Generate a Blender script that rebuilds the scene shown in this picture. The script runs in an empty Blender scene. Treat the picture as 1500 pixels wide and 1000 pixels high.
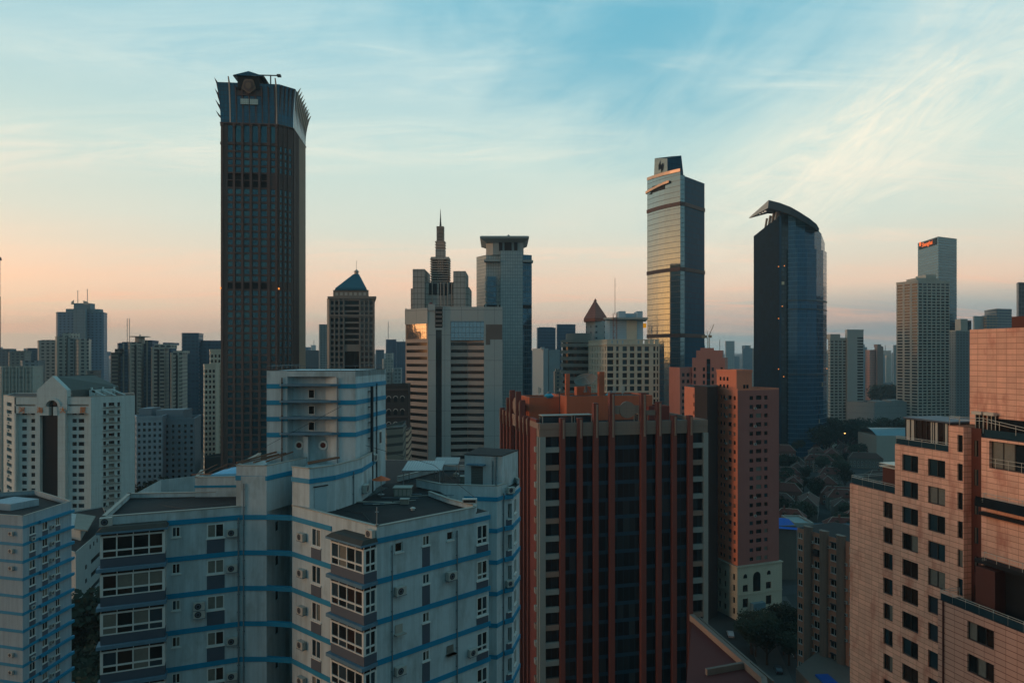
# overall exposure, sky and air settings
EXPO = 0.0; SKYM = 1.0; SUNE = .9; CLOC = (0,0,0); GLOW = 1.0
EAST0 = (118,146,152); EAST1 = (90,142,158); HAZED = 0.00015; HAZEC = (.46,.62,.70,1); FRONT = 1.34
import bpy, math, random
from math import radians as R, sin, cos, pi
from mathutils import Vector, Matrix
random.seed(7)
S = bpy.context.scene
COL = S.collection
# ---------------------------------------------------------------- camera
H = 88.0                      # eye height above the street
cam = bpy.data.cameras.new('camera'); co = bpy.data.objects.new('camera', cam); COL.objects.link(co)
co.location = (0, 0, H); co.rotation_euler = (R(90), 0, 0)
cam.sensor_width = 36; cam.lens = 24; cam.shift_y = 20/1500
cam.clip_start = .5; cam.clip_end = 30000
S.camera = co
S.view_settings.view_transform = 'Standard'; S.view_settings.look = 'None'
S.view_settings.exposure = EXPO; S.view_settings.gamma = 1
# ---------------------------------------------------------------- world: dusk sky
def lin(c): return tuple(((v/255)/12.92 if v/255 <= .04045 else ((v/255+.055)/1.055)**2.4) for v in c[:3]) + (1,)
W = bpy.data.worlds.new('World'); S.world = W; W.use_nodes = True
nt = W.node_tree; N = nt.nodes; N.clear(); LK = nt.links
class G:
    """tiny node-graph helper"""
    def __init__(s, tree): s.t = tree
    def n(s, typ, **kw):
        nd = s.t.nodes.new(typ)
        for k, v in kw.items(): setattr(nd, k, v)
        return nd
    def l(s, a, b): s.t.links.new(a, b)
    def m(s, op, a, b=None, c=None, clamp=False):
        nd = s.n('ShaderNodeMath', operation=op, use_clamp=clamp)
        for i, v in enumerate((a, b, c)):
            if v is None: continue
            if isinstance(v, (int, float)): nd.inputs[i].default_value = v
            else: s.l(v, nd.inputs[i])
        return nd.outputs[0]
    def vm(s, op, a, b=None):
        nd = s.n('ShaderNodeVectorMath', operation=op)
        for i, v in enumerate((a, b)):
            if v is None: continue
            if isinstance(v, (tuple, list)): nd.inputs[i].default_value = v
            else: s.l(v, nd.inputs[i])
        return nd.outputs[1] if op in ('DOT_PRODUCT', 'LENGTH') else nd.outputs[0]
    def mix(s, f, a, b, mode='MIX'):
        nd = s.n('ShaderNodeMix', data_type='RGBA', blend_type=mode)
        for k, v in ((0, f), (6, a), (7, b)):
            if isinstance(v, (int, float)): nd.inputs[k].default_value = v
            elif isinstance(v, (tuple, list)): nd.inputs[k].default_value = v
            else: s.l(v, nd.inputs[k])
        return nd.outputs[2]
    def ramp(s, f, stops, interp='LINEAR'):
        nd = s.n('ShaderNodeValToRGB'); cr = nd.color_ramp; cr.interpolation = interp
        while len(cr.elements) < len(stops): cr.elements.new(.5)
        for e, (p, c) in zip(cr.elements, stops): e.position = p; e.color = c
        s.l(f, nd.inputs[0]); return nd.outputs[0]
    def noise(s, vec, scale, detail=4, rough=.55, dist=0):
        nd = s.n('ShaderNodeTexNoise'); nd.inputs['Scale'].default_value = scale
        nd.inputs['Detail'].default_value = detail; nd.inputs['Roughness'].default_value = rough
        nd.inputs['Distortion'].default_value = dist
        s.l(vec, nd.inputs['Vector']); return nd.outputs[0]
    def sep(s, v):
        nd = s.n('ShaderNodeSeparateXYZ'); s.l(v, nd.inputs[0]); return nd.outputs
    def comb(s, x, y, z=0):
        nd = s.n('ShaderNodeCombineXYZ')
        for i, v in enumerate((x, y, z)):
            if isinstance(v, (int, float)): nd.inputs[i].default_value = v
            else: s.l(v, nd.inputs[i])
        return nd.outputs[0]
SUN_AZ = R(-108); SUN_EL = R(7)        # azimuth from +Y, negative = left of the camera
g = G(nt)
d = g.vm('NORMALIZE', g.n('ShaderNodeTexCoord').outputs['Generated'])
X_, Y_, Z_ = g.sep(d)
sky = g.n('ShaderNodeTexSky', sky_type='NISHITA', sun_disc=False)
sky.sun_elevation = SUN_EL; sky.sun_rotation = SUN_AZ; sky.air_density = 1.5; sky.dust_density = 3
up = g.m('MAXIMUM', Z_, 0)
base = g.ramp(up, [(0, lin((152,168,166))), (.025, lin((166,176,168))), (.06, lin((206,194,174))), (.095, lin((228,200,176))),
    (.135, lin((214,206,188))), (.18, lin((200,209,197))), (.27, lin((186,208,202))), (.37, lin((160,196,202))),
    (.47, lin((140,188,200))), (1, lin((84,144,172)))])
az = g.m('ARCTAN2', X_, Y_); el = g.m('ARCSINE', Z_)
# wedge of clear blue opening upward right of centre, between veils of thin cloud
dw = g.comb(g.m('ADD', g.m('MULTIPLY', az, 1.0), g.m('MULTIPLY', el, .9)), g.m('MULTIPLY', g.m('SUBTRACT', el, g.m('MULTIPLY', az, .5)), 2.6), 0)
wn_ = g.noise(dw, 3.4, 9, .62, 1.2)
wedge = g.m('SUBTRACT', g.m('SUBTRACT', el, .16), g.m('MULTIPLY', g.m('ABSOLUTE', g.m('SUBTRACT', az, .20)), .55))
wedge = g.m('ADD', g.m('MULTIPLY', wedge, 3.2), g.m('MULTIPLY_ADD', wn_, 1.25, -.62))
base = g.mix(g.ramp(wedge, [(0, (0,0,0,1)), (1, (.9,.9,.9,1))], 'EASE'), base, g.mix(g.m('MULTIPLY', el, 2.0, clamp=True), lin((136,186,194)), lin((84,162,186))))
# blue-grey bank low on the right
rbk = g.m('MULTIPLY', g.ramp(az, [(.0, (0,0,0,1)), (.5, (1,1,1,1))]), g.ramp(up, [(0, (1,1,1,1)), (.045, (.95,.95,.95,1)), (.10, (0,0,0,1))], 'EASE'))
base = g.mix(g.m('MULTIPLY', rbk, .85), base, lin((134,156,162)))
# warm glow low on the left, where the sun went down
left = g.m('MULTIPLY_ADD', g.m('ARCTAN2', X_, Y_), -.55, .15, clamp=True)
low = g.m('POWER', g.m('SUBTRACT', 1, up, clamp=True), 5)
gl = g.m('MULTIPLY', left, low)
base = g.mix(g.m('MULTIPLY', gl, .45), base, lin((250,212,165)))
# the bright afterglow itself, well outside the frame on the left
ga = g.m('SUBTRACT', az, R(-92)); gg = g.m('ADD', g.m('POWER', g.m('MULTIPLY', ga, 1.55), 2), g.m('POWER', g.m('MULTIPLY', g.m('MAXIMUM', el, 0), 7.2), 2))
ge = g.m('POWER', 2.718, g.m('MULTIPLY', gg, -1)); glow = g.mix(1, (4.2,1.5,.26,1), ge, 'MULTIPLY')
# thin high cloud
den = g.m('ADD', up, .12)
P = g.comb(g.m('DIVIDE', X_, den), g.m('DIVIDE', Y_, den), 0)
mp = g.n('ShaderNodeMapping'); mp.inputs['Rotation'].default_value = (0, 0, R(-38)); mp.inputs['Scale'].default_value = (.55, 1.9, 1)
mp.inputs['Location'].default_value = CLOC
g.l(P, mp.inputs[0])
c1 = g.noise(mp.outputs[0], .8, 5, .55, .8)
c2 = g.noise(mp.outputs[0], 2.6, 10, .66, 1.4)
c3 = g.noise(P, .42, 3, .5, .3)
cm = g.m('MULTIPLY', g.ramp(c1, [(.42, (0,0,0,1)), (.68, (1,1,1,1))], 'EASE'), g.ramp(c2, [(.36, (0,0,0,1)), (.72, (1,1,1,1))]))
cm = g.m('ADD', cm, g.m('MULTIPLY', g.ramp(c3, [(.45, (0,0,0,1)), (.75, (1,1,1,1))], 'EASE'), .45), clamp=True)
# the right-hand streaks of cirrus
sx = g.m('SUBTRACT', az, .48); sy = g.m('SUBTRACT', el, .27)
ca, sa = cos(.50), sin(.50)
ra = g.m('ADD', g.m('MULTIPLY', sx, ca), g.m('MULTIPLY', sy, sa))
rb = g.m('SUBTRACT', g.m('MULTIPLY', sy, ca), g.m('MULTIPLY', sx, sa))
strk = g.noise(g.comb(g.m('MULTIPLY', ra, 7), g.m('MULTIPLY', rb, 24), 3.3), 1.0, 9, .68, 1.6)
env = g.m('POWER', 2.718, g.m('MULTIPLY', g.m('ADD', g.m('POWER', g.m('MULTIPLY', ra, 4.6), 2), g.m('POWER', g.m('MULTIPLY', g.m('ADD', rb, g.m('MULTIPLY_ADD', wn_, .12, -.06)), 15), 2)), -1))
cm2 = g.m('MULTIPLY', env, g.ramp(strk, [(.3, (0,0,0,1)), (.66, (1,1,1,1))]))
ccol = g.ramp(up, [(0, lin((180,165,152))), (.06, lin((250,184,150))), (.11, lin((250,196,162))), (.17, lin((236,218,196))), (.32, lin((222,226,212))), (.5, lin((198,218,216)))])
base = g.mix(g.m('MULTIPLY', cm, .7), base, ccol)
base = g.mix(g.m('MULTIPLY', cm2, .85, clamp=True), base, lin((240,230,208)))
# long flat bank of dusky cloud just above the horizon
bk = g.noise(g.comb(g.m('MULTIPLY', az, 2.2), g.m('MULTIPLY', el, 26), 1.0), 1.0, 5, .55, .5)
bm = g.m('MULTIPLY', g.ramp(bk, [(.45, (0,0,0,1)), (.62, (1,1,1,1))], 'EASE'), g.ramp(up, [(0, (1,1,1,1)), (.03, (1,1,1,1)), (.12, (0,0,0,1))]))
base = g.mix(g.m('MULTIPLY', bm, .45), base, lin((236,190,164)))
# darker, bluer sky in the east behind the viewer
bh = g.ramp(g.m('MULTIPLY_ADD', Y_, -.5, .5), [(.38, (0,0,0,1)), (.85, (1,1,1,1))], 'EASE')
east = g.mix(g.ramp(up, [(0, (0,0,0,1)), (.4, (1,1,1,1))]), lin(EAST0), lin(EAST1))
base = g.mix(g.m('MULTIPLY', bh, .9), base, east)
base = g.mix(g.ramp(Z_, [(.0, (1,1,1,1)), (.001, (0,0,0,1))]), base, lin((60,70,74)))
base = g.vm('SCALE', base); base.node.inputs['Scale'].default_value = 1
fr_ = g.ramp(g.m('MULTIPLY_ADD', Y_, .5, .5), [(.5, (1,1,1,1)), (.8, (FRONT,FRONT,FRONT,1))])
base = g.mix(1, base, fr_, 'MULTIPLY')
base = g.mix(GLOW, base, glow, 'ADD')
ten = g.vm('SCALE', base); ten.node.inputs['Scale'].default_value = 10
full = g.mix(.94, sky.outputs[0], ten)
bg = g.n('ShaderNodeBackground'); bg.inputs[1].default_value = .1 * SKYM
g.l(full, bg.inputs[0])
wo = g.n('ShaderNodeOutputWorld'); g.l(bg.outputs[0], wo.inputs[0])
# ---------------------------------------------------------------- sun (the last warm light, low on the left)
sl = bpy.data.lights.new('sun', 'SUN'); sl.energy = SUNE; sl.angle = R(16); sl.color = (1, .56, .32)
so = bpy.data.objects.new('sun', sl); COL.objects.link(so)
sd = Vector((sin(SUN_AZ)*cos(SUN_EL), cos(SUN_AZ)*cos(SUN_EL), sin(SUN_EL)))
so.rotation_euler = (-sd).to_track_quat('-Z', 'Y').to_euler(); so.location = sd*500
# ---------------------------------------------------------------- materials
MATS = {}
def mat(name, col, rough=.85, metal=0, spec=.4, grid=None, lcol=None, lrough=None, lmetal=0, cell=0, var=.12, nscale=.25, streak=0, stain=None, uv=False, lightc=None, bump=0, emis=None, offs=(0, 0), bands=None, cellcol=None):
    """wall / glass / roof material. grid=(w,h,line width u,line width v): joints, mullions or piers of colour lcol;
    cell = tone change from pane to pane; var/streak = weathering; bands=(period,width,colour,offset)"""
    if name in MATS: return MATS[name]
    M = bpy.data.materials.new(name); M.use_nodes = True; t = M.node_tree; t.nodes.clear(); g = G(t)
    out = g.n('ShaderNodeOutputMaterial'); b = g.n('ShaderNodeBsdfPrincipled'); g.l(b.outputs[0], out.inputs[0])
    tc = g.n('ShaderNodeTexCoord'); P = tc.outputs['Object']
    c = lin(col); colr = None
    if var or streak:
        a = g.noise(P, nscale, 5, .6)
        f = g.m('MULTIPLY_ADD', a, 2*var, 1-var)
        a2 = g.noise(P, nscale*9, 3, .6); f = g.m('MULTIPLY', f, g.m('MULTIPLY_ADD', a2, var, 1-var*.5))
        if streak:
            st = g.noise(g.vm('MULTIPLY', P, (1.6, 1.6, .09)), 1.0, 8, .72)
            f = g.m('MULTIPLY', f, g.m('SUBTRACT', 1, g.m('MULTIPLY', g.ramp(st, [(.45, (0,0,0,1)), (.75, (1,1,1,1))]), streak)))
        colr = g.vm('SCALE', g.mix(0, c, c)); 
        g.l(f, colr.node.inputs['Scale'])
    else: colr = g.mix(0, c, c)
    rgh = rough; met = metal
    if grid or bands:
        if uv:
            U, V, _ = g.sep(tc.outputs['UV'])
        else:
            nrm = g.n('ShaderNodeNewGeometry').outputs['True Normal']
            T = g.vm('NORMALIZE', g.vm('CROSS_PRODUCT', (0, 0, 1), nrm)); T.node.inputs[0].default_value = (0, 0, 1)
            U = g.vm('DOT_PRODUCT', P, T); V = g.sep(P)[2]
    if grid:
        w, h, lu, lv = grid
        ku = g.m('ADD', g.m('DIVIDE', U, w), 500+offs[0]); kv = g.m('ADD', g.m('DIVIDE', V, h), 500+offs[1])
        mu = g.m('LESS_THAN', g.m('FRACT', ku), lu/w) if lu else None
        mv = g.m('LESS_THAN', g.m('FRACT', kv), lv/h) if lv else None
        mk = g.m('MAXIMUM', mu, mv) if (mu is not None and mv is not None) else (mu if mu is not None else mv)
        if cell:
            wn = g.n('ShaderNodeTexWhiteNoise', noise_dimensions='3D')
            g.l(g.comb(g.m('FLOOR', ku), g.m('FLOOR', kv), 0), wn.inputs[0])
            if cellcol: colr = g.mix(g.m('MULTIPLY', g.m('POWER', wn.outputs[0], 3), cell), colr, lin(cellcol))
            else:
                cc = g.vm('SCALE', colr); g.l(g.m('MULTIPLY_ADD', wn.outputs[0], 2*cell, 1-cell), cc.node.inputs['Scale']); colr = cc
            if lightc:
                colr = g.mix(g.m('GREATER_THAN', wn.outputs[0], 1-lightc), colr, lin((214,190,150)))
        L = lin(lcol); lc = g.vm('SCALE', g.mix(0, L, L)); nn = g.noise(P, nscale, 4, .6); g.l(g.m('MULTIPLY_ADD', nn, .3, .85), lc.node.inputs['Scale'])
        colr = g.mix(mk, colr, lc)
        if lrough is not None: rgh = g.m('MULTIPLY_ADD', mk, lrough-rough, rough)
        if lmetal != metal: met = g.m('MULTIPLY_ADD', mk, lmetal-metal, metal)
    if bands:
        p, w, bc, o = bands
        mb = g.m('LESS_THAN', g.m('FRACT', g.m('ADD', g.m('DIVIDE', V, p), 500+o)), w/p)
        colr = g.mix(mb, colr, lin(bc))
    if stain:
        sn = g.noise(g.vm('MULTIPLY', P, (.6, .6, .25)), 1.0, 5, .6)
        colr = g.mix(g.m('MULTIPLY', g.ramp(sn, [(.52, (0,0,0,1)), (.7, (1,1,1,1))]), .7), colr, lin(stain))
    g.l(colr, b.inputs['Base Color'])
    for k, v in (('Roughness', rgh), ('Metallic', met)):
        if isinstance(v, (int, float)): b.inputs[k].default_value = v
        else: g.l(v, b.inputs[k])
    b.inputs['Specular IOR Level'].default_value = spec
    if bump:
        bn = g.n('ShaderNodeBump'); bn.inputs['Strength'].default_value = bump; bn.inputs['Distance'].default_value = .3
        g.l(g.noise(P, .35, 2, .5), bn.inputs['Height']); g.l(bn.outputs[0], b.inputs['Normal'])
    if emis: b.inputs['Emission Color'].default_value = lin(emis[0]); b.inputs['Emission Strength'].default_value = emis[1]
    MATS[name] = M; return M
# ---------------------------------------------------------------- geometry helpers
def px(x, Y): return (x-750)/1000*Y
def pz(y, Y): return H + (520-y)/1000*Y
def pt(x, Y): return (px(x, Y), Y)
def ray(A, B, x):
    """point on the ground line A->B seen at picture column x"""
    k = (x-750)/1000; dx, dy = B[0]-A[0], B[1]-A[1]
    t = (k*A[1]-A[0])/(dx-k*dy); return (A[0]+dx*t, A[1]+dy*t)
def upx(A, B, x):
    Q = ray(A, B, x); return math.hypot(Q[0]-A[0], Q[1]-A[1]) * (1 if (Q[0]-A[0])*(B[0]-A[0])+(Q[1]-A[1])*(B[1]-A[1]) > 0 else -1)
def dist(A, B): return math.hypot(A[0]-B[0], A[1]-B[1])
def go(A, ang, L): return (A[0]+cos(R(ang))*L, A[1]+sin(R(ang))*L)
def inset(poly, t):
    n = len(poly); out = []
    for i in range(n):
        a, b, c = poly[i-1], poly[i], poly[(i+1) % n]
        d1 = (b[0]-a[0], b[1]-a[1]); l1 = math.hypot(*d1) or 1; d2 = (c[0]-b[0], c[1]-b[1]); l2 = math.hypot(*d2) or 1
        n1 = (-d1[1]/l1, d1[0]/l1); n2 = (-d2[1]/l2, d2[0]/l2)
        k = 1 + n1[0]*n2[0]+n1[1]*n2[1]
        k = max(k, .3)
        out.append((b[0]+t*(n1[0]+n2[0])/k, b[1]+t*(n1[1]+n2[1])/k))
    return out
class MB:
    def __init__(s): s.v = []; s.f = []; s.m = []; s.uv = []
    def q(s, pts, m=0, uv=None):
        i = len(s.v); s.v += [tuple(p) for p in pts]; s.f.append(tuple(range(i, i+len(pts)))); s.m.append(m); s.uv.append(uv)
    def box(s, x0, x1, y0, y1, z0, z1, m=0): s.pr([(x0,y0),(x1,y0),(x1,y1),(x0,y1)], z0, z1, m)
    def pr(s, poly, z0, z1, m=0, top=None, bottom=True, u0=0):
        n = len(poly); u = u0
        for i in range(n):
            a, b = poly[i], poly[(i+1) % n]; L = dist(a, b)
            s.q([(a[0],a[1],z0),(b[0],b[1],z0),(b[0],b[1],z1),(a[0],a[1],z1)], m, ((u,z0),(u+L,z0),(u+L,z1),(u,z1))); u += L
        s.q([(p[0],p[1],z1) for p in poly], m if top is None else top)
        if bottom: s.q([(p[0],p[1],z0) for p in reversed(poly)], m)
    def loft(s, rings, m=0, cap=True):
        """rings: list of (polygon, z)"""
        for (pa, za), (pb, zb) in zip(rings, rings[1:]):
            n = len(pa)
            for i in range(n):
                j = (i+1) % n
                s.q([(*pa[i],za),(*pa[j],za),(*pb[j],zb),(*pb[i],zb)], m)
        if cap: s.q([(*p, rings[-1][1]) for p in rings[-1][0]], m); s.q([(*p, rings[0][1]) for p in reversed(rings[0][0])], m)
    def ob(s, A, B, u0, u1, y0, y1, z0, z1, m=0):
        """box in the frame of wall A->B: u along it, y inward"""
        L = dist(A, B); dx, dy = (B[0]-A[0])/L, (B[1]-A[1])/L
        w = lambda u, y: (A[0]+dx*u-dy*y, A[1]+dy*u+dx*y)
        s.pr([w(u0,y0), w(u1,y0), w(u1,y1), w(u0,y1)], z0, z1, m)
    def ring(s, poly, t, z0, z1, m=0):
        ins = inset(poly, t); n = len(poly)
        for i in range(n):
            j = (i+1) % n; a, b, c, e = poly[i], poly[j], ins[j], ins[i]
            s.q([(*a,z0),(*b,z0),(*b,z1),(*a,z1)], m); s.q([(*c,z0),(*e,z0),(*e,z1),(*c,z1)], m)
            s.q([(*a,z1),(*b,z1),(*c,z1),(*e,z1)], m); s.q([(*e,z0),(*c,z0),(*b,z0),(*a,z0)], m)
    def tube(s, pts, r, m=0, n=6):
        pts = [Vector(p) for p in pts]
        for a, b in zip(pts, pts[1:]):
            d = (b-a).normalized(); o = d.orthogonal().normalized(); e = d.cross(o); i = len(s.v)
            for p in (a, b):
                for k in range(n):
                    s.v.append(tuple(p + r*(o*cos(2*pi*k/n)+e*sin(2*pi*k/n))))
            for k in range(n):
                s.f.append((i+k, i+(k+1) % n, i+n+(k+1) % n, i+n+k)); s.m.append(m); s.uv.append(None)
            for rr in (range(i+n-1, i-1, -1), range(i+n, i+2*n)): s.f.append(tuple(rr)); s.m.append(m); s.uv.append(None)
    def cone(s, c, r0, r1, z0, z1, m=0, n=16, ph=0):
        ring = lambda r, z: [(c[0]+r*cos(2*pi*k/n+ph), c[1]+r*sin(2*pi*k/n+ph)) for k in range(n)]
        s.loft([(ring(max(r0,.001), z0), z0), (ring(max(r1,.001), z1), z1)], m)
    def wall(s, A, B, z0, z1, holes, m=0, depth=.2, mr=None):
        """wall A->B with real openings (u0,u1,z0,z1) and their reveals"""
        L = dist(A, B); dx, dy = (B[0]-A[0])/L, (B[1]-A[1])/L
        us = sorted({0, L, *[round(h[0], 4) for h in holes], *[round(h[1], 4) for h in holes]})
        W = lambda u, y, z: (A[0]+dx*u-dy*y, A[1]+dy*u+dx*y, z)
        mr = m if mr is None else mr
        for ua, ub in zip(us, us[1:]):
            if ub-ua < 1e-4: continue
            um = (ua+ub)/2
            cs = sorted([h for h in holes if h[0] < um < h[1]], key=lambda h: h[2]); z = z0
            for h in cs:
                if h[2] > z+1e-4: s.q([W(ua,0,z), W(ub,0,z), W(ub,0,h[2]), W(ua,0,h[2])], m, ((ua,z),(ub,z),(ub,h[2]),(ua,h[2])))
                z = max(z, h[3])
            if z < z1-1e-4: s.q([W(ua,0,z), W(ub,0,z), W(ub,0,z1), W(ua,0,z1)], m, ((ua,z),(ub,z),(ub,z1),(ua,z1)))
        for a, b, c, e in holes:
            D = depth
            s.q([W(a,0,c), W(a,D,c), W(a,D,e), W(a,0,e)], mr); s.q([W(b,D,c), W(b,0,c), W(b,0,e), W(b,D,e)], mr)
            s.q([W(a,0,c), W(b,0,c), W(b,D,c), W(a,D,c)], mr); s.q([W(a,D,e), W(b,D,e), W(b,0,e), W(a,0,e)], mr)
    def mesh(s, name, mats, off=(0,0,0), smooth=False):
        me = bpy.data.meshes.new(name)
        me.from_pydata([(x-off[0], y-off[1], z-off[2]) for x, y, z in s.v], [], s.f)
        for mm in (mats if isinstance(mats, (list, tuple)) else [mats]): me.materials.append(mm)
        me.polygons.foreach_set('material_index', s.m)
        if any(s.uv):
            uvl = me.uv_layers.new(name='UVMap'); k = 0; data = [0.0]*(2*len(me.loops))
            for f, u in zip(s.f, s.uv):
                for j in range(len(f)):
                    if u: data[2*k] = u[j][0]-0; data[2*k+1] = u[j][1]
                    k += 1
            uvl.data.foreach_set('uv', data)
        if smooth: me.polygons.foreach_set('use_smooth', [True]*len(me.polygons))
        me.update(); return me
def tag(o, label, cat, group=None, kind=None):
    if label: o['label'] = label
    if cat: o['category'] = cat
    if group: o['group'] = group
    if kind: o['kind'] = kind
    return o
def solo(name, mb, mats, label=None, cat=None, group=None, kind=None, base=None, smooth=False):
    off = base or (0,0,0)
    o = bpy.data.objects.new(name, mb.mesh(name, mats, off, smooth)); COL.objects.link(o); o.location = off
    return tag(o, label, cat, group, kind)
GLA = None
class Thing:
    def __init__(s, name, label, cat, at, group=None, wallm=None):
        s.o = bpy.data.objects.new(name, None); COL.objects.link(s.o); s.o.location = (at[0], at[1], at[2] if len(at) > 2 else 0)
        s.o.empty_display_size = 2; s.off = tuple(s.o.location); tag(s.o, label, cat, group); s.w = MB(); s.wallm = wallm; s.wins = []
    def part(s, name, mb, mats, parent=None, smooth=False, label=None, kind=None):
        off = s.off
        if parent is not None and parent is not s.o: off = tuple(Vector(s.off)+parent.location)
        o = bpy.data.objects.new(name, mb.mesh(name, mats, off, smooth)); COL.objects.link(o); o.parent = parent or s.o
        if label: o['label'] = label
        if kind: o['kind'] = kind
        return o
    def face(s, A, B, z0, z1, holes=(), style='p', depth=.25, pal='std', m=0, mr=None, wins=True):
        s.w.wall(A, B, z0, z1, list(holes), m, depth, mr)
        if wins: s.windows(A, B, holes, style, depth, pal)
    def windows(s, A, B, holes, style='p', depth=.25, pal='std'):
        L = dist(A, B); dx, dy = (B[0]-A[0])/L, (B[1]-A[1])/L; th = math.atan2(dy, dx)
        for (a, b, c, e) in holes:
            uc = (a+b)/2; P = (A[0]+dx*uc, A[1]+dy*uc, c)
            s.wins.append((P, th, round(b-a, 2), round(e-c, 2), style, depth, pal))
    def finish(s, name='window', limit=100):
        if s.w.v: s.part('wall', s.w, s.wallm)
        eye = Vector((0,0,H))
        ws = sorted(s.wins, key=lambda w: (Vector(w[0])-eye).length/math.sqrt(w[2]*w[3]))
        limit = 115 if len(ws) <= 115 else limit; rest = ws[limit:]; ws = ws[:limit]
        for P, th, w, h, st, dp, pal in ws:
            fr, pn = winmesh(w, h, st, dp, pal)
            loc = tuple(P[i]-s.off[i] for i in range(3))
            if fr:
                o = bpy.data.objects.new(name, fr); COL.objects.link(o); o.parent = s.o; o.location = loc; o.rotation_euler = (0,0,th)
                c = bpy.data.objects.new('pane', pn); COL.objects.link(c); c.parent = o
            else:
                o = bpy.data.objects.new(name, pn); COL.objects.link(o); o.parent = s.o; o.location = loc; o.rotation_euler = (0,0,th)
        if rest:
            mb = MB(); mats = []
            for P, th, w, h, st, dp, pal in rest:
                for me in winmesh(w, h, st, dp, pal):
                    if not me: continue
                    mi = {}
                    for k, mm in enumerate(me.materials):
                        if mm not in mats: mats.append(mm)
                        mi[k] = mats.index(mm)
                    i = len(mb.v); c_, s_ = cos(th), sin(th)
                    for v in me.vertices:
                        x, y, z = v.co; mb.v.append((P[0]+c_*x-s_*y, P[1]+s_*x+c_*y, P[2]+z))
                    for p in me.polygons:
                        mb.f.append(tuple(i+k for k in p.vertices)); mb.m.append(mi[p.material_index]); mb.uv.append(None)
            s.part(name, mb, mats, kind='stuff')
        return s.o
def gl(name, col, rough=.08, **k): return mat(name, col, rough, 0, .6, var=.25, nscale=.5, **k)
g_dark = gl('glass_dark', (26,30,32)); g_blue = gl('glass_bluegrey', (48,62,70)); g_cur = mat('curtained_glass', (112,112,104), .25, 0, .6, var=.3, nscale=2)
g_teal = gl('glass_teal', (36,58,66)); g_brn = gl('glass_brown', (46,36,32)); g_warm = mat('glass_warm', (120,64,34), .3, 0, .6, var=.3)
wframe = mat('window_frame_white', (196,202,198), .5, var=.08); dframe = mat('window_frame_dark', (44,44,44), .5, var=.1)
PAL = dict(blinds=[g_dark, g_dark, g_blue, g_teal], std=[g_dark, g_dark, g_blue, g_dark, g_teal], home=[g_dark, g_dark, g_blue, g_cur, g_brn, g_dark, g_teal, g_cur], dark=[g_dark, g_brn, g_dark],
    teal=[g_teal, g_blue, g_teal, g_dark])
WM = {}
def winmesh(w, h, st, dp, pal):
    """window meshes: st 'p' pane only; 'wNM' white frame N x M lights; 'dNM' dark frame"""
    var = random.randrange(6); key = (w, h, st, round(dp, 2), pal, var)
    if key in WM: return WM[key]
    P = PAL[pal]; mb = MB()
    if st == 'p':
        mb.q([(-w/2,dp-.02,0),(w/2,dp-.02,0),(w/2,dp-.02,h),(-w/2,dp-.02,h)])
        WM[key] = (None, mb.mesh('window', [random.choice(P)])); return WM[key]
    nx, nz = int(st[1]), int(st[2]); fm = wframe if st[0] == 'w' else dframe; t = min(.09, w*.09) if w < 3 else .1
    y0, y1 = dp-.12, dp-.03
    fr = MB(); zs = [0, h] if nz == 1 else [0, h*.28, h]
    fr.box(-w/2, w/2, y0, y1, 0, t); fr.box(-w/2, w/2, y0, y1, h-t, h); fr.box(-w/2, -w/2+t, y0-.003, y1, t, h-t); fr.box(w/2-t, w/2, y0-.003, y1, t, h-t)
    for k in range(1, nx): x = -w/2+w*k/nx; fr.box(x-t*.5, x+t*.5, y0-.003, y1, t, h-t)
    if nz == 2: fr.box(-w/2+t, w/2-t, y0-.006, y1, zs[1]-t*.6, zs[1]+t*.6)
    if st[0] == 'w': fr.box(-w/2-.08, w/2+.08, -.10, .0-.003, -.09, -.003)
    mats = []
    for k in range(nx):
        xa, xb = -w/2+w*k/nx, -w/2+w*(k+1)/nx
        for za, zb in zip(zs, zs[1:]):
            mm = random.choice(P)
            if mm not in mats: mats.append(mm)
            mb.q([(xa,dp-.05,za),(xb,dp-.05,za),(xb,dp-.05,zb),(xa,dp-.05,zb)], mats.index(mm))
    WM[key] = (fr.mesh('window', [fm]), mb.mesh('pane', mats)); return WM[key]
def grid(L, z0, z1, fh, cols, h, sill, frac=True, skip=None):
    """openings: floors of height fh counted down from z1; cols = [(centre, width)] as fractions of L or metres"""
    out = []; k = 0; z = z1-fh
    while z >= z0-.01:
        if not (skip and k in skip):
            for c, w in cols:
                cc = c*L if frac else c
                if cc-w/2 > .05 and cc+w/2 < L-.05: out.append((cc-w/2, cc+w/2, z+sill, z+sill+h))
        z -= fh; k += 1
    return out
def even(n, L, w): return [((i+.5)/n, w) for i in range(n)]
# ---------------------------------------------------------------- common materials
m_white = mat('painted_render_grey_white', (172,190,194), .85, streak=.36, var=.16, stain=(128,138,136))
m_bluep = mat('blue_paint', (0,126,162), .6, streak=.15, var=.15)
m_ledge = mat('ledge_concrete', (88,122,140), .85, streak=.2)
m_slate = mat('slate_panel', (72,84,96), .6, var=.12)
m_dirty = mat('weathered_concrete', (124,128,120), .9, var=.25, streak=.3)
m_deck = mat('roof_felt', (27,28,30), .9, var=.5, nscale=.25, stain=(40,42,42))
m_cap = mat('parapet_cap', (150,150,142), .85, var=.2, nscale=1)
m_rust = mat('rusty_rail', (120,84,66), .8, var=.3)
m_pipe = mat('dark_pipe', (42,48,52), .6, var=.1)
m_pipeg = mat('grey_pipe', (104,118,124), .6, var=.1)
m_acw = mat('air_conditioner_casing', (164,168,162), .5, var=.1)
m_fan = mat('fan_grille', (30,32,34), .5, var=.1)
m_steel = mat('galvanised_steel', (150,156,158), .45, metal=.6, var=.1)
m_dark = mat('dark_interior', (24,26,28), .9)
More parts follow.
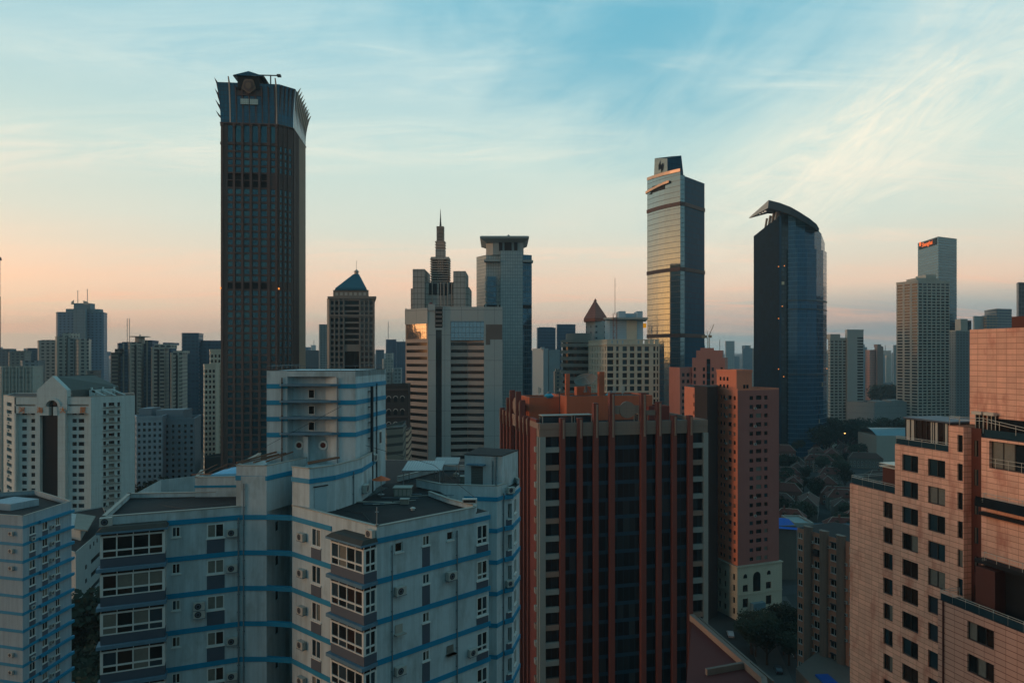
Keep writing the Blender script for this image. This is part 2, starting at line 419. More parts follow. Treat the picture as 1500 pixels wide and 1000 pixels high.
# ---------------------------------------------------------------- ground, roads
def struct(name, mb, m, z=0): return solo(name, mb, m, kind='structure')
mb = MB(); mb.q([(-14000,-600,0),(14000,-600,0),(14000,16000,0),(-14000,16000,0)])
struct('ground', mb, mat('city_ground', (44,46,45), .95, var=.35, nscale=.02))
m_road = mat('asphalt', (50,52,54), .9, var=.2, nscale=.15)
RA, RB = (62,140), (108,300)          # street east of the pink tower
mb = MB(); mb.q([(52,60,.02),(66,60,.02),(96,250,.02),(86,256,.02)]); mb.q([(86,256,.021),(96,250,.021),(420,330,.021),(418,343,.021)]); mb.q([(20,236,.024),(90,240,.024),(92,252,.024),(20,248,.024)])
struct('road', mb, m_road)
mb = MB(); mb.pr([(44,60),(51.8,60),(85.8,236),(78,236)], 0, .13); mb.pr([(66.2,60),(70,60),(100,249),(96.2,249)], 0, .13)
struct('pavement', mb, mat('paving', (104,102,96), .9, grid=(.6,.6,.02,.02), lcol=(70,70,68)))
mb = MB()
for k in range(22):
    t = k/22; x = 59+t*32; y = 62+t*188; mb.q([(x-.07,y,.03),(x+.07,y,.03),(x+.45,y+3,.03),(x+.31,y+3,.03)])
struct('road_marking', mb, mat('road_paint', (190,188,178), .8))
# ---------------------------------------------------------------- air conditioners
def acmesh():
    a = MB(); a.box(-.42,.42,-.42,-.06,0,.62); a.box(-.4,-.36,-.06,0,-.04,0); a.box(.36,.4,-.06,0,-.04,0); a.box(-.44,.44,-.44,0,-.06,0.0,1)
    f = MB(); n = 16; ring = lambda r, y: [(-.08+r*cos(2*pi*k/n), y, .31+r*sin(2*pi*k/n)) for k in range(n)]
    for r0, r1, y in ((.25,.19,-.432),(.10,.001,-.434)):
        A, B = ring(r0,y), ring(r1,y)
        for k in range(n): f.q([A[k],A[(k+1)%n],B[(k+1)%n],B[k]], 0)
    A, B = ring(.19,-.428), ring(.10,-.428)
    for k in range(n): f.q([A[k],A[(k+1)%n],B[(k+1)%n],B[k]], 1)
    return a.mesh('air_conditioner', [m_acw, m_pipeg]), f.mesh('fan', [m_fan, m_slate])
ACM = acmesh()
def ac(T, A, B, u, z, s=1.0):
    L = dist(A, B); dx, dy = (B[0]-A[0])/L, (B[1]-A[1])/L
    o = bpy.data.objects.new('air_conditioner', ACM[0]); COL.objects.link(o); o.parent = T.o
    o.location = (A[0]+dx*u-T.off[0], A[1]+dy*u-T.off[1], z-T.off[2]); o.rotation_euler = (0,0,math.atan2(dy,dx)); o.scale = (s,s,s)
    c = bpy.data.objects.new('fan', ACM[1]); COL.objects.link(c); c.parent = o
def pipe(T, A, B, u, z0, z1, r=.05, m=None, y=-.08):
    L = dist(A, B); dx, dy = (B[0]-A[0])/L, (B[1]-A[1])/L; x, yy = A[0]+dx*u-dy*y, A[1]+dy*u+dx*y
    mb = MB(); mb.tube([(x,yy,z0),(x,yy,z1)], r)
    z = z1-.5
    while z > max(z0, 40): mb.ob(A,B,u-r*1.6,u+r*1.6,y-.01,0,z,z+.05); z -= 1.45
    return T.part('pipe', mb, m or m_pipe)
def railing(mb, pts, h=1.0, rails=(1.0,.6), step=1.6, r=.03, m=0, base=0):
    for a, b in zip(pts, pts[1:]):
        a, b = Vector(a), Vector(b); n = max(1, int((b-a).length/step))
        for rr in rails: mb.tube([a+Vector((0,0,rr*h)), b+Vector((0,0,rr*h))], r, m, 5)
        for k in range(n+1): p = a.lerp(b, k/n); mb.tube([p, p+Vector((0,0,h))], r*.9, m, 5)
# ================================================================ BLUE-STRIPED APARTMENT TOWER (three wings)
FH = 2.9; ZB = 74.75
C_ = (-9.64,48.7); R_ = (-1.9,55.9); L_ = (-17.9,55.6)
A0 = (-31.4,52.2); A2 = (-22.2,55.9); A3 = (-20.1,55.9)
T = Thing('striped_apartment_tower', 'pale grey foreground apartment tower with blue floor bands, glazed bays and a stepped flat roof', 'building', (-14,60), wallm=[m_white])
levels = [ZB-FH*k for k in range(0, 22)]
RC = ray(C_, R_, 697)                                 # end of the parapet
K0, K1, K2, K3, K4 = (-6.6,63.6), (-1.4,62.8), (-.8,63.7), (.0,64.3), (.75,67.6)
wl = T.w
TOPW = 75.25
def fl(f):                       # openings repeated on each floor, f(z) gives list
    return [h for z in levels if z > 8 for h in f(z)]
# end wall of the near wing
uu = lambda x: upx(C_, R_, x)
h_small = fl(lambda z: [(uu(619), uu(629), z-1.12, z-.36)]); h_rw = fl(lambda z: [(uu(698.5), uu(714), z-2.05, z-.5)])
h_niche = [h for k, z in enumerate(levels) if z > 8 for h in ([(uu(579), uu(590), z-1.15, z-.45)] if k in (0,) else []) + ([(uu(655), uu(664), z-1.15, z-.5)] if k in (0,) else [])]
T.face(C_, R_, 0, TOPW, h_small+h_rw+h_niche, wins=False)
T.windows(C_, R_, h_small, 'w21', .12, 'home'); T.windows(C_, R_, h_rw, 'w22', .12, 'home'); T.windows(C_, R_, h_niche, 'w11', .2, 'dark')
# left side of the near wing
ul = lambda x: upx(L_, C_, x)
h_l = fl(lambda z: [(ul(456.5), ul(470), z-1.75, z-.3)])
T.face(L_, C_, 0, TOPW, h_l, wins=False); T.windows(L_, C_, h_l, 'w21', .12, 'home')
# left wing front
ua = lambda x: upx(A0, A2, x)
h_a = fl(lambda z: [(ua(252), ua(264), z-1.15, z-.35), (ua(303), ua(328.5), z-1.5, z-.35)])
T.face(A0, A2, 0, TOPW, h_a, wins=False)
T.windows(A0, A2, h_a, 'w21', .12, 'home')
T.face(A2, A3, 0, 78.1)
# recess between the wings
D1, D2 = (-19.6,60.2), (-17.9,60.0)
us = upx(A3, D1, 396)
T.face(A3, D1, 0, 78.1, fl(lambda z: [(1.6,2.2,z-1.6,z-.8)]), 'p', .1, 'dark'); T.face(D1, D2, 0, 78.1); T.face(D2, L_, 0, 78.1)
# wing at the back right
h_k = fl(lambda z: [(.55,1.0,z-2.1,z-.7)])
T.face(K0, K1, 0, TOPW); T.face(K1, K2, 0, TOPW); T.face(K2, K3, 0, TOPW, h_k, 'w11', .5, 'home'); T.face(K3, K4, 0, TOPW, fl(lambda z: [(.9,1.9,z-1.9,z-.5)]), 'w21', .12, 'home')
BK = [(-1.5,82),(-20,84),(-36,70),(-34.4,61.2)]
T.face(R_, (-4.6,58.8), 0, TOPW); T.face((-4.6,58.8), K0, 0, TOPW)
T.face(K4, BK[0], 0, TOPW); T.face(BK[0], BK[1], 0, TOPW); T.face(BK[1], BK[2], 0, TOPW); T.face(BK[2], BK[3], 0, TOPW); T.face(BK[3], A0, 0, TOPW)
# roofs
deck = MB()
for poly, z in (([L_, C_, RC, (-1.9,55.9), (-4.6,58.8), (-6.6,63.6), (-12,66), (-13.4,60)], 75.2), ([A0, A2, (-24.4,62.2), (-34.4,61.2)], 75.2), ([K0, K1, K2, K3, K4, BK[0], BK[1], (-14,67), (-12,66)], 75.2)):
    deck.q([(*p, z) for p in poly])
T.part('roof', deck, m_deck)
par = MB()
def parapet(mb, pts, z0, z1, t=.22, cap=True):
    for a, b in zip(pts, pts[1:]):
        mb.ob(a, b, 0, dist(a, b), .0, t, z0, z1)
        if cap: mb.ob(a, b, -.03, dist(a, b)+.03, -.04, t+.04, z1+.001, z1+.07, 1)
parapet(par, [L_, C_, RC, (-2.9,55.9)], TOPW, 75.75); parapet(par, [(-2.9,56.3),(-5.3,58.9),(-7.4,62)], TOPW, 75.6)
T.part('parapet', par, [m_white, m_cap])
par = MB(); parapet(par, [(-34.4,61.2), A0, A2], TOPW, 75.6); parapet(par, [(-24.4,62.2),(-34.4,61.2)], TOPW, 75.6); T.part('parapet', par, [m_white, m_cap])
par = MB(); parapet(par, [(-9.3,66.2), K0, K1, K2, (-.5,64.1)], TOPW, 75.95); parapet(par, [K4,(-1.5,76),(-7.6,76),(-11.6,69)], TOPW, 75.7); T.part('parapet', par, [m_white, m_cap])
# blue floor bands
def band(A, B, z, h=.38, y=-.06, u0=0, u1=None, m=m_bluep):
    mb = MB(); mb.ob(A, B, u0, (u1 if u1 is not None else dist(A, B)), y, -.002, z-h/2, z+h/2); return mb
for k, z in enumerate(levels[:10]):
    for a_, b_, ua_, ub_, ya_, yb_ in ((C_, R_, 0, uu(718), -.07, -.003), (L_, C_, -.05, ul(486), -.07, -.003), (A0, A2, ua(234), dist(A0,A2)+.02, -.07, -.003), (A2, A3, .01, 2.1, -.07, -.003),
        (A3, L_, 0, dist(A3,L_), -.075, .2), (K0, K1, 2.2, dist(K0,K1)+.05, -.07, -.003), (K1, K2, 0, dist(K1,K2), -.075, -.003), (K2, K3, 0, dist(K2,K3), -.25, -.003), (K3, K4, -.2, dist(K3,K4), -.1, -.003)):
        mb = MB(); mb.ob(a_, b_, ua_, ub_, ya_, yb_, z-.19, z+.19); T.part('floor_band', mb, m_bluep)
    # slate panels under the windows
    for a_, b_, ua_, ub_, zt_ in ((L_, C_, ul(456), ul(470.5), z-1.86), (A0, A2, ua(303), ua(329), z-1.6), (C_, R_, uu(618.5), uu(629.5), z-1.22), (C_, R_, uu(698), uu(715), z-2.15), (K2, K3, .3, .95, z-2.15)):
        mb = MB(); mb.ob(a_, b_, ua_, ub_, -.03, -.003, z-FH+.195, zt_); T.part('slate_panel', mb, m_slate)
# glazed bays
def bay(T, A, B, uc, z, w, d, nfront, side=2, closed=None):
    """box bay on wall A->B: sill panel, ledge, white frame, panes; z = floor band level at its foot"""
    u0, u1 = uc-w/2, uc+w/2; L = dist(A, B); dx, dy = (B[0]-A[0])/L, (B[1]-A[1])/L; P = lambda u, y: (A[0]+dx*u-dy*y, A[1]+dy*u+dx*y)
    a, b, c, e = P(u0,-.003), P(u0,-d), P(u1,-d), P(u1,-.003)
    bb = MB(); bb.pr([P(u0,-d+.02),P(u1,-d+.02),P(u1,-.004),P(u0,-.004)], z+.12, z+.82)
    root = T.part('bay_window', bb, m_slate if closed is None else m_slate)
    lg = MB(); lg.pr([P(u0-.25,-d-.25),P(u1+.12,-d-.25),P(u1+.12,-.005),P(u0-.25,-.005)], z-.16, z+.1); T.part('ledge', lg, m_ledge, root)
    fr = MB(); z0, z1 = z+.82, z+2.5; zm = z0+.5
    sides = [((b, c), nfront), ((c, e), side), ((a, b), side)]
    for (p, q), n in sides:
        l = dist(p, q)
        for k in range(n+1): t = .09 if k in (0, n) else .045; u = min(max(l*k/n, t), l-t); fr.ob(p, q, u-t, u+t, -.02 if k in (0,n) else -.01, .07, z0, z1)
        fr.ob(p, q, .1, l-.1, -.013, .07, z0, z0+.08); fr.ob(p, q, .1, l-.1, -.013, .07, zm, zm+.12); fr.ob(p, q, .1, l-.1, -.013, .07, z1-.12, z1)
        for k in range(n+1): fr.ob(p, q, min(l*k/n,l-.06), min(l*k/n+.05, l), .0, .06, z1+.001, z+2.74)
    T.part('frame', fr, wframe, root)
    mats = [g_dark, g_blue, g_cur, g_brn, g_teal]; pn = MB()
    for (p, q), n in sides:
        l = dist(p, q); dx_, dy_ = (q[0]-p[0])/l, (q[1]-p[1])/l; W_ = lambda u: (p[0]+dx_*u-dy_*.05, p[1]+dy_*u+dx_*.05)
        for k in range(n):
            s_, t_ = W_(l*k/n), W_(l*(k+1)/n)
            m1 = random.choice([0,0,1,2,3,0,2]); 
            pn.q([(*s_,zm),(*t_,zm),(*t_,z1),(*s_,z1)], m1); pn.q([(*s_,z0),(*t_,z0),(*t_,zm),(*s_,zm)], random.choice([m1,0,1,3]))
            pn.q([(*s_,z1),(*t_,z1),(*t_,z+2.74),(*s_,z+2.74)], 3)
    T.part('pane', pn, mats, root)
Bn = (-10.49+.0, 47.9)
for z in levels[1:11]:
    bay(T, L_, C_, dist(L_,C_)-1.95, z, 3.9, 1.16, 4, 2)
    bay(T, A0, A2, 2.25, z, 4.35, .95, 4, 1)
for (A, B, uc, w, d) in ((L_, C_, dist(L_,C_)-1.95, 4.2, 1.5), (A0, A2, 2.25, 4.8, 1.3)):
    mb = MB(); z = ZB; L = dist(A,B); dx, dy = (B[0]-A[0])/L, (B[1]-A[1])/L; P = lambda u, y: (A[0]+dx*u-dy*y, A[1]+dy*u+dx*y)
    q = [P(uc-w/2,-d),P(uc+w/2,-d),P(uc+w/2,-.01),P(uc-w/2,-.01)]
    mb.pr(q, z-.18, z-.02, 0, 1); q2 = [P(uc-w/2+.3,-d+.35),P(uc+w/2-.2,-d+.35),P(uc+w/2-.2,-.01),P(uc-w/2+.3,-.01)]; mb.loft([(q, z-.019),(q2, z+.24)], 1)
    T.part('canopy', mb, [m_ledge, mat('old_roof_tiles', (62,62,58), .95, var=.35, nscale=1.5)])
# air conditioners and pipes
rr = random.Random(3)
for k, z in enumerate(levels[:9]):
    if k: ac(T, C_, R_, uu(584), z-1.3, .98) if k in (1,) or rr.random() < .55 else None
    if k in (1, 5, 6): ac(T, C_, R_, uu(659), z-1.25)
    if k in (3,): ac(T, C_, R_, uu(690), z-2.0, .9)
    if k not in (5,): ac(T, L_, C_, ul(445), z-1.55+rr.random()*.2, .95)
    if k not in (2,): ac(T, A0, A2, ua(340), z-1.6+rr.random()*.3, .95)
    if k in (2,): ac(T, A0, A2, ua(292), z-1.9, 1); ac(T, A0, A2, ua(292), z-1.25, 1)
ac(T, A0, A2, .35, ZB+.25, 1); ac(T, K2, K3, .7, ZB+.35, .9); ac(T, L_, C_, ul(546), ZB+.22, .9); ac(T, K2, K3, .6, ZB-FH*3+.35, .9)
for x, r_ in ((574,.045), (669,.05)): pipe(T, C_, R_, uu(x), 0, ZB-.5, r_, m_pipeg)
pipe(T, A0, A2, ua(349.5), 0, ZB, .07, m_pipeg); pipe(T, A2, A3, .25, 0, 77.5, .05, m_pipeg); pipe(T, K1, K2, 1.0, 0, ZB+.4, .06, m_pipeg)
for k, z in enumerate(levels[1:9]):             # old window air-conditioner boxes on shelves
    for x in ((584,) if k % 2 else (659,)) + ((659,) if k in (2,3) else ()):
        mb = MB(); mb.ob(C_, R_, uu(x)-.42, uu(x)+.42, -.42, -.003, z-1.32, z-1.24); mb.ob(C_, R_, uu(x)-.32, uu(x)+.32, -.05, -.003, z-1.24, z-.62)
        T.part('shelf', mb, [m_cap])
# stair block and lift core
BT = 78.9; Dc = (-16.2,54.6+.0); E1 = (-13.2,60); E2 = (-13,65)
Lc = (-17.9,55.6)
blk = MB(); bp = [Lc, Dc, (-14.6,56.3), E1, E2, (-18.5,65)]
blk.pr(bp, 75.2, 78.3)
sb = [(-22.7,56.2+.0), (-20.1,55.95), (-18.2,60.5), (-18.2,63.5), (-23.4,63)]
blk.pr(sb, 75.2, 78.3); blk.pr([(-28.6,61.6),(-23.2,61.9),(-23.4,66),(-29.8,65.4)], 75.2, 76.3)
T.part('stair_block', blk, m_white)
par = MB(); parapet(par, bp[:4]+[E2], 78.3, BT); parapet(par, [sb[4], sb[0], sb[1], sb[2]], 78.3, BT); parapet(par, [(-29.8,65.4),(-28.6,61.6),(-23.2,61.9)], 76.3, 76.95)
T.part('parapet', par, [m_white, m_cap])
for q in (bp[:5], sb[:3]):
    for a, b in zip(q, q[1:]): mb = MB(); mb.ob(a, b, -.05, dist(a,b)+.03, -.06, -.003, 77.72, 78.1); T.part('floor_band', mb, m_bluep)
mb = MB(); mb.ob((-28.6,61.6),(-23.2,61.9), -.05, 5.4, -.05, -.003, 76.05, 76.25); T.part('floor_band', mb, m_bluep)
mb = MB(); a = Vector((-23.4,63.2,79.1))
for k in range(3): mb.tube([(-22.6+k*.9,56.9+k*.4,79.0),(-20.6+k*.6,60.5,79.25+.1*k)], .06)
mb.tube([(-22.9,56.8,79.05),(-20.0,62,79.6)], .08); mb.tube([(-16.9,56.6,79.0),(-14.6,57.8,79.35)], .09); mb.tube([(-17.2,57.4,79.0),(-14.9,58.4,79.3)], .06)
T.part('timber', mb, m_rust)
mb = MB(); mb.q([(-27.5,62.4,77.1),(-23.4,62.2,77.3),(-23.5,64.6,77.75),(-27.0,65,77.3)]); mb.q([(-27.5,62.4,76.95),(-23.4,62.2,77.0),(-23.4,62.2,77.3),(-27.5,62.4,77.1)])
solo('tarpaulin', mb, mat('blue_tarpaulin', (86,160,196), .6, var=.3, nscale=1), 'light blue tarpaulin spread on the lower roof of the striped tower', 'tarpaulin')
mb = MB()
for k in range(7): mb.tube([(-29.3+k*.9,63.2,76.95),(-28.2+k*.9,65.3,77.55)], .05)
mb.tube([(-29.5,62.9,77.0),(-23.4,62.6,77.2)], .06)
T.part('timber', mb, m_rust)
mb = MB(); q = [(Dc[0],Dc[1]), (-14.6,56.3)]; mb.ob(q[0], q[1], .45, 1.55, -.03, -.003, 75.35, 77.35); mb.ob(q[0],q[1], .35,1.65,-.09,-.003,77.36,77.45,1); T.part('door', mb, [mat('pale_blue_door', (150,176,184), .6), m_pipe])
ac(T, E1, E2, .4, 75.9, 1.1)
pipe(T, (-14.6,56.3), E1, 2.6, 75.2, 78.0, .05, m_pipeg)
CT = 86.6; c0, c1, c2, c3 = (-21.7,60.4), (-13.9,60.6), (-12.67,68.4), (-21.4,69)
core = MB(); n0, n1 = (-20.05,60.45), (-16.6,60.52)
core_p = [c0, (-19.9,60.44), (-19.6,61.1), (-16.7,61.15), (-15.6,60.56), c1, c2, c3]
core.pr(core_p, 75.2, CT); T.part('core', core, m_white)
mb = MB(); mb.pr([(-18.5,60.55),(-18.1,60.55),(-18.1,61.1),(-18.5,61.1)], 75.2, 80.8); T.part('fin', mb, m_white)
par = MB(); parapet(par, [c3, c0, c1, c2, c3], CT-.5, CT+.02, .2, False); par.ring([c0,c1,c2,c3], .22, CT-.04, CT+.03, 1)
par.q([(*p, CT-.3) for p in (c0,c1,c2,c3)], 1); T.part('parapet', par, [m_white, m_deck])
rl = MB(); railing(rl, [(*c3,CT), (*c0,CT), (*c1,CT), (*c2,CT)], .45, (1.0,), 1.2, .02); T.part('railing', rl, m_pipeg)
for k, z in enumerate((85.25, 83.8, 82.35, 80.95)):
    for a_, b_, ua_, ub_ in ((c0,c1,0,1.85),(c0,c1,6.2,dist(c0,c1)+.05),(c1,c2,.003,dist(c1,c2))): mb = MB(); mb.ob(a_, b_, ua_, ub_, -.06, -.003, z-.2, z+.2); T.part('floor_band', mb, m_bluep)
    mb = MB(); mb.pr([(-20.6,60.42),(-20.3,60.0),(-15.9,60.0),(-15.2,60.5),(-15.6,60.58),(-16.7,61.1),(-19.6,61.1),(-19.9,60.44)], z+.02, z+.2, 0); T.part('canopy', mb, m_ledge)
    if k < 3:
        mb = MB(); mb.ob((-19.6,61.1),(-16.7,61.15), 1.35, 1.95, -.05, -.003, z-1.12, z-.3); w_ = T.part('window', mb, wframe)
        mb = MB(); mb.ob((-19.6,61.1),(-16.7,61.15), 1.42, 1.88, -.055, -.045, z-1.05, z-.37); T.part('pane', mb, g_dark, w_)
for x in (-19.05, -16.9):
    n = 8; mb = MB(); o = [(x+.42*cos(2*pi*(k+.5)/n), 79.95+.42*sin(2*pi*(k+.5)/n)) for k in range(n)]; i_ = [(x+.26*cos(2*pi*(k+.5)/n), 79.95+.26*sin(2*pi*(k+.5)/n)) for k in range(n)]
    for k in range(n):
        j = (k+1) % n
        mb.q([(o[k][0],61.0,o[k][1]),(o[j][0],61.0,o[j][1]),(i_[j][0],61.0,i_[j][1]),(i_[k][0],61.0,i_[k][1])]); mb.q([(o[k][0],61.14,o[k][1]),(o[j][0],61.14,o[j][1]),(o[j][0],61.0,o[j][1]),(o[k][0],61.0,o[k][1])])
        mb.q([(i_[k][0],61.0,i_[k][1]),(i_[j][0],61.0,i_[j][1]),(i_[j][0],61.08,i_[j][1]),(i_[k][0],61.08,i_[k][1])])
    w_ = T.part('window', mb, wframe); mb = MB(); mb.q([(p[0],61.07,p[1]) for p in i_]); T.part('pane', mb, mat('brick_red_louvre', (116,62,54), .7, grid=(9,.08,0,.03), lcol=(60,36,32)), w_)
pipe(T, c0, c1, 1.35, 75.2, 86, .05); pipe(T, c0, c1, 6.25, 76, 86, .05, m_pipeg); pipe(T, c1, c2, 3.3, 75.2, 85.1, .16, m_pipe, -.3); pipe(T, c1, c2, 5.2, 76, 85.3, .06)
for u in (3.9, 6.3):
    mb = MB(); mb.ob(c1, c2, u-.35, u+.35, -.05, -.003, 79.3, 80.6); w_ = T.part('window', mb, wframe); mb = MB(); mb.ob(c1, c2, u-.27, u-.03, -.056, -.045, 79.4, 80.5); mb.ob(c1, c2, u+.03, u+.27, -.056, -.045, 79.4, 80.5); T.part('pane', mb, g_dark, w_)
ac(T, c1, c2, 4.1, 78.0, 1)
# penthouse on the back right wing
p0, p1, p2 = (-4.6,66.2), (-1.0,65.0), (.6,69.2); ph = MB(); ph.pr([p0, p1, p2, (-3.4,71)], 75.2, 78.35); ph.pr(inset([p0, p1, p2, (-3.4,71)], -.06), 78.351, 78.42, 1)
T.part('penthouse', ph, [m_white, m_deck])
mb = MB(); mb.ob(p0, p1, .7, 1.9, -.03, -.003, 75.35, 77.3); T.part('shutter', mb, mat('steel_shutter', (92,98,96), .6, grid=(9,.16,0,.03), lcol=(50,54,54)))
mb = MB(); mb.ob(p0, p1, .4, 2.2, -.6, -.003, 77.45, 77.55); T.part('canopy', mb, m_ledge)
mb = MB(); mb.ob(p0, p1, .05, 1.6+1.9, -.06, .0-.003, 74.6+.6, 75.4); T.part('kerb', mb, m_dirty)
pipe(T, p0, p1, 2.9, 75.2, 77.9, .05, m_pipeg); pipe(T, p0, p1, 3.25, 75.2, 78.3, .05, m_pipeg)
rc_ = random.Random(9)
for k in range(9):      # pipe runs and cable trays lying on the felt
    x0_, y0_ = -14+rc_.uniform(0,8), 57+rc_.uniform(0,6); mb = MB(); mb.tube([(x0_,y0_,75.28),(x0_+rc_.uniform(1.5,4),y0_+rc_.uniform(-1,1),75.28)], .035+.03*rc_.random()); T.part('roof_pipe', mb, m_pipeg if k % 2 else m_cap)
for q in ([(-16.5,57.6,75.26),(-12,55,75.26),(-9.9,50,75.3),(-9.7,49,75.8)], [(-3,58,75.8),(-7,61,78.2),(-13,60.6,80)], [(-30,58,75.3),(-27,56.5,75.3),(-24,58,75.3)], [(-23,57,79.1),(-15,60,83.5)]): mb = MB(); mb.tube(q, .022, 0, 4); T.part('cable', mb, m_pipe)
for x0_, y0_, w_, d_, h_ in ((-4.6,60.6,.0,.0,0),(-9.6,58.6,.7,.5,.4),(-5.2,68.4,1.0,.8,.6),(-3.0,73,1.3,.9,.9),(-15.5,62.5,.6,.6,.5)):
    if w_: mb = MB(); mb.box(x0_,x0_+w_,y0_,y0_+d_,75.2,75.2+h_); mb.box(x0_-.05,x0_+w_+.05,y0_-.05,y0_+d_+.05,75.2+h_+.001,75.26+h_,1); T.part('roof_hatch', mb, [m_dirty, m_cap])
T.finish()
# roof clutter: each thing of its own
def whip(x, y, z, h, lab, r=.035):
    mb = MB(); mb.tube([(x,y,z),(x,y,z+h)], r); mb.tube([(x-.12,y,z+h*.72),(x+.12,y,z+h*.72)], r*1.3); mb.cone((x,y),r*3,r*3,z,z+.06); solo('roof_antenna', mb, m_steel, lab, 'antenna', base=(x,y,z))
whip(-9.7, 49.0, 75.82, 1.3, 'thin steel antenna on the near corner parapet of the striped tower')
mb = MB(); mb.cone((-12.0,62.6), .02, .85, 76.55, 76.6, 0, 14); mb.cone((-12.0,62.6), .85, .04, 76.6, 76.95, 0, 14); mb.tube([(-12,62.6,75.2),(-12,62.6,76.55)], .05, 1); mb.cone((-12,62.6), .3, .3, 75.2, 75.26, 1)
solo('parasol', mb, [mat('orange_cloth', (206,96,56), .8, var=.2), m_steel], 'faded orange parasol standing on the dark roof of the striped tower', 'parasol', base=(-12,62.6,75.2))
mb = MB(); mb.box(-10.7,-9.2,61.8,62.9,75.2,75.95); mb.box(-10.8,-9.1,61.7,63.0,75.95,76.02,1)
for k in range(4): mb.box(-10.6+k*.37,-10.35+k*.37,61.78,61.8,75.3,75.85,1)
solo('water_tank', mb, [m_dirty, m_cap], 'low grey concrete tank beside the orange parasol on the roof', 'tank', base=(-10,62.3,75.2))
# clear-roofed shelters between the wings
def shelter(x0, x1, y0, y1, z, lab, col=(146,158,160)):
    mb = MB(); q = [(x0,y0),(x1,y0),(x1,y1),(x0,y1)]
    for p in inset(q, .15): mb.tube([(*p,75.2),(*p,z-.02)], .05, 1)
    mb.q([(x0,y0,z),(x1,y0,z+.05),(x1,y1,z+.35),(x0,y1,z+.35)]); mb.q([(x0,y1,z+.3),(x1,y1,z+.3),(x1,y0,z),(x0,y0,z-.04)]); mb.tube([(x0,y0,z),(x1,y0,z+.05)], .06, 1)
    solo('roof_shelter', mb, [mat('corrugated_sheet_%d' % col[0], col, .5, grid=(.25,50,.06,0), lcol=(110,122,126)), m_steel], lab, 'shelter', base=(x0,y0,75.2))
shelter(-10.6, -6.8, 65.5, 69.5, 76.9, 'pale corrugated lean-to roof behind the tank on the striped tower')
shelter(-8.2, -5.6, 71, 74, 76.6, 'small grey corrugated shelter near the back parapet of the striped tower', (120,130,132))
mb = MB(); mb.cone((-5.9,71.9), .22, .22, 75.2, 75.5, 0, 10); mb.cone((-5.9,71.9), .34, .02, 75.5, 75.75, 0, 10); solo('roof_vent', mb, m_acw, 'round white roof vent by the penthouse door of the striped tower', 'vent', base=(-5.9,71.9,75.2))
mb = MB(); mb.cone((-8.2,56.4), .16, .16, 75.2, 75.38, 0, 10); mb.cone((-8.2,56.4), .25, .02, 75.38, 75.5, 0, 10); solo('roof_vent', mb, m_acw, 'small white vent alone on the dark near roof of the striped tower', 'vent', base=(-8.2,56.4,75.2))
mb = MB(); mb.box(-4.1,-2.9,56.2,56.7,75.82,76.15); mb.box(-4.0,-3.0,56.18,56.2,75.88,76.08,1); solo('roof_condenser', mb, [m_acw, m_fan], 'white box condenser on the far end of the near roof parapet', 'condenser', base=(-3.5,56.4,75.82))
# ================================================================ LEFT BLUE-STRIPED BLOCK
T = Thing('striped_apartment_block', 'blue-banded grey apartment block cut by the left edge of the photo', 'building', (-88,122), wallm=[mat('painted_render_blue_grey', (140,162,172), .85, streak=.3, var=.12)])
PL, PC, PR_, PBk, PBl = (-99,118.4), (-81.7,114), (-81.3,126), (-95,136), (-108,130); zt = 60.4
lv = [zt-1.15-2.9*k for k in range(20)]
u = lambda x: upx(PC, PR_, x)
hh = [h for z in lv[:19] for h in [(u(43), u(52), z-1.7, z-.25), (u(62), u(70), z-1.7, z-.25), (u(81.5), u(88), z-1.7, z-.25)]]
T.face(PC, PR_, 0, zt, hh, 'w21', .15, 'home'); T.face(PL, PC, 0, zt); T.face(PR_, PBk, 0, zt); T.face(PBk, PBl, 0, zt); T.face(PBl, PL, 0, zt)
for z in lv[:19]:
    for a_, b_, ua_, ub_, ya_ in ((PL, PC, 0, dist(PL,PC)+.06, -.06), (PC, PR_, .003, u(57), -.063), (PC, PR_, u(57)+.002, dist(PC,PR_)+.3, -.4)): mb = MB(); mb.ob(a_, b_, ua_, ub_, ya_, -.003, z-.25, z+.25); T.part('floor_band', mb, m_bluep)
    for a, b in ((43,52),(62,70),(81.5,88)): mb = MB(); mb.ob(PC, PR_, u(a), u(b), -.03, -.003, z-2.69, z-1.8); T.part('slate_panel', mb, m_slate)
    ac(T, PC, PR_, u(75), z-1.9, 1); 
    if rr.random() < .6: ac(T, PL, PC, dist(PL,PC)-2.2, z-1.4, 1)
    if rr.random() < .4: ac(T, PC, PR_, u(47), z-2.7, .9)
dk = MB(); dk.q([(*p, zt-.3) for p in (PL,PC,PR_,PBk,PBl)]); T.part('roof', dk, m_deck)
par = MB(); parapet(par, [PBl,PL,PC,PR_,PBk,PBl], zt-.01, zt+.7); par.pr([(-96,124),(-90,122.5),(-88,127),(-94,129)], zt-.3, zt+.9); T.part('parapet', par, [T.wallm[0], m_cap])
T.finish()
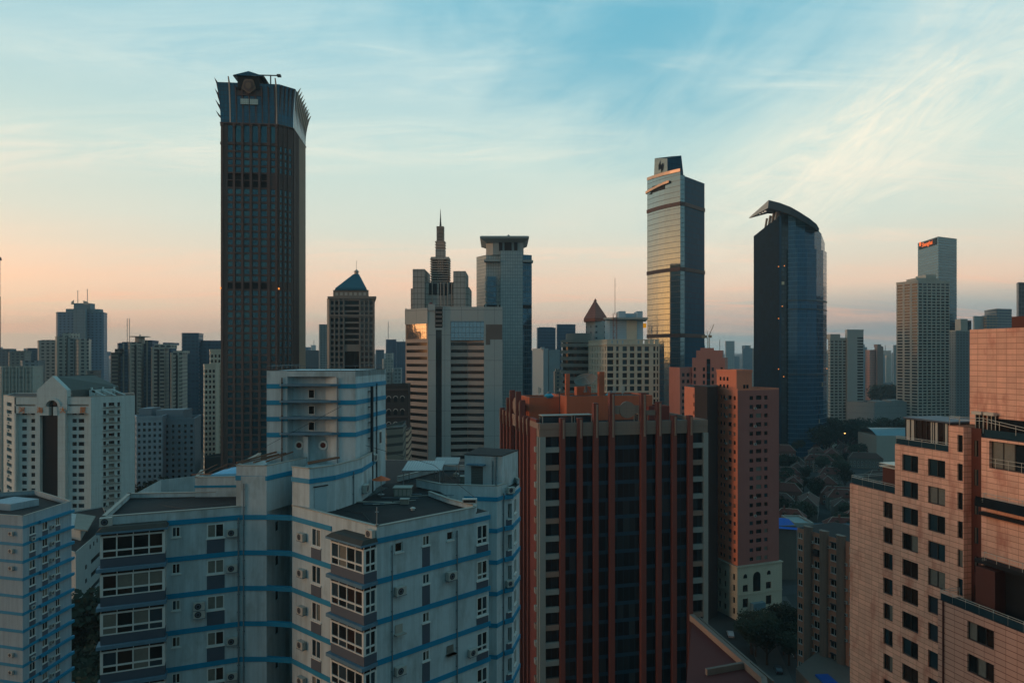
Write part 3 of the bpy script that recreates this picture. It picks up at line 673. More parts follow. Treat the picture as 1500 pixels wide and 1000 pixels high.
# ================================================================ RED PILLARED BUILDING
m_red = mat('red_stone', (114,62,54), .75, grid=(.9,.9,.02,.02), lcol=(96,48,42), var=.12)
m_redd = mat('red_stone_dark', (112,56,50), .8, var=.15); m_red_lit = mat('orange_lit_render', (178,98,70), .8, var=.12, streak=.1)  # rooftop rooms: the orange of the evening light is put into the colour
m_beige = mat('beige_stone', (134,116,104), .8, grid=(1.1,.7,.02,.02), lcol=(104,92,84), var=.1); m_gst = mat('grey_stone', (134,142,138), .8, var=.1)
g_off = mat('office_glass_floors', (18,28,34), .12, 0, .25, grid=(1.3,3.6,.07,.8), lcol=(36,66,82), lrough=.2, cell=.85, var=.1, cellcol=(54,66,70), bump=.05)
A = 12.7; C = (px(790,138), 138); def_u = (cos(R(A)), sin(R(A)))
Rr = ray(C, go(C, A, 10), 1036.5); Ll = ray(C, go(C, A+90, 10), 735)
Rw, Lw = dist(C, Rr), dist(C, Ll); Fr = (Rr[0]+Ll[0]-C[0], Rr[1]+Ll[1]-C[1])
T = Thing('red_pillared_office', 'dark glass office block with red stone pillars rising past its beige parapet', 'building', C)
zp = 74.2; zc = zp-2.75; FB = 3.6
body = MB(); body.pr([(C[0]+.6*cos(R(A+45)),C[1]+.6*sin(R(A+45))), (Rr[0]-.4,Rr[1]+.4), (Fr[0]-.3,Fr[1]-.3), (Ll[0]+.5,Ll[1]-.3)], 0, zp-.8, 0, 1); T.part('glazing', body, [g_off, m_deck])
u = lambda x: upx(C, Rr, x); v = lambda x: dist(C, Ll)-upx(C, Ll, x)         # v measured along Ll->C
co_ = MB(); co_.ob(C, Rr, 0, Rw, -.02, .8, zc, zp-1.2); co_.ob(C, Rr, 0, Rw, -.12, .5, zp-1.2, zp); co_.ob(Ll, C, 0, Lw, -.02, .8, zc, zp-1.2); co_.ob(Ll, C, 0, Lw-.51, -.12, .5, zp-1.2, zp)
co_.ob(Rr, Fr, .9, dist(Rr,Fr), 0, .5, zc, zp); co_.ob(Fr, Ll, .6, Rw-.9, 0, .5, zc, zp); T.part('parapet', co_, m_beige)
def pillar(A_, B_, uc, w, ztop, fin=True):
    mb = MB(); mb.ob(A_, B_, uc-w/2, uc+w/2, -.55, .58, 0, ztop); 
    if fin: mb.ob(A_, B_, uc-w*.18+w*.15, uc+w*.18+w*.15, -.72, -.551, zc-.4, ztop-.3, 1)
    T.part('pillar', mb, [m_red, m_beige])
for x, w, yt in ((823.3,1.05,612), (848.8,1.05,612), (872,1.05,590), (895.6,1.15,575), (941.5,1.15,575), (964.3,1.05,588), (986.5,1.05,608), (1010,1.05,608)):
    Q = ray(C, Rr, x); pillar(C, Rr, u(x), w, pz(yt, Q[1]))
for x, yt in ((735.8,597), (740.5,600), (745.5,582), (750.3,571), (759.2,573), (764.9,586), (770.2,609), (776,611)):
    Q = ray(C, Ll, x); pillar(Ll, C, v(x), .8, pz(yt, Q[1]))
pc = MB(); pc.ob(C, Rr, .0, 1.25, -.3, .59, 0, zc-.002); pc.ob(C, Rr, Rw-1.1, Rw, -.3, .59, 0, zc-.002); pc.ob(Ll, C, Lw-1.0, Lw-.31, -.3, .57, 0, zc-.002); T.part('corner_pier', pc, m_gst)
mbk = MB(); mbk.ob(Ll, C, v(786), v(777), -.1, .6, 0, zp+.6); T.part('pillar', mbk, m_redd)
z = zc-3.2; k = 0
while z > 2:
    mb = MB(); mb.ob(C, Rr, 1.251, u(819), -.2, .6, z, z+1.05); T.part('spandrel', mb, m_beige if k % 3 == 1 else m_gst)
    mb = MB(); mb.ob(C, Rr, u(1014), Rw-1.101, -.2, .6, z, z+1.05); T.part('spandrel', mb, m_beige if k % 3 == 1 else m_gst)
    mb = MB(); mb.ob(Ll, C, v(786)+.01, Lw-1.001, -.55, .5, z, z+1.05); T.part('spandrel', mb, m_beige if k % 3 == 1 else m_gst)
    z -= FB; k += 1
def disc(A_, B_, uc, zcn, r, y0, y1, m=None):
    L = dist(A_, B_); dx, dy = (B_[0]-A_[0])/L, (B_[1]-A_[1])/L; n = 28; mb = MB(); P = lambda u_, y_, z_: (A_[0]+dx*u_-dy*y_, A_[1]+dy*u_+dx*y_, z_)
    f = [P(uc+r*cos(2*pi*k/n), y0, zcn+r*sin(2*pi*k/n)) for k in range(n)]; b = [P(uc+r*cos(2*pi*k/n), y1, zcn+r*sin(2*pi*k/n)) for k in range(n)]
    mb.q(f); mb.q(b[::-1])
    for k in range(n): j = (k+1) % n; mb.q([f[k], b[k], b[j], f[j]])
    return mb
Q = ray(C, Rr, 919); zd = pz(600, Q[1]); mb = disc(C, Rr, u(919), zd, 1.75, -.1, .35); mb.ob(C, Rr, u(900)+.1, u(937)-.1, .0, .3, zd-.85, zd+.9); mb.ob(C, Rr, u(946), u(960), 0, .3, zd-1.2, zd-.2); T.part('medallion', mb, m_beige)
Q = ray(C, Ll, 754.7); zd = pz(594, Q[1]); mb = disc(Ll, C, v(754.7), zd, 1.9, -.1, .35); mb.ob(Ll, C, v(746), v(764), 0, .3, zd-.9, zd+.9); T.part('medallion', mb, m_beige)
# rooftop rooms
ins = lambda uu_, vv: (C[0]+def_u[0]*uu_-def_u[1]*vv, C[1]+def_u[1]*uu_+def_u[0]*vv)
def room(u0, u1, v0, v1, z0, z1, m, name='rooftop_room'):
    mb = MB(); mb.pr([ins(u0,v0),ins(u1,v0),ins(u1,v1),ins(u0,v1)], z0, z1, 0, 1); mb.ring([ins(u0,v0),ins(u1,v0),ins(u1,v1),ins(u0,v1)], .3, z1, z1+.35, 0); T.part(name, mb, [m, m_deck])
zr = zp-.8
room(9.5, 30, 12, 24, zr, zp+4.3, m_red_lit); room(2.2, 9.5, 17, 25, zr, zp+3.9, m_red_lit); room(28, 33, 9.5, 15, zr, zp+2.0, m_redd); room(-0+.9, 3.5, 20, 30, zr, zp+1.9, m_redd)
room(10.6, 11.5, 16, 16.9, zp+4.3, zp+9.2, m_red_lit, 'roof_post'); room(18.6, 19.9, 16, 17.2, zp+4.3, zp+9.6, m_red_lit, 'roof_post'); room(14.5, 18, 20, 22, zp+4.3, zp+6, m_red_lit, 'roof_post')
for u0, u1, v0 in ((1.3,7.6,2.2),(8.2,12,2.4),(22.5,24.5,2.4)):
    mb = MB(); q = [ins(u0,v0),ins(u1,v0),ins(u1,v0+2.4),ins(u0,v0+2.4)]
    for p in q: mb.pr([(p[0]-.08,p[1]-.08),(p[0]+.08,p[1]-.08),(p[0]+.08,p[1]+.08),(p[0]-.08,p[1]+.08)], zr, zp+1.25)
    mb.pr(inset(q,-.2), zp+1.251, zp+1.4); qq = inset(q,.1); mb.pr(qq, zr, zp+1.1, 1); T.part('roof_glasshouse', mb, [m_cap, g_blue])
T.finish()
# satellite dish
dc = ins(15.2, 15.5); z0 = zp+5.3; mb = MB(); n = 24; rings = []
ax = Vector((-.25,-.55,1)).normalized(); o1 = ax.orthogonal().normalized(); o2 = ax.cross(o1); c0_ = Vector((dc[0],dc[1],z0+2.0))
for i in range(6): r_ = 2.6*i/5+.01; rings.append([tuple(c0_+ax*(r_*r_*.17)+r_*(o1*cos(2*pi*k/n)+o2*sin(2*pi*k/n))) for k in range(n)])
for a, b in zip(rings, rings[1:]):
    for k in range(n): j = (k+1) % n; mb.q([a[k],a[j],b[j],b[k]], 0)
for k in range(3): a_ = 2*pi*k/3; mb.tube([rings[5][int(n*k/3)], tuple(c0_+ax*1.9)], .05, 1)
mb.tube([tuple(c0_), (dc[0],dc[1],z0)], .3, 1, 8)
for k in range(3): mb.tube([(dc[0]+.9*cos(k*2.1),dc[1]+.9*sin(k*2.1),z0-.1),(dc[0],dc[1],z0+1.6)], .07, 1)
solo('satellite_dish', mb, [mat('dish_mesh', (104,100,92), .7, var=.2), m_pipeg], 'big grey satellite dish on the orange-lit rooftop room of the red office', 'satellite dish', base=(dc[0],dc[1],z0-.1))
for i, (uu_, vv, h, lab) in enumerate(((23.5,14,2.0,'white panel antenna rightmost on the red office roof'), (21.8,15,1.7,'short panel antenna beside the blue cooling unit on the red roof'), (5,19,1.6,'pale cylinder antenna at the left of the satellite dish'))):
    p = ins(uu_, vv); zz = zp+4.3; mb = MB(); mb.tube([(*p,zz),(*p,zz+h+.6)], .06, 0); mb.box(p[0]-.22,p[0]+.22,p[1]-.3,p[1]-.05,zz+.7,zz+.5+h,1); mb.box(p[0]+.25,p[0]+.5,p[1]-.2,p[1],zz+.9,zz+.3+h,1)
    solo('roof_antenna', mb, [m_steel, m_acw], lab, 'antenna', base=(*p,zz))
for i, (uu_, vv, zz, lab) in enumerate(((20.2,13,zp+4.3,'bright blue cooling unit near the middle of the red office roof'), (7,17.6,zp+4.0,'flat turquoise cooling tower on the left rooftop room of the red office'))):
    p = ins(uu_, vv); mb = MB(); mb.cone(p,.9,1.15,zz,zz+.5,0,14); mb.cone(p,1.15,.6,zz+.5,zz+1.0,0,14); mb.cone(p,.45,.45,zz+1.0,zz+1.4,1,12); solo('cooling_tower', mb, [mat('turquoise_plastic', (40,132,160), .5), m_pipeg], lab, 'cooling tower', base=(*p,zz))
p = ins(8.6,14.4); mb = MB(); mb.tube([(*p,zr),(*p,zp+6)], .09); mb.box(p[0]-.15,p[0]+.15,p[1]-.15,p[1]+.15,zp+5.6,zp+6.3,1); solo('roof_antenna', mb, [m_pipe, m_acw], 'dark mast in front of the orange-lit rooftop wall of the red office', 'antenna', base=(*p,zr))
# ================================================================ RIGHT TILED BUILDING
m_tile = mat('salmon_stone_cladding', (226,172,146), .75, grid=(1.15,.62,.03,.06), lcol=(164,108,88), var=.14, streak=.16, cell=.09, stain=(176,104,84))
m_tile2 = mat('pink_brown_stone', (196,150,130), .75, grid=(1.15,.62,.035,.07), lcol=(120,72,60), var=.1, cell=.06)
m_brown = mat('brown_panel', (84,44,36), .7, var=.15)
m_white_r = mat('white_rail', (186,180,166), .4)
V = (-.261,.965); Mo = (47.3,86)
def off(o): return (Mo[0]+o*.965, Mo[1]+o*.261)
def line(o): a = off(o); return a, (a[0]+V[0]*10, a[1]+V[1]*10)
def mp_(x, o=0): return ray(*line(o), x)
def back(p, L): return (p[0]+.965*L, p[1]+.261*L)
T = Thing('stepped_apartment_tower', 'salmon stone clad apartment tower stepping up in terraces at the right edge of the photo', 'building', (52,84), wallm=[m_tile])
a1, a2, a3, a4, a5 = mp_(1245), mp_(1311), mp_(1389.5), mp_(1411.5), mp_(1560)
u = lambda x: upx(a1, a5, x)
z1, z2, z3 = 70.75, 77.0, 80.05
zr0 = 68.5+3.2*2
h1 = [(upx(a1,a2,1294), upx(a1,a2,1307.5), 68.5-1.0-3.2*k, 68.5+1.0-3.2*k) for k in range(20)]
T.face(a1, a2, 0, z1, h1, 'd21', .3, 'home')
h2 = [h for k in range(22) for h in [(upx(a2,a3,1321.5), upx(a2,a3,1344.8), zr0-1-3.2*k, zr0+1-3.2*k), (upx(a2,a3,1359.3), upx(a2,a3,1384.5), zr0-1-3.2*k, zr0+1-3.2*k)]]
T.face(a2, a3, 0, z2, h2, 'd21', .3, 'home')
h3 = [(upx(a3,a4,1402.5), dist(a3,a4)-.1, zr0+2.3-3.2*k, zr0+4.2-3.2*k) for k in range(23)]
T.face(a3, a4, 0, z3, h3, 'd11', .3, 'home')
# recessed brown bay, then the terraces
b1 = back(a4, 1.1); b2 = mp_(1437.5, 1.1); a6 = mp_(1437.5, -.1); a7 = mp_(1570, -.1)
T.face(a4, b1, 0, z3)
h4 = [(.35, dist(b1,b2)-.35, zr0+1.9-3.2*k, zr0+3.7-3.2*k) for k in range(23)]
T.face(b1, b2, 0, z3-.1, h4, 'd21', .15, 'home', m=1)
T.face(b2, a6, 0, z3-.9)
wd = dist(a6, a7); w5 = lambda x: upx(a6, a7, x)
def zat(y, x, o=-.1): return pz(y, mp_(x, o)[1])
zA0, zA1 = zat(686,1455), zat(646,1455); zB0, zB1 = zat(818,1462), zat(758,1462); zC0, zC1 = zat(905,1470), zat(838,1470)
T.face(a6, a7, 0, z3-.9, [(w5(1449), wd-2, zA0, zA1)], 'd51', .5, 'home')
# back & tops
far1, far2, far3 = back(a1, 20), back(a2, 20), back(a7, 34)
T.face(far1, a1, 0, z1); T.face(a7, far3, 0, z3-.9); T.face(far3, back(a1,34), 0, z2); T.face(back(a1,34), far1, 0, z1)
t_ = MB(); t_.q([(*a1,z1-.05),(*a2,z1-.05),(*back(a2,34),z1-.05),(*back(a1,34),z1-.05)]); t_.q([(*a2,z2-.05),(*a3,z2-.05),(*back(a3,34),z2-.05),(*back(a2,34),z2-.05)]); t_.q([(*a3,z3-.95),(*a4,z3-.95),(*b1,z3-.95),(*b2,z3-.95),(*a6,z3-.95),(*a7,z3-.95),(*back(a7,34),z3-.95),(*back(a3,34),z3-.95)])
T.part('roof', t_, m_deck)
st_ = MB(); st_.wall(back(a2,.0), back(a2,-.001), z1, z2, []) if 0 else None
st_.q([(*back(a2,34),z1-.1),(*a2,z1-.1),(*a2,z2),(*back(a2,34),z2)]); st_.q([(*back(a3,34),z2-.1),(*a3,z2-.1),(*a3,z3),(*back(a3,34),z3)]); T.part('step_wall', st_, m_tile)
T.wallm = [m_tile, m_brown]
# terrace dividers seen as deep shelves
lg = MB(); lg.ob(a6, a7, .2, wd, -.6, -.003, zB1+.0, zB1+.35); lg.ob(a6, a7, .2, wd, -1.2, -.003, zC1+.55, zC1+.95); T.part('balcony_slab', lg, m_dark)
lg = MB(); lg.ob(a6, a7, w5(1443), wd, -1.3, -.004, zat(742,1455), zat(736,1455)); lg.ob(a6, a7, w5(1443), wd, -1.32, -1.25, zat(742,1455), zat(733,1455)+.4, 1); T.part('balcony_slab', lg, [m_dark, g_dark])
rl = MB(); ya = lambda x: mp_(x, -1.3)
for zz in (zat(735,1455)+.1, zC1+1.0):
    p_, q_ = ya(1442), ya(1560); railing(rl, [(*p_,zz),(*q_,zz)], .9, (1.0,.55), 1.2, .025)
    for k in range(7): rl.tube([(p_[0]-.25,p_[1],zz+.15*k),(p_[0]+.3,p_[1]+.1,zz+.15*k)], .025)
    T.part('railing', rl, m_white_r); rl = MB()
p_, q_ = mp_(1440, -.05), mp_(1560, -.05); railing(rl, [(*p_,zA0+.02),(*q_,zA0+.02)], 1.0, (1.0,.6), 1.3, .025)
T.part('railing', rl, m_white_r)
bx = MB(); bx.ob(a6, a7, w5(1446), w5(1475), -1.6, -.004, zC0-1.5, zC1+.3); T.part('brown_enclosure', bx, m_brown)
bx = MB(); bx.ob(a6, a7, w5(1476), wd, -.3, -.004, zC0-2.0, zC1+.4); T.part('painted_recess', bx, m_dark)  # projecting dark box, the shade of a recess put into its colour
# railings on the roofs
rl = MB()
railing(rl, [(*back(a1,.3),z1), (*back(a2,.3),z1)], 1.05, (1.0,.78), 1.6, .03); T.part('railing', rl, m_white_r); rl = MB(); railing(rl, [(*back(a1,14),z1), (*back(a1,.3),z1)], 1.05, (1.0,.78), 2.5, .03); T.part('railing', rl, m_white_r); rl = MB()
railing(rl, [(*back(a2,.2),z2), (*back(a3,.2),z2)], .95, (1.0,.75), 1.6, .03); T.part('railing', rl, m_white_r)
gp = MB(); gp.ob(a1, a2, 0, dist(a1,a2), .28, .31, z1+.05, z1+.75); T.part('glass_balustrade', gp, g_teal); gp = MB(); gp.ob(a2, a3, 0, dist(a2,a3), .18, .21, z2+.05, z2+.7); T.part('glass_balustrade', gp, g_teal)
rl = MB(); railing(rl, [(*back(a3,1.6),z3), (*back(a3,.15),z3), (*mp_(1405,.15),z3)], 1.0, (1.0,.8), 1.4, .03); c_ = mp_(1441,.5); railing(rl, [(*mp_(1405,.15),z3),(*c_,z3-.9+1.0),(*mp_(1540,.4),z3-.9+.1)], 1.0, (1.0,.7), 1.6, .03); T.part('railing', rl, m_white_r)
gp = MB(); q1, q2 = mp_(1442,.45), mp_(1540,.45); gp.ob(q1, q2, 0, dist(q1,q2), 0, .04, z3-.85, z3-.05); T.part('glass_balustrade', gp, g_teal)
# glazed penthouse with curtains on the second terrace
pa, pb = mp_(1327, 3.5), mp_(1392, 3.2)
ph = MB(); ph.pr([pa, pb, back(pb, 5), back(pa, 5)], z2, z2+2.9, 0, 1); ph.pr(inset([pa, pb, back(pb, 5), back(pa, 5)], -.25), z2+2.901, z2+3.1, 1); pr_ = T.part('penthouse', ph, [g_brn, m_slate])
cu = MB(); Lp = dist(pa, pb)
for c_, w_ in ((.06,.08),(.16,.08),(.62,.07),(.72,.07),(.92,.05),(.99,.02)): cu.ob(pa, pb, (c_-w_/2)*Lp, (c_+w_/2)*Lp, -.04, -.003, z2+.1, z2+2.8)
T.part('curtain', cu, mat('pale_curtain', (170,168,158), .9), pr_)
fm = MB()
for k in range(9): fm.ob(pa, pb, max(0,k*Lp/8-.05), k*Lp/8+.05, -.09, -.041, z2, z2+2.9)
T.part('frame', fm, dframe, pr_)
# small glazed room on the first terrace
pa, pb = mp_(1293, 2.0), mp_(1311, 2.0); ph = MB(); ph.pr([pa, pb, back(pb,3), back(pa,3)], z1, z1+2.7, 0, 1); ph.pr(inset([pa, pb, back(pb,3), back(pa,3)],-.3), z1+2.701, z1+2.85, 1); ph.pr(inset([pa, pb, back(pb,3), back(pa,3)],-.3), z1+3.1, z1+3.2, 1); T.part('terrace_room', ph, [m_brown, m_white_r])
# upper tall block
o1, o2 = mp_(1420.5, 4.0), mp_(1580, 4.0); zt = pz(489, o1[1])
ub = MB(); ub.pr([o1, o2, back(o2,26), back(o1,26)], z3-1, zt, 0, 1); ub.ring([o1, o2, back(o2,26), back(o1,26)], .4, zt, zt+.5, 0); T.part('upper_block', ub, [m_tile, m_deck])
rb = MB(); q1, q2 = mp_(1482, 7), mp_(1560, 7); rb.pr([q1,q2,back(q2,6),back(q1,6)], zt-.1, zt+1.9, 0); T.part('rooftop_room', rb, m_brown)
# doorways & awnings on the top terrace
for xa, xb in ((1429,1441),(1446.5,1459)):
    A_, B_ = mp_(xa, 3.6), mp_(xb, 3.6); dd = MB(); dd.pr([A_, B_, back(B_,.39), back(A_,.39)], z3-.9, z3+1.2); q_ = T.part('terrace_door', dd, g_dark)
    fm = MB(); L_d = dist(A_,B_); fm.ob(A_, B_, 0, .07, -.06, -.003, z3-.9, z3+1.2); fm.ob(A_, B_, L_d-.07, L_d, -.06, -.003, z3-.9, z3+1.2); fm.ob(A_, B_, L_d/2-.03, L_d/2+.03, -.06, -.003, z3-.9, z3+1.2); fm.ob(A_, B_, -.1, L_d+.1, -.5, -.003, z3+1.21, z3+1.55); T.part('frame', fm, m_white_r, q_)
dd = MB(); A_, B_ = mp_(1462,3.8), mp_(1540,3.8); dd.pr([A_,B_,back(B_,.19),back(A_,.19)], z3-.9, z3+.9); T.part('terrace_window', dd, g_dark)
# lower projecting block
e1, e2 = mp_(1374, -3.2), mp_(1570, -3.2); ze = pz(877, e1[1])
he = [(upx(e1,e2,1417), upx(e1,e2,1456), ze-2.9-3.4*k, ze-1.0-3.4*k) for k in range(14)]
T.face(e1, e2, 0, ze, he, 'd31', .3, 'home', m=2); T.w.wall(back(e1,3.25), e1, 0, ze, [], 2); T.wallm = [m_tile, m_brown, m_tile2]
dk = MB(); dk.q([(*e1,ze-.05),(*e2,ze-.05),(*back(e2,3.1),ze-.05),(*back(e1,3.1),ze-.05)]); T.part('terrace', dk, m_deck)
rl = MB(); railing(rl, [(*back(e1,3),ze), (*back(e1,.3),ze), (*back(e2,.3),ze)], 1.0, (1.0,.78), 1.5, .028); T.part('railing', rl, m_white_r)
gp = MB(); gp.ob(e1, e2, .1, dist(e1,e2), .28, .3, ze, ze+.7); T.part('glass_balustrade', gp, g_teal)
pipe(T, e1, e2, upx(e1,e2,1382), 0, ze, .1, m_brown, -.05)
wc = MB()
T.finish()
# ================================================================ PINK RESIDENTIAL TOWER on its white podium
m_pink = mat('red_pink_render', (156,98,90), .85, var=.1, streak=.12); m_pink_lit = mat('sunlit_pink_render', (206,126,98), .8, var=.1, streak=.12)  # second material: the pink render with warm low sunlight put into its colour
m_pod = mat('cream_podium_stone', (186,180,160), .8, var=.12, grid=(1.2,.6,.03,.03), lcol=(150,146,130))
Y0 = 227; C = pt(1080.5, Y0); A = 21
Rr = ray(C, go(C, A, 10), 1141); L1 = ray(C, go(C, A+90, 10), 1050.5)
T = Thing('pink_apartment_tower', 'red-pink apartment tower with a white arched podium right of the pillared office', 'building', C, wallm=[m_pink, m_pink_lit, m_pod])
zt = pz(572, Y0); zpod = pz(830, Y0)
fh = 3.0
u = lambda x: upx(C, Rr, x); Lv = dist(C, L1); v = lambda x: Lv-upx(C, L1, x)
hr = [h for k in range(20) for h in [(u(1098), u(1103.5), zt-3.2-fh*k, zt-1.9-fh*k), (u(1107.5), u(1115.5), zt-3.2-fh*k, zt-1.8-fh*k), (u(1119.5), u(1124.5), zt-3.2-fh*k, zt-1.9-fh*k)] if zt-3.2-fh*k > zpod+.5]
T.face(C, Rr, zpod, zt, hr, 'p', .25, 'home')
hl = [h for k in range(20) for h in [(v(1057.5), v(1054.5), zt-3.2-fh*k, zt-1.9-fh*k), (v(1062), v(1059), zt-3.2-fh*k, zt-1.9-fh*k), (v(1071.5), v(1066.5), zt-3.2-fh*k, zt-1.8-fh*k), (v(1077.5), v(1074.5), zt-3.2-fh*k, zt-1.9-fh*k)] if zt-3.2-fh*k > zpod+.5]
T.face(L1, C, zpod, zt, [tuple(sorted(h[:2]))+h[2:] for h in hl], 'p', .3, 'home', m=1)
Fr = (Rr[0]+L1[0]-C[0], Rr[1]+L1[1]-C[1])
T.face(Rr, Fr, 0, zt); T.face(Fr, L1, 0, zt)
dk = MB(); dk.q([(*p, zt-.05) for p in (C, Rr, Fr, L1)]); T.part('roof', dk, m_deck)
par = MB(); par.ring([C, Rr, Fr, L1], .3, zt-.01, zt+.6); T.part('parapet', par, m_pink_lit)
# raised top
U1 = go(go(C,A,2.0),A+90,3); Ur = ray(U1, go(U1,A,10), 1101.5); Ul = ray(U1, go(U1,A+90,10), 1050)
ub = MB(); Uf = (Ur[0]+Ul[0]-U1[0], Ur[1]+Ul[1]-U1[1]); zu = pz(543, U1[1])
up_ = MB(); up_.pr([U1, Ur, Uf, Ul], zt-.06, zu, 0, 1); up_.ring(inset([U1,Ur,Uf,Ul],-.15), .4, zu-.6, zu+.35, 0); rt = T.part('raised_top', up_, [m_pink_lit, m_deck])
Lq = dist(Ul, U1)
for A_, B_, c_, z_ in [(Ul,U1,c_*Lq,z_) for c_ in (.2,.38,.56) for z_ in (3.0,.4)]+[(U1,Ur,c_*dist(U1,Ur),.5) for c_ in (.5,.7)]: wm_ = MB(); wm_.ob(A_, B_, c_-.45, c_+.45, -.04, -.003, zt+z_, zt+z_+1.3); T.part('window', wm_, g_dark, rt)
# left wing with dark slot
sA, sB = go(L1, A+90, 0), None
S1 = ray(go(L1,A+180,1.5), go(go(L1,A+180,1.5),A+90,10), 1050.5); 
s0, s1 = pt(1036, 226), pt(1051.5, 231.5); zs = pz(566, 228); sl_ = MB(); sl_.pr([s0, s1, (s1[0]+3,s1[1]+10), (s0[0]-1,s0[1]+12)], 0, zs, 0); T.part('stair_slot', sl_, mat('dark_brown_render', (48,40,38), .9))
w0, w1 = pt(1002.5, 249), pt(1035, 228.5); zw = pz(568, 236); Lw_ = dist(w0, w1)
hw = [h for k in range(22) for h in [(Lw_*.42,Lw_*.47,zw-3.6-fh*k,zw-2.3-fh*k),(Lw_*.55,Lw_*.62,zw-3.6-fh*k,zw-2.3-fh*k),(Lw_*.7,Lw_*.77,zw-3.6-fh*k,zw-2.3-fh*k),(Lw_*.84,Lw_*.93,zw-3.7-fh*k,zw-2.2-fh*k)]]
T.face(w0, w1, 0, zw, hw, 'p', .3, 'home', m=1); T.face(w1, (w1[0]+6,w1[1]+20), 0, zw); T.face((w1[0]+6,w1[1]+20), (w0[0]+6,w0[1]+14), 0, zw); T.face((w0[0]+6,w0[1]+14), w0, 0, zw)
dk = MB(); dk.q([(*w0,zw-.05),(*w1,zw-.05),(w1[0]+6,w1[1]+20,zw-.05),(w0[0]+6,w0[1]+14,zw-.05)]); T.part('roof', dk, m_deck)
# podium
pc, prr, pl = go(go(C,A,-.5),A-90,.5), go(Rr,A-60,1.0), go(L1,A+180,.7)
hp = []; P0 = dist(pc, prr); pu = lambda x: upx(pc, prr, x)
zb = lambda y: pz(y, Y0)
T.face(pc, prr, 0, zpod, [(pu(1088),pu(1095.5),zb(867),zb(857)),(pu(1122),pu(1129.5),zb(867),zb(857)),(pu(1088),pu(1096),zb(890),zb(877)),(pu(1122),pu(1130),zb(890),zb(877))], 'd21', .4, 'dark', m=2)
T.face(pl, pc, 0, zpod, [(dist(pl,pc)*f-.5, dist(pl,pc)*f+.5, zb(y)+.0, zb(y)+2) for f in (.2,.45,.85) for y in (850,866,884,900)], 'd11', .4, 'dark', m=2)
cn = MB(); cn.ob(pc, prr, -.2, P0+.3, -.35, 1.2, zpod, zpod+.35); cn.ob(pl, pc, 0, dist(pl,pc)+.19, -.35, .9, zpod, zpod+.352); cn.ob(pc, prr, -.1, P0, -.18, -.004, zb(871.5), zb(870)); cn.ob(pl, pc, 0, dist(pl,pc), -.18, -.004, zb(871.5), zb(870)); T.part('cornice', cn, m_pod)
def arch(A_, B_, uc, zc_, r, zlo, m):
    L = dist(A_, B_); dx, dy = (B_[0]-A_[0])/L, (B_[1]-A_[1])/L; P = lambda u_, y_, z_: (A_[0]+dx*u_-dy*y_, A_[1]+dy*u_+dx*y_, z_); mb = MB(); n = 12
    pts = [P(uc-r,-.06,zlo)]+[P(uc+r,-.06,zlo)]+[P(uc+r*cos(pi*k/n),-.06,zc_+r*sin(pi*k/n)) for k in range(n+1)]; mb.q(pts)
    i_ = pts[2:]; o_ = [P(uc+(r+.3)*cos(pi*k/n),-.12,zc_+(r+.3)*sin(pi*k/n)) for k in range(n+1)]; i2 = [P(uc+r*cos(pi*k/n),-.12,zc_+r*sin(pi*k/n)) for k in range(n+1)]
    for k in range(n): mb.q([i2[k], o_[k], o_[k+1], i2[k+1]], 1); mb.q([i2[k+1], i_[k+1], i_[k], i2[k]], 1); mb.q([o_[k], P(uc+(r+.3)*cos(pi*k/n),-.003,zc_+(r+.3)*sin(pi*k/n)), P(uc+(r+.3)*cos(pi*(k+1)/n),-.003,zc_+(r+.3)*sin(pi*(k+1)/n)), o_[k+1]], 1)
    return mb
T.part('arched_window', arch(pc, prr, pu(1108.5), zb(846), 1.5, zb(868), None), [g_dark, m_pod])
T.part('arched_window', arch(pc, prr, pu(1091.5), zb(844), .75, zb(847), None), [g_dark, m_pod]); T.part('arched_window', arch(pc, prr, pu(1126), zb(843), .75, zb(846), None), [g_dark, m_pod])
aw = MB(); aw.ob(pc, prr, pu(1099), pu(1117), -1.6, -.004, zb(894), zb(884)); T.part('entrance_canopy', aw, mat('frosted_canopy', (96,128,140), .3))
for k in range(0, 15, 1):
    if rr.random() < .7: ac(T, L1, C, v(1064.5), zt-3.4-fh*k, 1.1)
    if rr.random() < .4: ac(T, C, Rr, u(1105.3), zt-3.4-fh*k, 1.1)
T.finish()
# ================================================================ pink block behind
m_pk2 = mat('dusty_pink_render', (170,116,104), .85, var=.1, streak=.1)
T = Thing('pink_stepped_apartments', 'dusty pink stepped apartment block with a crane behind its roof, left of the red-pink tower', 'building', pt(1018,330), wallm=[m_pk2])
a, b, c = pt(980,345), pt(996,330), pt(1019,333); zt = pz(538,332)
T.face(a, b, 0, zt); hh = [h for k in range(24) for h in [(L_*f-.8, L_*f+.8, zt-4.4-3.2*k, zt-2.7-3.2*k) for L_ in [dist(b,c)] for f in (.22,.52,.82)]]
T.face(b, c, 0, zt, hh, 'p', .3, 'std'); T.face(c, pt(1024,350), 0, zt); T.face(pt(1024,350), a, 0, zt)
d1, d2, d3 = pt(1014,331), pt(1035,329), pt(1062,331); z2_ = pz(524,330); hh = [(dist(d1,d3)*f-.6, dist(d1,d3)*f+.6, z2_-6.4-3.2*k, z2_-4.6-3.2*k) for k in range(24) for f in (.08,.36,.63,.9)]
T.face(d1, d3, 0, z2_, hh, 'p', .3, 'std'); T.face(d3, pt(1066,350), 0, z2_); T.face(pt(1066,350), pt(1016,350), 0, z2_); T.face(pt(1016,350), d1, 0, z2_)
mb = MB(); mb.q([(*p, zt-.05) for p in (a,b,c,pt(1024,350))]); mb.q([(*p, z2_-.05) for p in (d1,d3,pt(1066,350),pt(1016,350))]); T.part('roof', mb, m_deck)
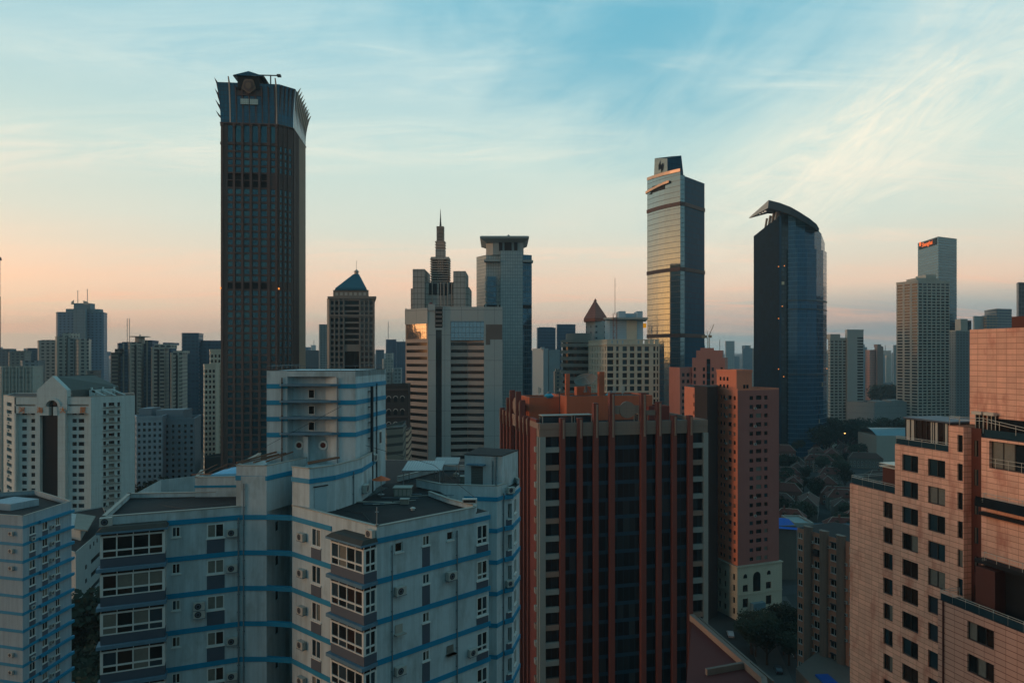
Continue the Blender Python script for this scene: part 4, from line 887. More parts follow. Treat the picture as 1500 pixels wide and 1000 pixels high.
mb = MB(); mb.ob(d1, d3, dist(d1,d3)*.44, dist(d1,d3)*.55, -.06, -.003, 0, z2_-.5); T.part('glazed_slot', mb, g_off)
mb = MB(); mb.pr([pt(1020,333),pt(1058,333),pt(1060,345),pt(1021,345)], z2_-.05, pz(513,333)); mb.pr([pt(1026,334),pt(1046,334),pt(1046,340),pt(1026,340)], pz(513,333)+.001, pz(510,333)+.2); T.part('rooftop_room', mb, m_pk2)
T.finish()
def rig(name, lab, cat, x, y, z0, z1, r, group=None, m=None):
    mb = MB(); mb.tube([(x,y,z0),(x,y,z1)], r); mb.cone((x,y),r*4,r*3,z0,z0+r*8); return solo(name, mb, m or m_steel, lab, cat, group, base=(x,y,z0))
# crane
def crane(x, y, z0, s, lab, base):
    T = Thing('tower_crane', lab, 'crane', (x,y,0)); mb = MB()
    for dx_, dy_ in ((-1,-1),(1,-1),(1,1),(-1,1)): mb.tube([(x+dx_*s*.5,y+dy_*s*.5,base),(x+dx_*s*.5,y+dy_*s*.5,z0)], .12*s, 0, 4)
    k = base+10
    while k < z0: mb.tube([(x-s*.5,y-s*.5,k),(x+s*.5,y-s*.5,k+s)], .07*s, 0, 4); mb.tube([(x+s*.5,y-s*.5,k+s),(x-s*.5,y-s*.5,k+2*s)], .07*s, 0, 4); k += 2*s
    T.part('mast', mb, m_cr); mb = MB(); mb.tube([(x,y,z0),(x+3.2*s,y,z0+8*s)], .2*s, 0, 4); mb.tube([(x,y,z0+.8*s),(x+3.2*s,y,z0+8*s)], .1*s, 0, 4); T.part('jib', mb, m_cr)
    mb = MB(); mb.box(x-4*s,x-1*s,y-s*.5,y+s*.5,z0-.4*s,z0+1.2*s); mb.tube([(x,y,z0),(x-1*s,y,z0+4*s)], .15*s, 0, 4); mb.tube([(x-3.5*s,y,z0+1*s),(x-1*s,y,z0+4*s),(x+3.2*s,y,z0+8*s)], .05*s, 0, 4); mb.box(x+.5*s,x+1.8*s,y-s*.6,y+s*.6,z0-.2*s,z0+1.4*s); T.part('counterweight', mb, m_cr)
m_cr = mat('crane_steel_pale', (160,132,104), .7)
crane(px(1038,420), 420, pz(494,420), 1.0, 'small pale luffing crane rising behind the dusty pink block beside the glass tower', 80)
# ================================================================ BROWN APARTMENTS with rounded shafts
m_br = mat('brown_brick_render', (188,136,112), .9, var=.15, streak=.2); m_shaft = mat('weathered_brown_shaft', (128,110,98), .9, var=.18, streak=.25)
P0 = pt(1168, 176); dr = Vector((.44,-.9)).normalized(); P1 = (P0[0]+dr.x*26, P0[1]+dr.y*26)
T = Thing('rounded_shaft_apartments', 'brown apartment block with rounded shafts and many air conditioners, left of the salmon stepped tower', 'building', P0, wallm=[m_br])
zt = pz(772, 176); L = 26; uxx = lambda x: upx(P0, P1, x)
hh = [h for k in range(16) for h in [(.25, 1.6, zt-2.6-3*k, zt-1.2-3*k), (uxx(1192.5), uxx(1201.5), zt-2.8-3*k, zt-1.1-3*k), (uxx(1216.5), uxx(1227), zt-2.8-3*k, zt-1.1-3*k), (uxx(1244), uxx(1255), zt-2.8-3*k, zt-1.1-3*k)] if zt-2.6-3*k > 1]
T.face(P0, P1, 0, zt, hh, 'w21', .2, 'home')
nrm = (dr.y, -dr.x); bk_ = lambda p, d_: (p[0]-nrm[0]*d_, p[1]-nrm[1]*d_)
T.face(P1, bk_(P1,14), 0, zt); T.face(bk_(P1,14), bk_(P0,14), 0, zt); T.face(bk_(P0,14), P0, 0, zt)
for x in (1185, 1208, 1233, 1262):
    uc = uxx(x); mb = MB(); poly = []
    for k in range(9): a_ = pi*k/8; poly.append((uc-1.12*cos(a_), -1.1*sin(a_)**.6 if 0 < k < 8 else .1))
    W2 = [(P0[0]+dr.x*p[0]-dr.y*p[1], P0[1]+dr.y*p[0]+dr.x*p[1]) for p in poly]
    mb.pr(W2, 0, zt+.9); mb.pr(inset(W2, -.1), zt+.901, zt+1.15); T.part('rounded_shaft', mb, m_shaft)
mb = MB(); mb.q([(*p, zt-.05) for p in (P0, P1, bk_(P1,14), bk_(P0,14))]); T.part('roof', mb, m_deck)
for k in range(15):
    for x in (1190.5, 1215, 1240):
        if rr.random() < .62: ac(T, P0, P1, uxx(x), zt-2.9-3*k, 1)
    if rr.random() < .5: mb = MB(); mb.ob(P0, P1, uxx(1193.3), uxx(1200.7), -.7, -.003, zt-2.75-3*k, zt-1.2-3*k) if k % 3 == 1 else mb.ob(P0, P1, uxx(1217.5), uxx(1226), -.7, -.003, zt-1.25-3*k, zt-1.15-3*k); T.part('window_cage', mb, m_pipe)
T.finish()
# ================================================================ WHITE GABLED TOWER BLOCK (left)
m_wt = mat('white_tiles', (184,198,196), .8, var=.1, streak=.22, grid=(3,3,.03,.05), lcol=(150,160,156))
Y0 = 266; b0, b1, b2 = pt(22, Y0), pt(134, Y0), pt(197.5, 276); a0 = pt(5, 280)
T = Thing('gabled_apartment_tower', 'white apartment tower with a pointed gable, arched opening and dark glazed slot on the left', 'building', pt(80,Y0), wallm=[m_wt])
zt = pz(582, Y0); ux = lambda x: px(x, Y0)-b0[0]; fh = 3.02
rows = [zt-6.9-fh*k for k in range(20) if zt-6.9-fh*k > 3]
hole = [(ux(60), ux(86), 3, pz(610,Y0)-.2)]
hh = [h for z in rows for h in [(ux(29),ux(36),z,z+1.5),(ux(42.5),ux(50.5),z,z+1.5),(ux(103),ux(109.5),z,z+1.5),(ux(112),ux(120.5),z,z+1.5),(ux(53.2),ux(55),z+.4,z+1.2),(ux(127.5),ux(129.5),z,z+1.5)]]
T.face(b0, b1, 0, zt-2.6, hole, wins=False)
T.w.f.clear(); T.w.v.clear(); T.w.m.clear(); T.w.uv.clear()
# recessed flats 1.2 m behind the frame
Yr = Y0+1.2; lr, rr0 = (b0[0], Yr), (b1[0], Yr); zr_ = pz(607,Y0)
for xa, xb in ((22,54.5),(96.5,134)):
    A_, B_ = (px(xa,Y0), Yr), (px(xb,Y0), Yr); o_ = A_[0]-b0[0]
    T.face(A_, B_, 0, zt, [(h[0]-o_, h[1]-o_, h[2], h[3]) for h in hh if h[0] >= o_ and h[1] <= o_+dist(A_,B_)], 'p', .25, 'std')
for xa, xb in ((53,60),(86,97)): T.w.box(px(xa,Y0), px(xb,Y0), Y0-.6, Yr+.1, 0, zt)
T.w.box(px(130.5,Y0), b1[0], Y0-.3, Yr+.1, 0, zt); T.w.box(px(22,Y0), px(24,Y0), Y0-.3, Yr+.1, 0, zt)
T.w.box(px(22,Y0), px(53,Y0), Y0-.3, Yr+.2, pz(605,Y0), pz(594.5,Y0)); T.w.box(px(97,Y0), px(130.5,Y0), Y0-.3, Yr+.2, pz(605,Y0), pz(594.5,Y0))
T.w.box(px(22,Y0), px(53,Y0), Y0-.3, Yr+.2, pz(592,Y0), zt); T.w.box(px(97,Y0), px(130.5,Y0), Y0-.3, Yr+.2, pz(592,Y0), zt)
T.w.box(px(60,Y0), px(73.5,Y0), Y0-.9, Yr, pz(608,Y0), pz(595.5,Y0)); T.w.box(px(80,Y0), px(86,Y0), Y0-.9, Yr, pz(608,Y0), pz(595.5,Y0))
hr = [h for k, z in enumerate(rows+[rows[0]+fh]) for h in [(L_*.245, L_*.31, z, z+1.6), (L_*.36, L_*.49, z-.1, z+1.6), (L_*.56, L_*.62, z, z+1.6)] for L_ in [dist(b1,b2)]] if 0 else [(dist(b1,b2)*f0, dist(b1,b2)*f1, z, z+1.6) for z in rows+[rows[0]+fh] for f0, f1 in ((.265,.33),(.39,.52),(.59,.65))]
T.face(b1, b2, 0, zt+.2, hr, 'p', .5, 'home')
T.face(a0, b0, 0, zt, [(dist(a0,b0)*.3, dist(a0,b0)*.72, z, z+1.5) for z in rows+[rows[0]+fh]], 'p', .6, 'std')
T.face(b2, pt(196,300), 0, zt); T.face(pt(196,300), pt(20,300), 0, zt); T.face(pt(20,300), a0, 0, zt)
slot = MB(); slot.q([(px(60,Y0),Yr-.3,2),(px(86,Y0),Yr-.3,2),(px(86,Y0),Yr-.3,pz(594,Y0)),(px(60,Y0),Yr-.3,pz(594,Y0))]); T.part('glazed_slot', slot, mat('dark_slot_glass', (26,30,32), .3, grid=(2.2,3.02,.08,.15), lcol=(34,38,40)))
# gable with arch
gx = lambda x: px(x,Y0); gb = MB(); n = 14; r_ = gx(87.2)-gx(78.5); cx, cz = gx(78.6), pz(594.5,Y0); y0_, y1_ = Y0-.8, Y0+1.0
xl, xr, ze_, za = gx(56), gx(100), pz(571,Y0), pz(550.5,Y0)
arc = [(cx+r_*cos(pi*k/n), cz+r_*sin(pi*k/n)) for k in range(n+1)]
outer = [(xr,cz)]+[(xr, ze_)]+[(cx,za)]+[(xl,ze_)]+[(xl,cz)]
def strip(o, i, y):
    for k in range(len(o)-1): gb.q([(o[k][0],y,o[k][1]),(o[k+1][0],y,o[k+1][1]),(i[k+1][0],y,i[k+1][1]),(i[k][0],y,i[k][1])][::1])
def on_out(a_):   # radial hit of the gable outline
    best = None; dx_, dz_ = cos(a_), sin(a_)
    for (x0,z0_),(x1,z1_) in zip(outer, outer[1:]):
        ex, ez = x1-x0, z1_-z0_; det = dx_*(-ez)+dz_*ex
        if abs(det) < 1e-9: continue
        t = ((x0-cx)*(-ez)+(z0_-cz)*ex)/det; s_ = (dx_*(z0_-cz)-dz_*(x0-cx))/det
        if t > 0 and -1e-6 <= s_ <= 1+1e-6 and (best is None or t < best): best = t
    return (cx+dx_*best, cz+dz_*best)
angs = sorted({pi*k/n for k in range(n+1)} | {math.atan2(z-cz, x-cx) for x, z in outer[1:4]} | {0.0, pi})
oo = [on_out(min(max(a_,1e-4),pi-1e-4)) for a_ in angs]; ii = [(cx+r_*cos(a_), cz+r_*sin(a_)) for a_ in angs]
strip(oo, ii, y0_); strip(oo, ii, y1_+.6)
for k in range(len(angs)-1):
    gb.q([(oo[k][0],y0_,oo[k][1]),(oo[k][0],y1_+.6,oo[k][1]),(oo[k+1][0],y1_+.6,oo[k+1][1]),(oo[k+1][0],y0_,oo[k+1][1])]); gb.q([(ii[k][0],y0_,ii[k][1]),(ii[k+1][0],y0_,ii[k+1][1]),(ii[k+1][0],y1_,ii[k+1][1]),(ii[k][0],y1_,ii[k][1])])
gb.q([(xl,y0_,cz),(cx-r_,y0_,cz),(cx-r_,y1_,cz),(xl,y1_,cz)]); gb.box(xl,cx-r_,y0_,Yr,zt-5,cz-.002); gb.box(cx+r_,xr,y0_,Yr,zt-5,cz-.002); gb.box(xl, xr, y1_+.1, y1_+.5, zt-.3, cz+.5)
bo = [(cx+(r_+.9)*cos(pi*k/n), cz+(r_+.9)*sin(pi*k/n)) for k in range(n+1)]
for k in range(n): gb.q([(arc[k][0],y0_-.35,arc[k][1]),(bo[k][0],y0_-.35,bo[k][1]),(bo[k+1][0],y0_-.35,bo[k+1][1]),(arc[k+1][0],y0_-.35,arc[k+1][1])]); gb.q([(bo[k][0],y0_-.35,bo[k][1]),(bo[k][0],y0_,bo[k][1]),(bo[k+1][0],y0_,bo[k+1][1]),(bo[k+1][0],y0_-.35,bo[k+1][1])])
T.part('gable', gb, m_wt)
mb = MB(); mb.q([(cx-r_,y1_-.1,cz-1),(cx+r_,y1_-.1,cz-1),(cx+r_,y1_-.1,cz+r_),(cx-r_,y1_-.1,cz+r_)]); T.part('arched_window', mb, g_dark)
mb = MB(); rt0 = gx(79); e0 = gx(101)
mb.q([(cx,Y0+1.5,za-.2),(cx,Y0+26,za-.4),(gx(118),Y0+26,ze_+.1),(e0,Y0+1.5,ze_-.2)]); mb.q([(cx,Y0+1.5,za-.2),(xl,Y0+1.5,ze_-.2),(gx(50),Y0+26,ze_),(cx,Y0+26,za-.2)]); mb.q([(e0,Y0+1.6,zt-.1),(gx(118),Y0+26,zt-.1),(gx(118),Y0+26,ze_+.1),(e0,Y0+1.6,ze_-.2)]); T.part('roof', mb, mat('grey_roof_tiles', (92,98,94), .9, grid=(1.2,.5,.1,.08), lcol=(66,72,70)))
mb = MB()
for k in range(3): y_ = Y0+9+k*4; mb.pr([(gx(112)+k*2.2,y_),(gx(112)+k*2.2+.5,y_),(gx(112)+k*2.2+.5,y_+.6),(gx(112)+k*2.2,y_+.6)], zt, zt+3.5)
for k, y_ in enumerate((Y0+8,Y0+12,Y0+16)): x0_, x1_ = gx(116)+k*1.6, gx(137)+k*1.6; mb.q([(x0_,y_,ze_-.3),(x1_,y_,zt+.1),(x1_,y_+.7,zt+.1),(x0_,y_+.7,ze_-.3)]); mb.q([(x0_,y_,ze_-1.2),(x1_,y_,zt-.1),(x1_,y_,zt+.1),(x0_,y_,ze_-.3)])
mb.box(gx(112),gx(121),Y0+8,Y0+20,zt-.1,ze_-.4); T.part('roof_frame', mb, m_wt)
dk = MB(); dk.q([(*p, zt-.4) for p in (a0,b0,b1,b2,pt(196,300),pt(20,300))]); T.part('roof_deck', dk, m_deck)
par = MB()
for a_, b_ in ((a0,b0),(b0,(gx(56),Y0)),((gx(100),Y0),b1)): par.ob(a_, b_, 0, dist(a_,b_), .001, .4, zt-.01, zt+.35)
par.ob(b1, b2, 0, dist(b1,b2), .001, .4, zt+.2, zt+.5); T.part('parapet', par, m_cap)
for k, z in enumerate(rows+[rows[0]+fh]):
    mb = MB(); Lb = dist(b1,b2); mb.ob(b1, b2, Lb*.255, Lb*.66, -.75, -.003, z-.25, z-.1); mb.ob(b1, b2, Lb*.38, Lb*.53, -.75, -.7, z-.1, z+.5, 0); T.part('balcony', mb, [m_cap])
    if rr.random() < .8: ac(T, b1, b2, Lb*(.34+.1*rr.random()), z-.1, 1.1)
    if rr.random() < .7: ac(T, a0, b0, dist(a0,b0)*.5, z-.9, 1.1)
# the four gilt characters on the frieze
m_gilt = mat('gilt_letters', (190,120,62), .5, metal=.3)
def text(T, s, x, y, z, size, m, yaw=0, name='letter', ext=.08):
    cu = bpy.data.curves.new('t', 'FONT'); cu.body = s; cu.size = size; cu.extrude = ext; cu.align_x = 'CENTER'
    to = bpy.data.objects.new('t', cu); COL.objects.link(to); bpy.context.view_layer.update()
    me = bpy.data.meshes.new_from_object(to.evaluated_get(bpy.context.evaluated_depsgraph_get())); bpy.data.objects.remove(to); me.materials.clear(); me.materials.append(m)
    for p in me.polygons: p.material_index = 0
    o = bpy.data.objects.new(name, me); COL.objects.link(o); o.parent = T.o; o.location = (x-T.off[0], y-T.off[1], z-T.off[2]); o.rotation_euler = (R(90), 0, yaw); return o
for ch, x in zip('河海大厦', (33,61,94.5,122.5)): text(T, ch, px(x,Y0), Y0-1.05 if 54 < x < 97 else Y0-.45, pz(605,Y0)+.35, 2.6, m_gilt)
T.finish()
# ================================================================ low white building between the blue-striped ones
m_w2 = mat('off_white_render', (160,172,172), .85, var=.12, streak=.2)
a, b, c = pt(84, 196), pt(111, 190), pt(162, 224)
T = Thing('low_white_block', 'low white building with small windows above a dark tree, between the two blue-striped blocks', 'building', b, wallm=[m_w2])
zt = pz(811,190); Lx = dist(b,c)
hh = [(Lx*f0, Lx*f1, zt-3.1-4.0*k, zt-1.7-4.0*k) for k in range(6) for f0, f1 in ((.24,.29),(.40,.66),(.80,.86))]; hh = [(Lx*f, Lx*f+1.3, zt-2.3, zt-.9) for f in (.36,.46,.56,.66,.78)]+[h for h in hh if h[3] < zt-3]
T.face(b, c, 0, zt, hh, 'd21', .25, 'std'); T.face(a, b, 0, zt); T.face(c, pt(150,250), 0, zt); T.face(pt(150,250), pt(78,236), 0, zt); T.face(pt(78,236), a, 0, zt)
dk = MB(); dk.q([(*p, zt-.4) for p in (a,b,c,pt(150,250),pt(78,236))]); T.part('roof', dk, m_deck)
par = MB(); parapet(par, [pt(78,236),a,b,c], zt-.01, zt+.4); T.part('parapet', par, [m_w2, m_cap])
mb = MB(); mb.pr([pt(95,210),pt(118,205),pt(130,222),pt(100,226)], zt-.4, zt+3.2); mb.pr(inset([pt(108,204),pt(128,202),pt(140,220),pt(112,224)],0), zt+3.201, zt+3.5, 1); T.part('rooftop_room', mb, [m_w2, m_dirty]); T.finish()
# ================================================================ DARK BROWN SKYSCRAPER with a flared crown
m_brst = mat('brown_granite', (88,70,64), .7, var=.1, grid=(50,3.6,0,.12), lcol=(62,50,46)); m_bt = mat('teal_crown_glass', (30,88,112), .22, .35, .5, grid=(1.6,2.0,.22,.22), lcol=(30,50,62), cell=.15)
m_gilt2 = mat('bronze_emblem', (120,96,78), .5, metal=.5)
Ac, B_, C2, D_ = (-143.7,337.3), (-116.6,340), (-111,345.6), (-114.1,376.5)
E_ = (D_[0]-33, D_[1]-3); F_ = (Ac[0]-3, Ac[1]+33)
T = Thing('flared_crown_skyscraper', 'tallest dark brown skyscraper with blue glass windows and a flared spiked crown', 'skyscraper', (-128,356), wallm=[m_brst])
zt = pz(182,340); Lf = dist(Ac,B_); u = lambda x: upx(Ac,B_,x)
cols = [(333.5,341),(344,353),(357,365.5),(369.5,378),(382,391)]
rows = [zt-13.5-3.6*k for k in range(60)]; rows = [z for z in rows if z > 5]
mech = lambda z: pz(276,340) < z+1 < pz(259,340) or pz(430,340) < z+1 < pz(414,340)
hh = [(u(a),u(b),z,z+2.5) for z in rows if not mech(z) for a, b in cols+[(397,403)]]; hm = [(u(a),u(b),z-.2,z+2.9) for z in rows if mech(z) for a, b in cols]
ht = [(u(a),u(b),zt-9.5,zt-1.2) for a, b in cols+[(397,403)]]
gt = mat('tower_window_blue', (48,88,100), .1, .7, .6, var=.2); gt2 = mat('tower_window_teal', (56,98,106), .12, .7, .6, var=.25); PAL['tower'] = [gt, gt2, gt, gt]; PAL['mech'] = [m_dark]
T.face(Ac, B_, 0, zt, hh+hm+ht, wins=False); T.windows(Ac, B_, hh, 'p', .35, 'tower'); T.windows(Ac, B_, ht, 'p', .35, 'tower'); T.windows(Ac,B_,hm,'p',.9,'mech')
Lq_ = dist(B_,C2); T.face(B_, C2, 0, zt, [(Lq_*f, Lq_*f+1.15, z, z+2.6) for z in rows if not mech(z) for f in (.14,.46,.76)], 'p', .3, 'tower'); Lr = dist(C2,D_); hs = [(Lr*f, Lr*f+2.0, z, z+2.6) for z in rows for f in (.41,.48,.55,.62,.69,.76,.83,.9)]
m_rib = mat('bronze_mullion', (206,178,156), .6)
T.face(C2, D_, 0, zt, hs, 'p', .3, 'tower'); T.face(D_, E_, 0, zt); T.face(E_, F_, 0, zt); T.face(F_, Ac, 0, zt)
for k, x in enumerate((325.5,343,355.2,367.6,380.2,394,405)):
    mb = MB(); mb.ob(Ac, B_, u(x)-.55, u(x)+.55, -.5, -.003, 0, zt-.5); mb.ob(Ac, B_, u(x)-.7, u(x)+.7, -.9, -.501, zt-11.2, zt-9.8); mb.ob(Ac, B_, u(x)-.7, u(x)+.7, -.9, -.501, zt-2.0, zt-.6); T.part('pilaster', mb, m_brst)
for f in (.02,.34,.65): mb = MB(); mb.ob(B_, C2, Lq_*f, Lq_*f+.55, -.5, -.003, 0, zt-.5); T.part('pilaster', mb, m_brst)
for f in (.02,.1,.19,.28,.36): mb = MB(); mb.ob(C2, D_, Lr*f, Lr*f+1.0, -.7, -.003, 0, zt-.5); T.part('pilaster', mb, m_brst)
for k in range(10): mb = MB(); mb.ob(C2, D_, Lr*(.4+.06*k), Lr*(.4+.06*k)+.3, -.6, -.003, 20, zt-.5); T.part('rib', mb, m_rib)
bd = MB()
for y in (420,266): bd.ob(C2, D_, 0, Lr, -.2, -.003, pz(y,345)-1.5, pz(y,345)+1.5)
T.part('dark_band', bd, m_brst)
base_ = [Ac,B_,C2,D_,E_,F_]; cenx, ceny = sum(p[0] for p in base_)/6, sum(p[1] for p in base_)/6
def sc(k): return [(cenx+(p[0]-cenx)*k, ceny+(p[1]-ceny)*k) for p in base_]
prof = [(1.012,zt),(1.02,zt+5),(1.035,zt+10),(1.06,zt+15),(1.09,zt+19.2)]
cr = MB(); cr.loft([(sc(k),z) for k, z in prof]); T.part('crown', cr, m_bt)
cr = MB(); cr.ring(sc(1.03), .8, zt-.6, zt-.001); T.part('cornice', cr, m_brst)
def fin(A_, B_, f, mb, kz=1.0, tip=3.5, os=1.0):
    b0_ = (A_[0]+(B_[0]-A_[0])*f, A_[1]+(B_[1]-A_[1])*f); dx_, dy_ = B_[0]-A_[0], B_[1]-A_[1]; L = math.hypot(dx_,dy_); nx_, ny_ = dy_/L, -dx_/L; tx, ty = dx_/L*.28, dy_/L*.28
    ps = []
    for s_ in (0,.25,.5,.75,1): z = zt+19.2*s_*kz; o_ = (.4+3.4*s_**2)*os; ps.append((o_, z))
    inn = [(max(0,o_-1.1), z) for o_, z in ps]; pts = ps+[(ps[-1][0]+1.6*os, ps[-1][1]+tip)]
    w = lambda o_, z, s_: (b0_[0]+nx_*o_+tx*s_, b0_[1]+ny_*o_+ty*s_, z)
    for k in range(4):
        for s_ in (-1,1): q_ = [w(*inn[k],s_), w(*ps[k],s_), w(*ps[k+1],s_), w(*inn[k+1],s_)]; mb.q(q_)
        mb.q([w(*ps[k],-1), w(*ps[k],1), w(*ps[k+1],1), w(*ps[k+1],-1)]); mb.q([w(*inn[k],1), w(*inn[k],-1), w(*inn[k+1],-1), w(*inn[k+1],1)])
    for s_ in (-1,1): mb.q([w(*inn[-1],s_), w(*ps[-1],s_), w(*pts[-1],s_)])
    mb.q([w(*ps[-1],-1), w(*ps[-1],1), w(*pts[-1],1), w(*pts[-1],-1)]); mb.q([w(*inn[-1],1), w(*inn[-1],-1), w(*pts[-1],-1), w(*pts[-1],1)])
for k in range(9): mb = MB(); fin(C2, D_, .10+.88*k/8, mb, .98-.03*k, 2.6, .62); T.part('crown_fin', mb, m_rib)
for k in range(4): mb = MB(); fin(F_, Ac, .99-.07*k, mb, 1.0-.24*k, 3.0, .62+.1*k); T.part('crown_fin', mb, m_brst)
for f in (.16,.98): mb = MB(); fin(Ac, B_, f, mb, 1.0, 2.4, .62); T.part('crown_fin', mb, m_rib)
for k in range(7): mb = MB(); fin(Ac, B_, .27+.115*k, mb, .9, .2, .62); T.part('crown_rib', mb, m_brst)
for k in range(4): mb = MB(); fin(B_, C2, .1+.27*k, mb, .95, .3, .62); T.part('crown_rib', mb, m_brst)
cf = [sc(1.09)[0], sc(1.09)[1]]; cu_ = lambda x: upx(cf[0], cf[1], x); yy = -.4
gb = MB(); L_g0, L_g1 = cu_(342), cu_(388); gz0, gz1, gz2 = pz(124,338), pz(113.5,338), pz(107,338)
gb.ob(cf[0], cf[1], L_g0+2, L_g1-2.5, -.3, 14, gz0-3, gz1-.3); T.part('pediment_house', gb, m_dark)
gb = MB(); dxg, dyg = (cf[1][0]-cf[0][0])/dist(*cf), (cf[1][1]-cf[0][1])/dist(*cf); W3 = lambda uq, yq, zq: (cf[0][0]+dxg*uq-dyg*yq, cf[0][1]+dyg*uq+dxg*yq, zq); um = (L_g0+L_g1)/2
gb.q([W3(L_g0,-1.2,gz1),W3(um,-1.2,gz2),W3(um,15,gz2),W3(L_g0,15,gz1)]); gb.q([W3(um,-1.2,gz2),W3(L_g1,-1.2,gz1),W3(L_g1,15,gz1),W3(um,15,gz2)]); gb.q([W3(L_g0,-1.2,gz1),W3(L_g1,-1.2,gz1),W3(um,-1.2,gz2)]); gb.q([W3(L_g0,-1.2,gz1-.3),W3(L_g1,-1.2,gz1-.3),W3(L_g1,15,gz1-.3),W3(L_g0,15,gz1-.3)]); T.part('pediment', gb, m_bt)
zc_ = pz(127,337)
em = MB()
def shield(r, y, m=0):
    pts = []
    for k in range(24): a_ = 2*pi*k/24; rr_ = r*(1+.07*cos(5*a_+1.57)); pts.append(W3(um+rr_*cos(a_)*.95, y, zc_+rr_*sin(a_)*1.05))
    return pts
s0_, s1_, s2_ = shield(3.3,-1.0), shield(3.3,-.2), shield(2.5,-1.25)
em.q(s0_); 
for k in range(24): j = (k+1)%24; em.q([s0_[k],s1_[k],s1_[j],s0_[j]])
em.q(s2_, 1); s3_ = shield(1.5,-1.5); em.q(s3_, 0)
T.part('emblem', em, [m_gilt2, m_brst])
mb = MB(); mb.ob(cf[0], cf[1], cu_(346), cu_(384), .3, 3.5, pz(141,338), gz0+.2); T.part('dark_band', mb, m_brst)
mb = MB(); cw = sc(1.045); mb.ob(cw[0], cw[1], upx(cw[0],cw[1],353), upx(cw[0],cw[1],365), -.8, -.2, pz(154,338), pz(146,338)); mb.ob(cw[0], cw[1], upx(cw[0],cw[1],366.5), upx(cw[0],cw[1],378.5), -.8, -.2, pz(154,338), pz(146,338)); T.part('bright_window', mb, mat('pale_louvre_glass', (170,190,184), .3, grid=(.9,.9,.1,.1), lcol=(110,130,128)))
mb = MB(); p_ = W3(cu_(392), 6, 0); mb.tube([(p_[0],p_[1],zt+18),(p_[0],p_[1],pz(110,343))], .35); mb.tube([W3(cu_(374),6,pz(110,343)), W3(cu_(405),6,pz(109.5,343))], .3); q_ = W3(cu_(404.5),6,0); mb.box(q_[0]-.9,q_[0]+.9,q_[1]-.9,q_[1]+.9,pz(111.2,343),pz(108.3,343)); T.part('cleaning_crane', mb, m_pipe)
for p_, k in (((Ac[0],Ac[1]-.7),0),((B_[0]+.6,B_[1]-.3),1)):
    mb = MB(); mb.cone(p_, .35, .35, pz(424,340), pz(424,340)+.8, 0, 8); T.part('warning_lamp', mb, mat('amber_lamp', (255,150,60), .5, emis=((255,150,60),1.2)))
T.finish()
# ================================================================ generic towers: slabs with real windows or patterned glazing
def tower(name, lab, x0, xc, x1, yt, Y, dL, dR, m, cat='building', group=None, roofs=(), mast=None, piers=0, pm=None, crown=None, facade=None, z0=0):
    """near corner at column xc, left face back to x0 over dL metres of depth, right face to x1 over dR"""
    C_ = pt(xc, Y); L_ = pt(x0, Y+dL); R__ = pt(x1, Y+dR); Bk = (L_[0]+R__[0]-C_[0]+.01, L_[1]+R__[1]-C_[1]+12)
    zt = pz(yt, Y); T = Thing(name, lab, cat, C_, group, wallm=[m]); poly = [C_, R__, Bk, L_]
    if facade:
        n, wf, fh, h, sill, st, pal = facade
        for A_, B2 in ((C_, R__), (L_, C_)):
            L = dist(A_, B2); nn = max(1, round(n*L/max(dist(C_,R__),1))) if A_ is C_ else max(1, round(L/(dist(C_,R__)/n)*.6))
            T.face(A_, B2, z0, zt, grid(L, max(z0,zt-fh*60), zt-1.5, fh, [((i+.5)/nn, L/nn*wf) for i in range(nn)], h, sill), st, .3, pal)
        T.w.pr([R__, Bk, (Bk[0]-.01,Bk[1]-.01)], z0, zt) if 0 else None
        T.face(R__, Bk, z0, zt); T.face(Bk, L_, z0, zt)
        mb = MB(); mb.q([(*p, zt-.1) for p in poly]); T.part('roof', mb, m_deck)
    else:
        mb = MB(); mb.pr(poly, z0, zt, 0, 1); T.part('wall', mb, [m, m_deck])
    mb = MB(); mb.ring(inset(poly,-.15), .6, zt-.3, zt+1.1); T.part('parapet', mb, pm or m)
    for k in range(piers):
        mb = MB(); L = dist(C_,R__); uc = L*(k+.5)/piers; mb.ob(C_, R__, uc-L/piers*.14, uc+L/piers*.14, -.8, -.01, z0, zt+.5); T.part('pier', mb, pm or m)
    for (f0, f1, h) in roofs:
        a_ = (C_[0]+(R__[0]-C_[0])*f0, C_[1]+(R__[1]-C_[1])*f0+3); b_ = (C_[0]+(R__[0]-C_[0])*f1, C_[1]+(R__[1]-C_[1])*f1+3); d_ = (0, max(6, min(dL, 18)))
        mb = MB(); mb.pr([a_, b_, (b_[0],b_[1]+d_[1]), (a_[0],a_[1]+d_[1])], zt-.05, zt+h); T.part('rooftop_room', mb, pm or m)
    if mast:
        for f, h in mast:
            x_, y_ = C_[0]+(R__[0]-C_[0])*f, C_[1]+8; mb = MB(); mb.tube([(x_,y_,zt),(x_,y_,zt+h)], Y*.0005); T.part('mast', mb, m_steel)
    if not facade: 
        return T
    T.finish(); return T
def pat(name, wall, glass, w, h, lu, lv, cell=.25, light=0, gm=0, rough=.3, **k):
    return mat(name, glass, rough, gm, .5, grid=(w,h,lu,lv), lcol=wall, lrough=.85, cell=cell, var=.1, lightc=light or None, **k)
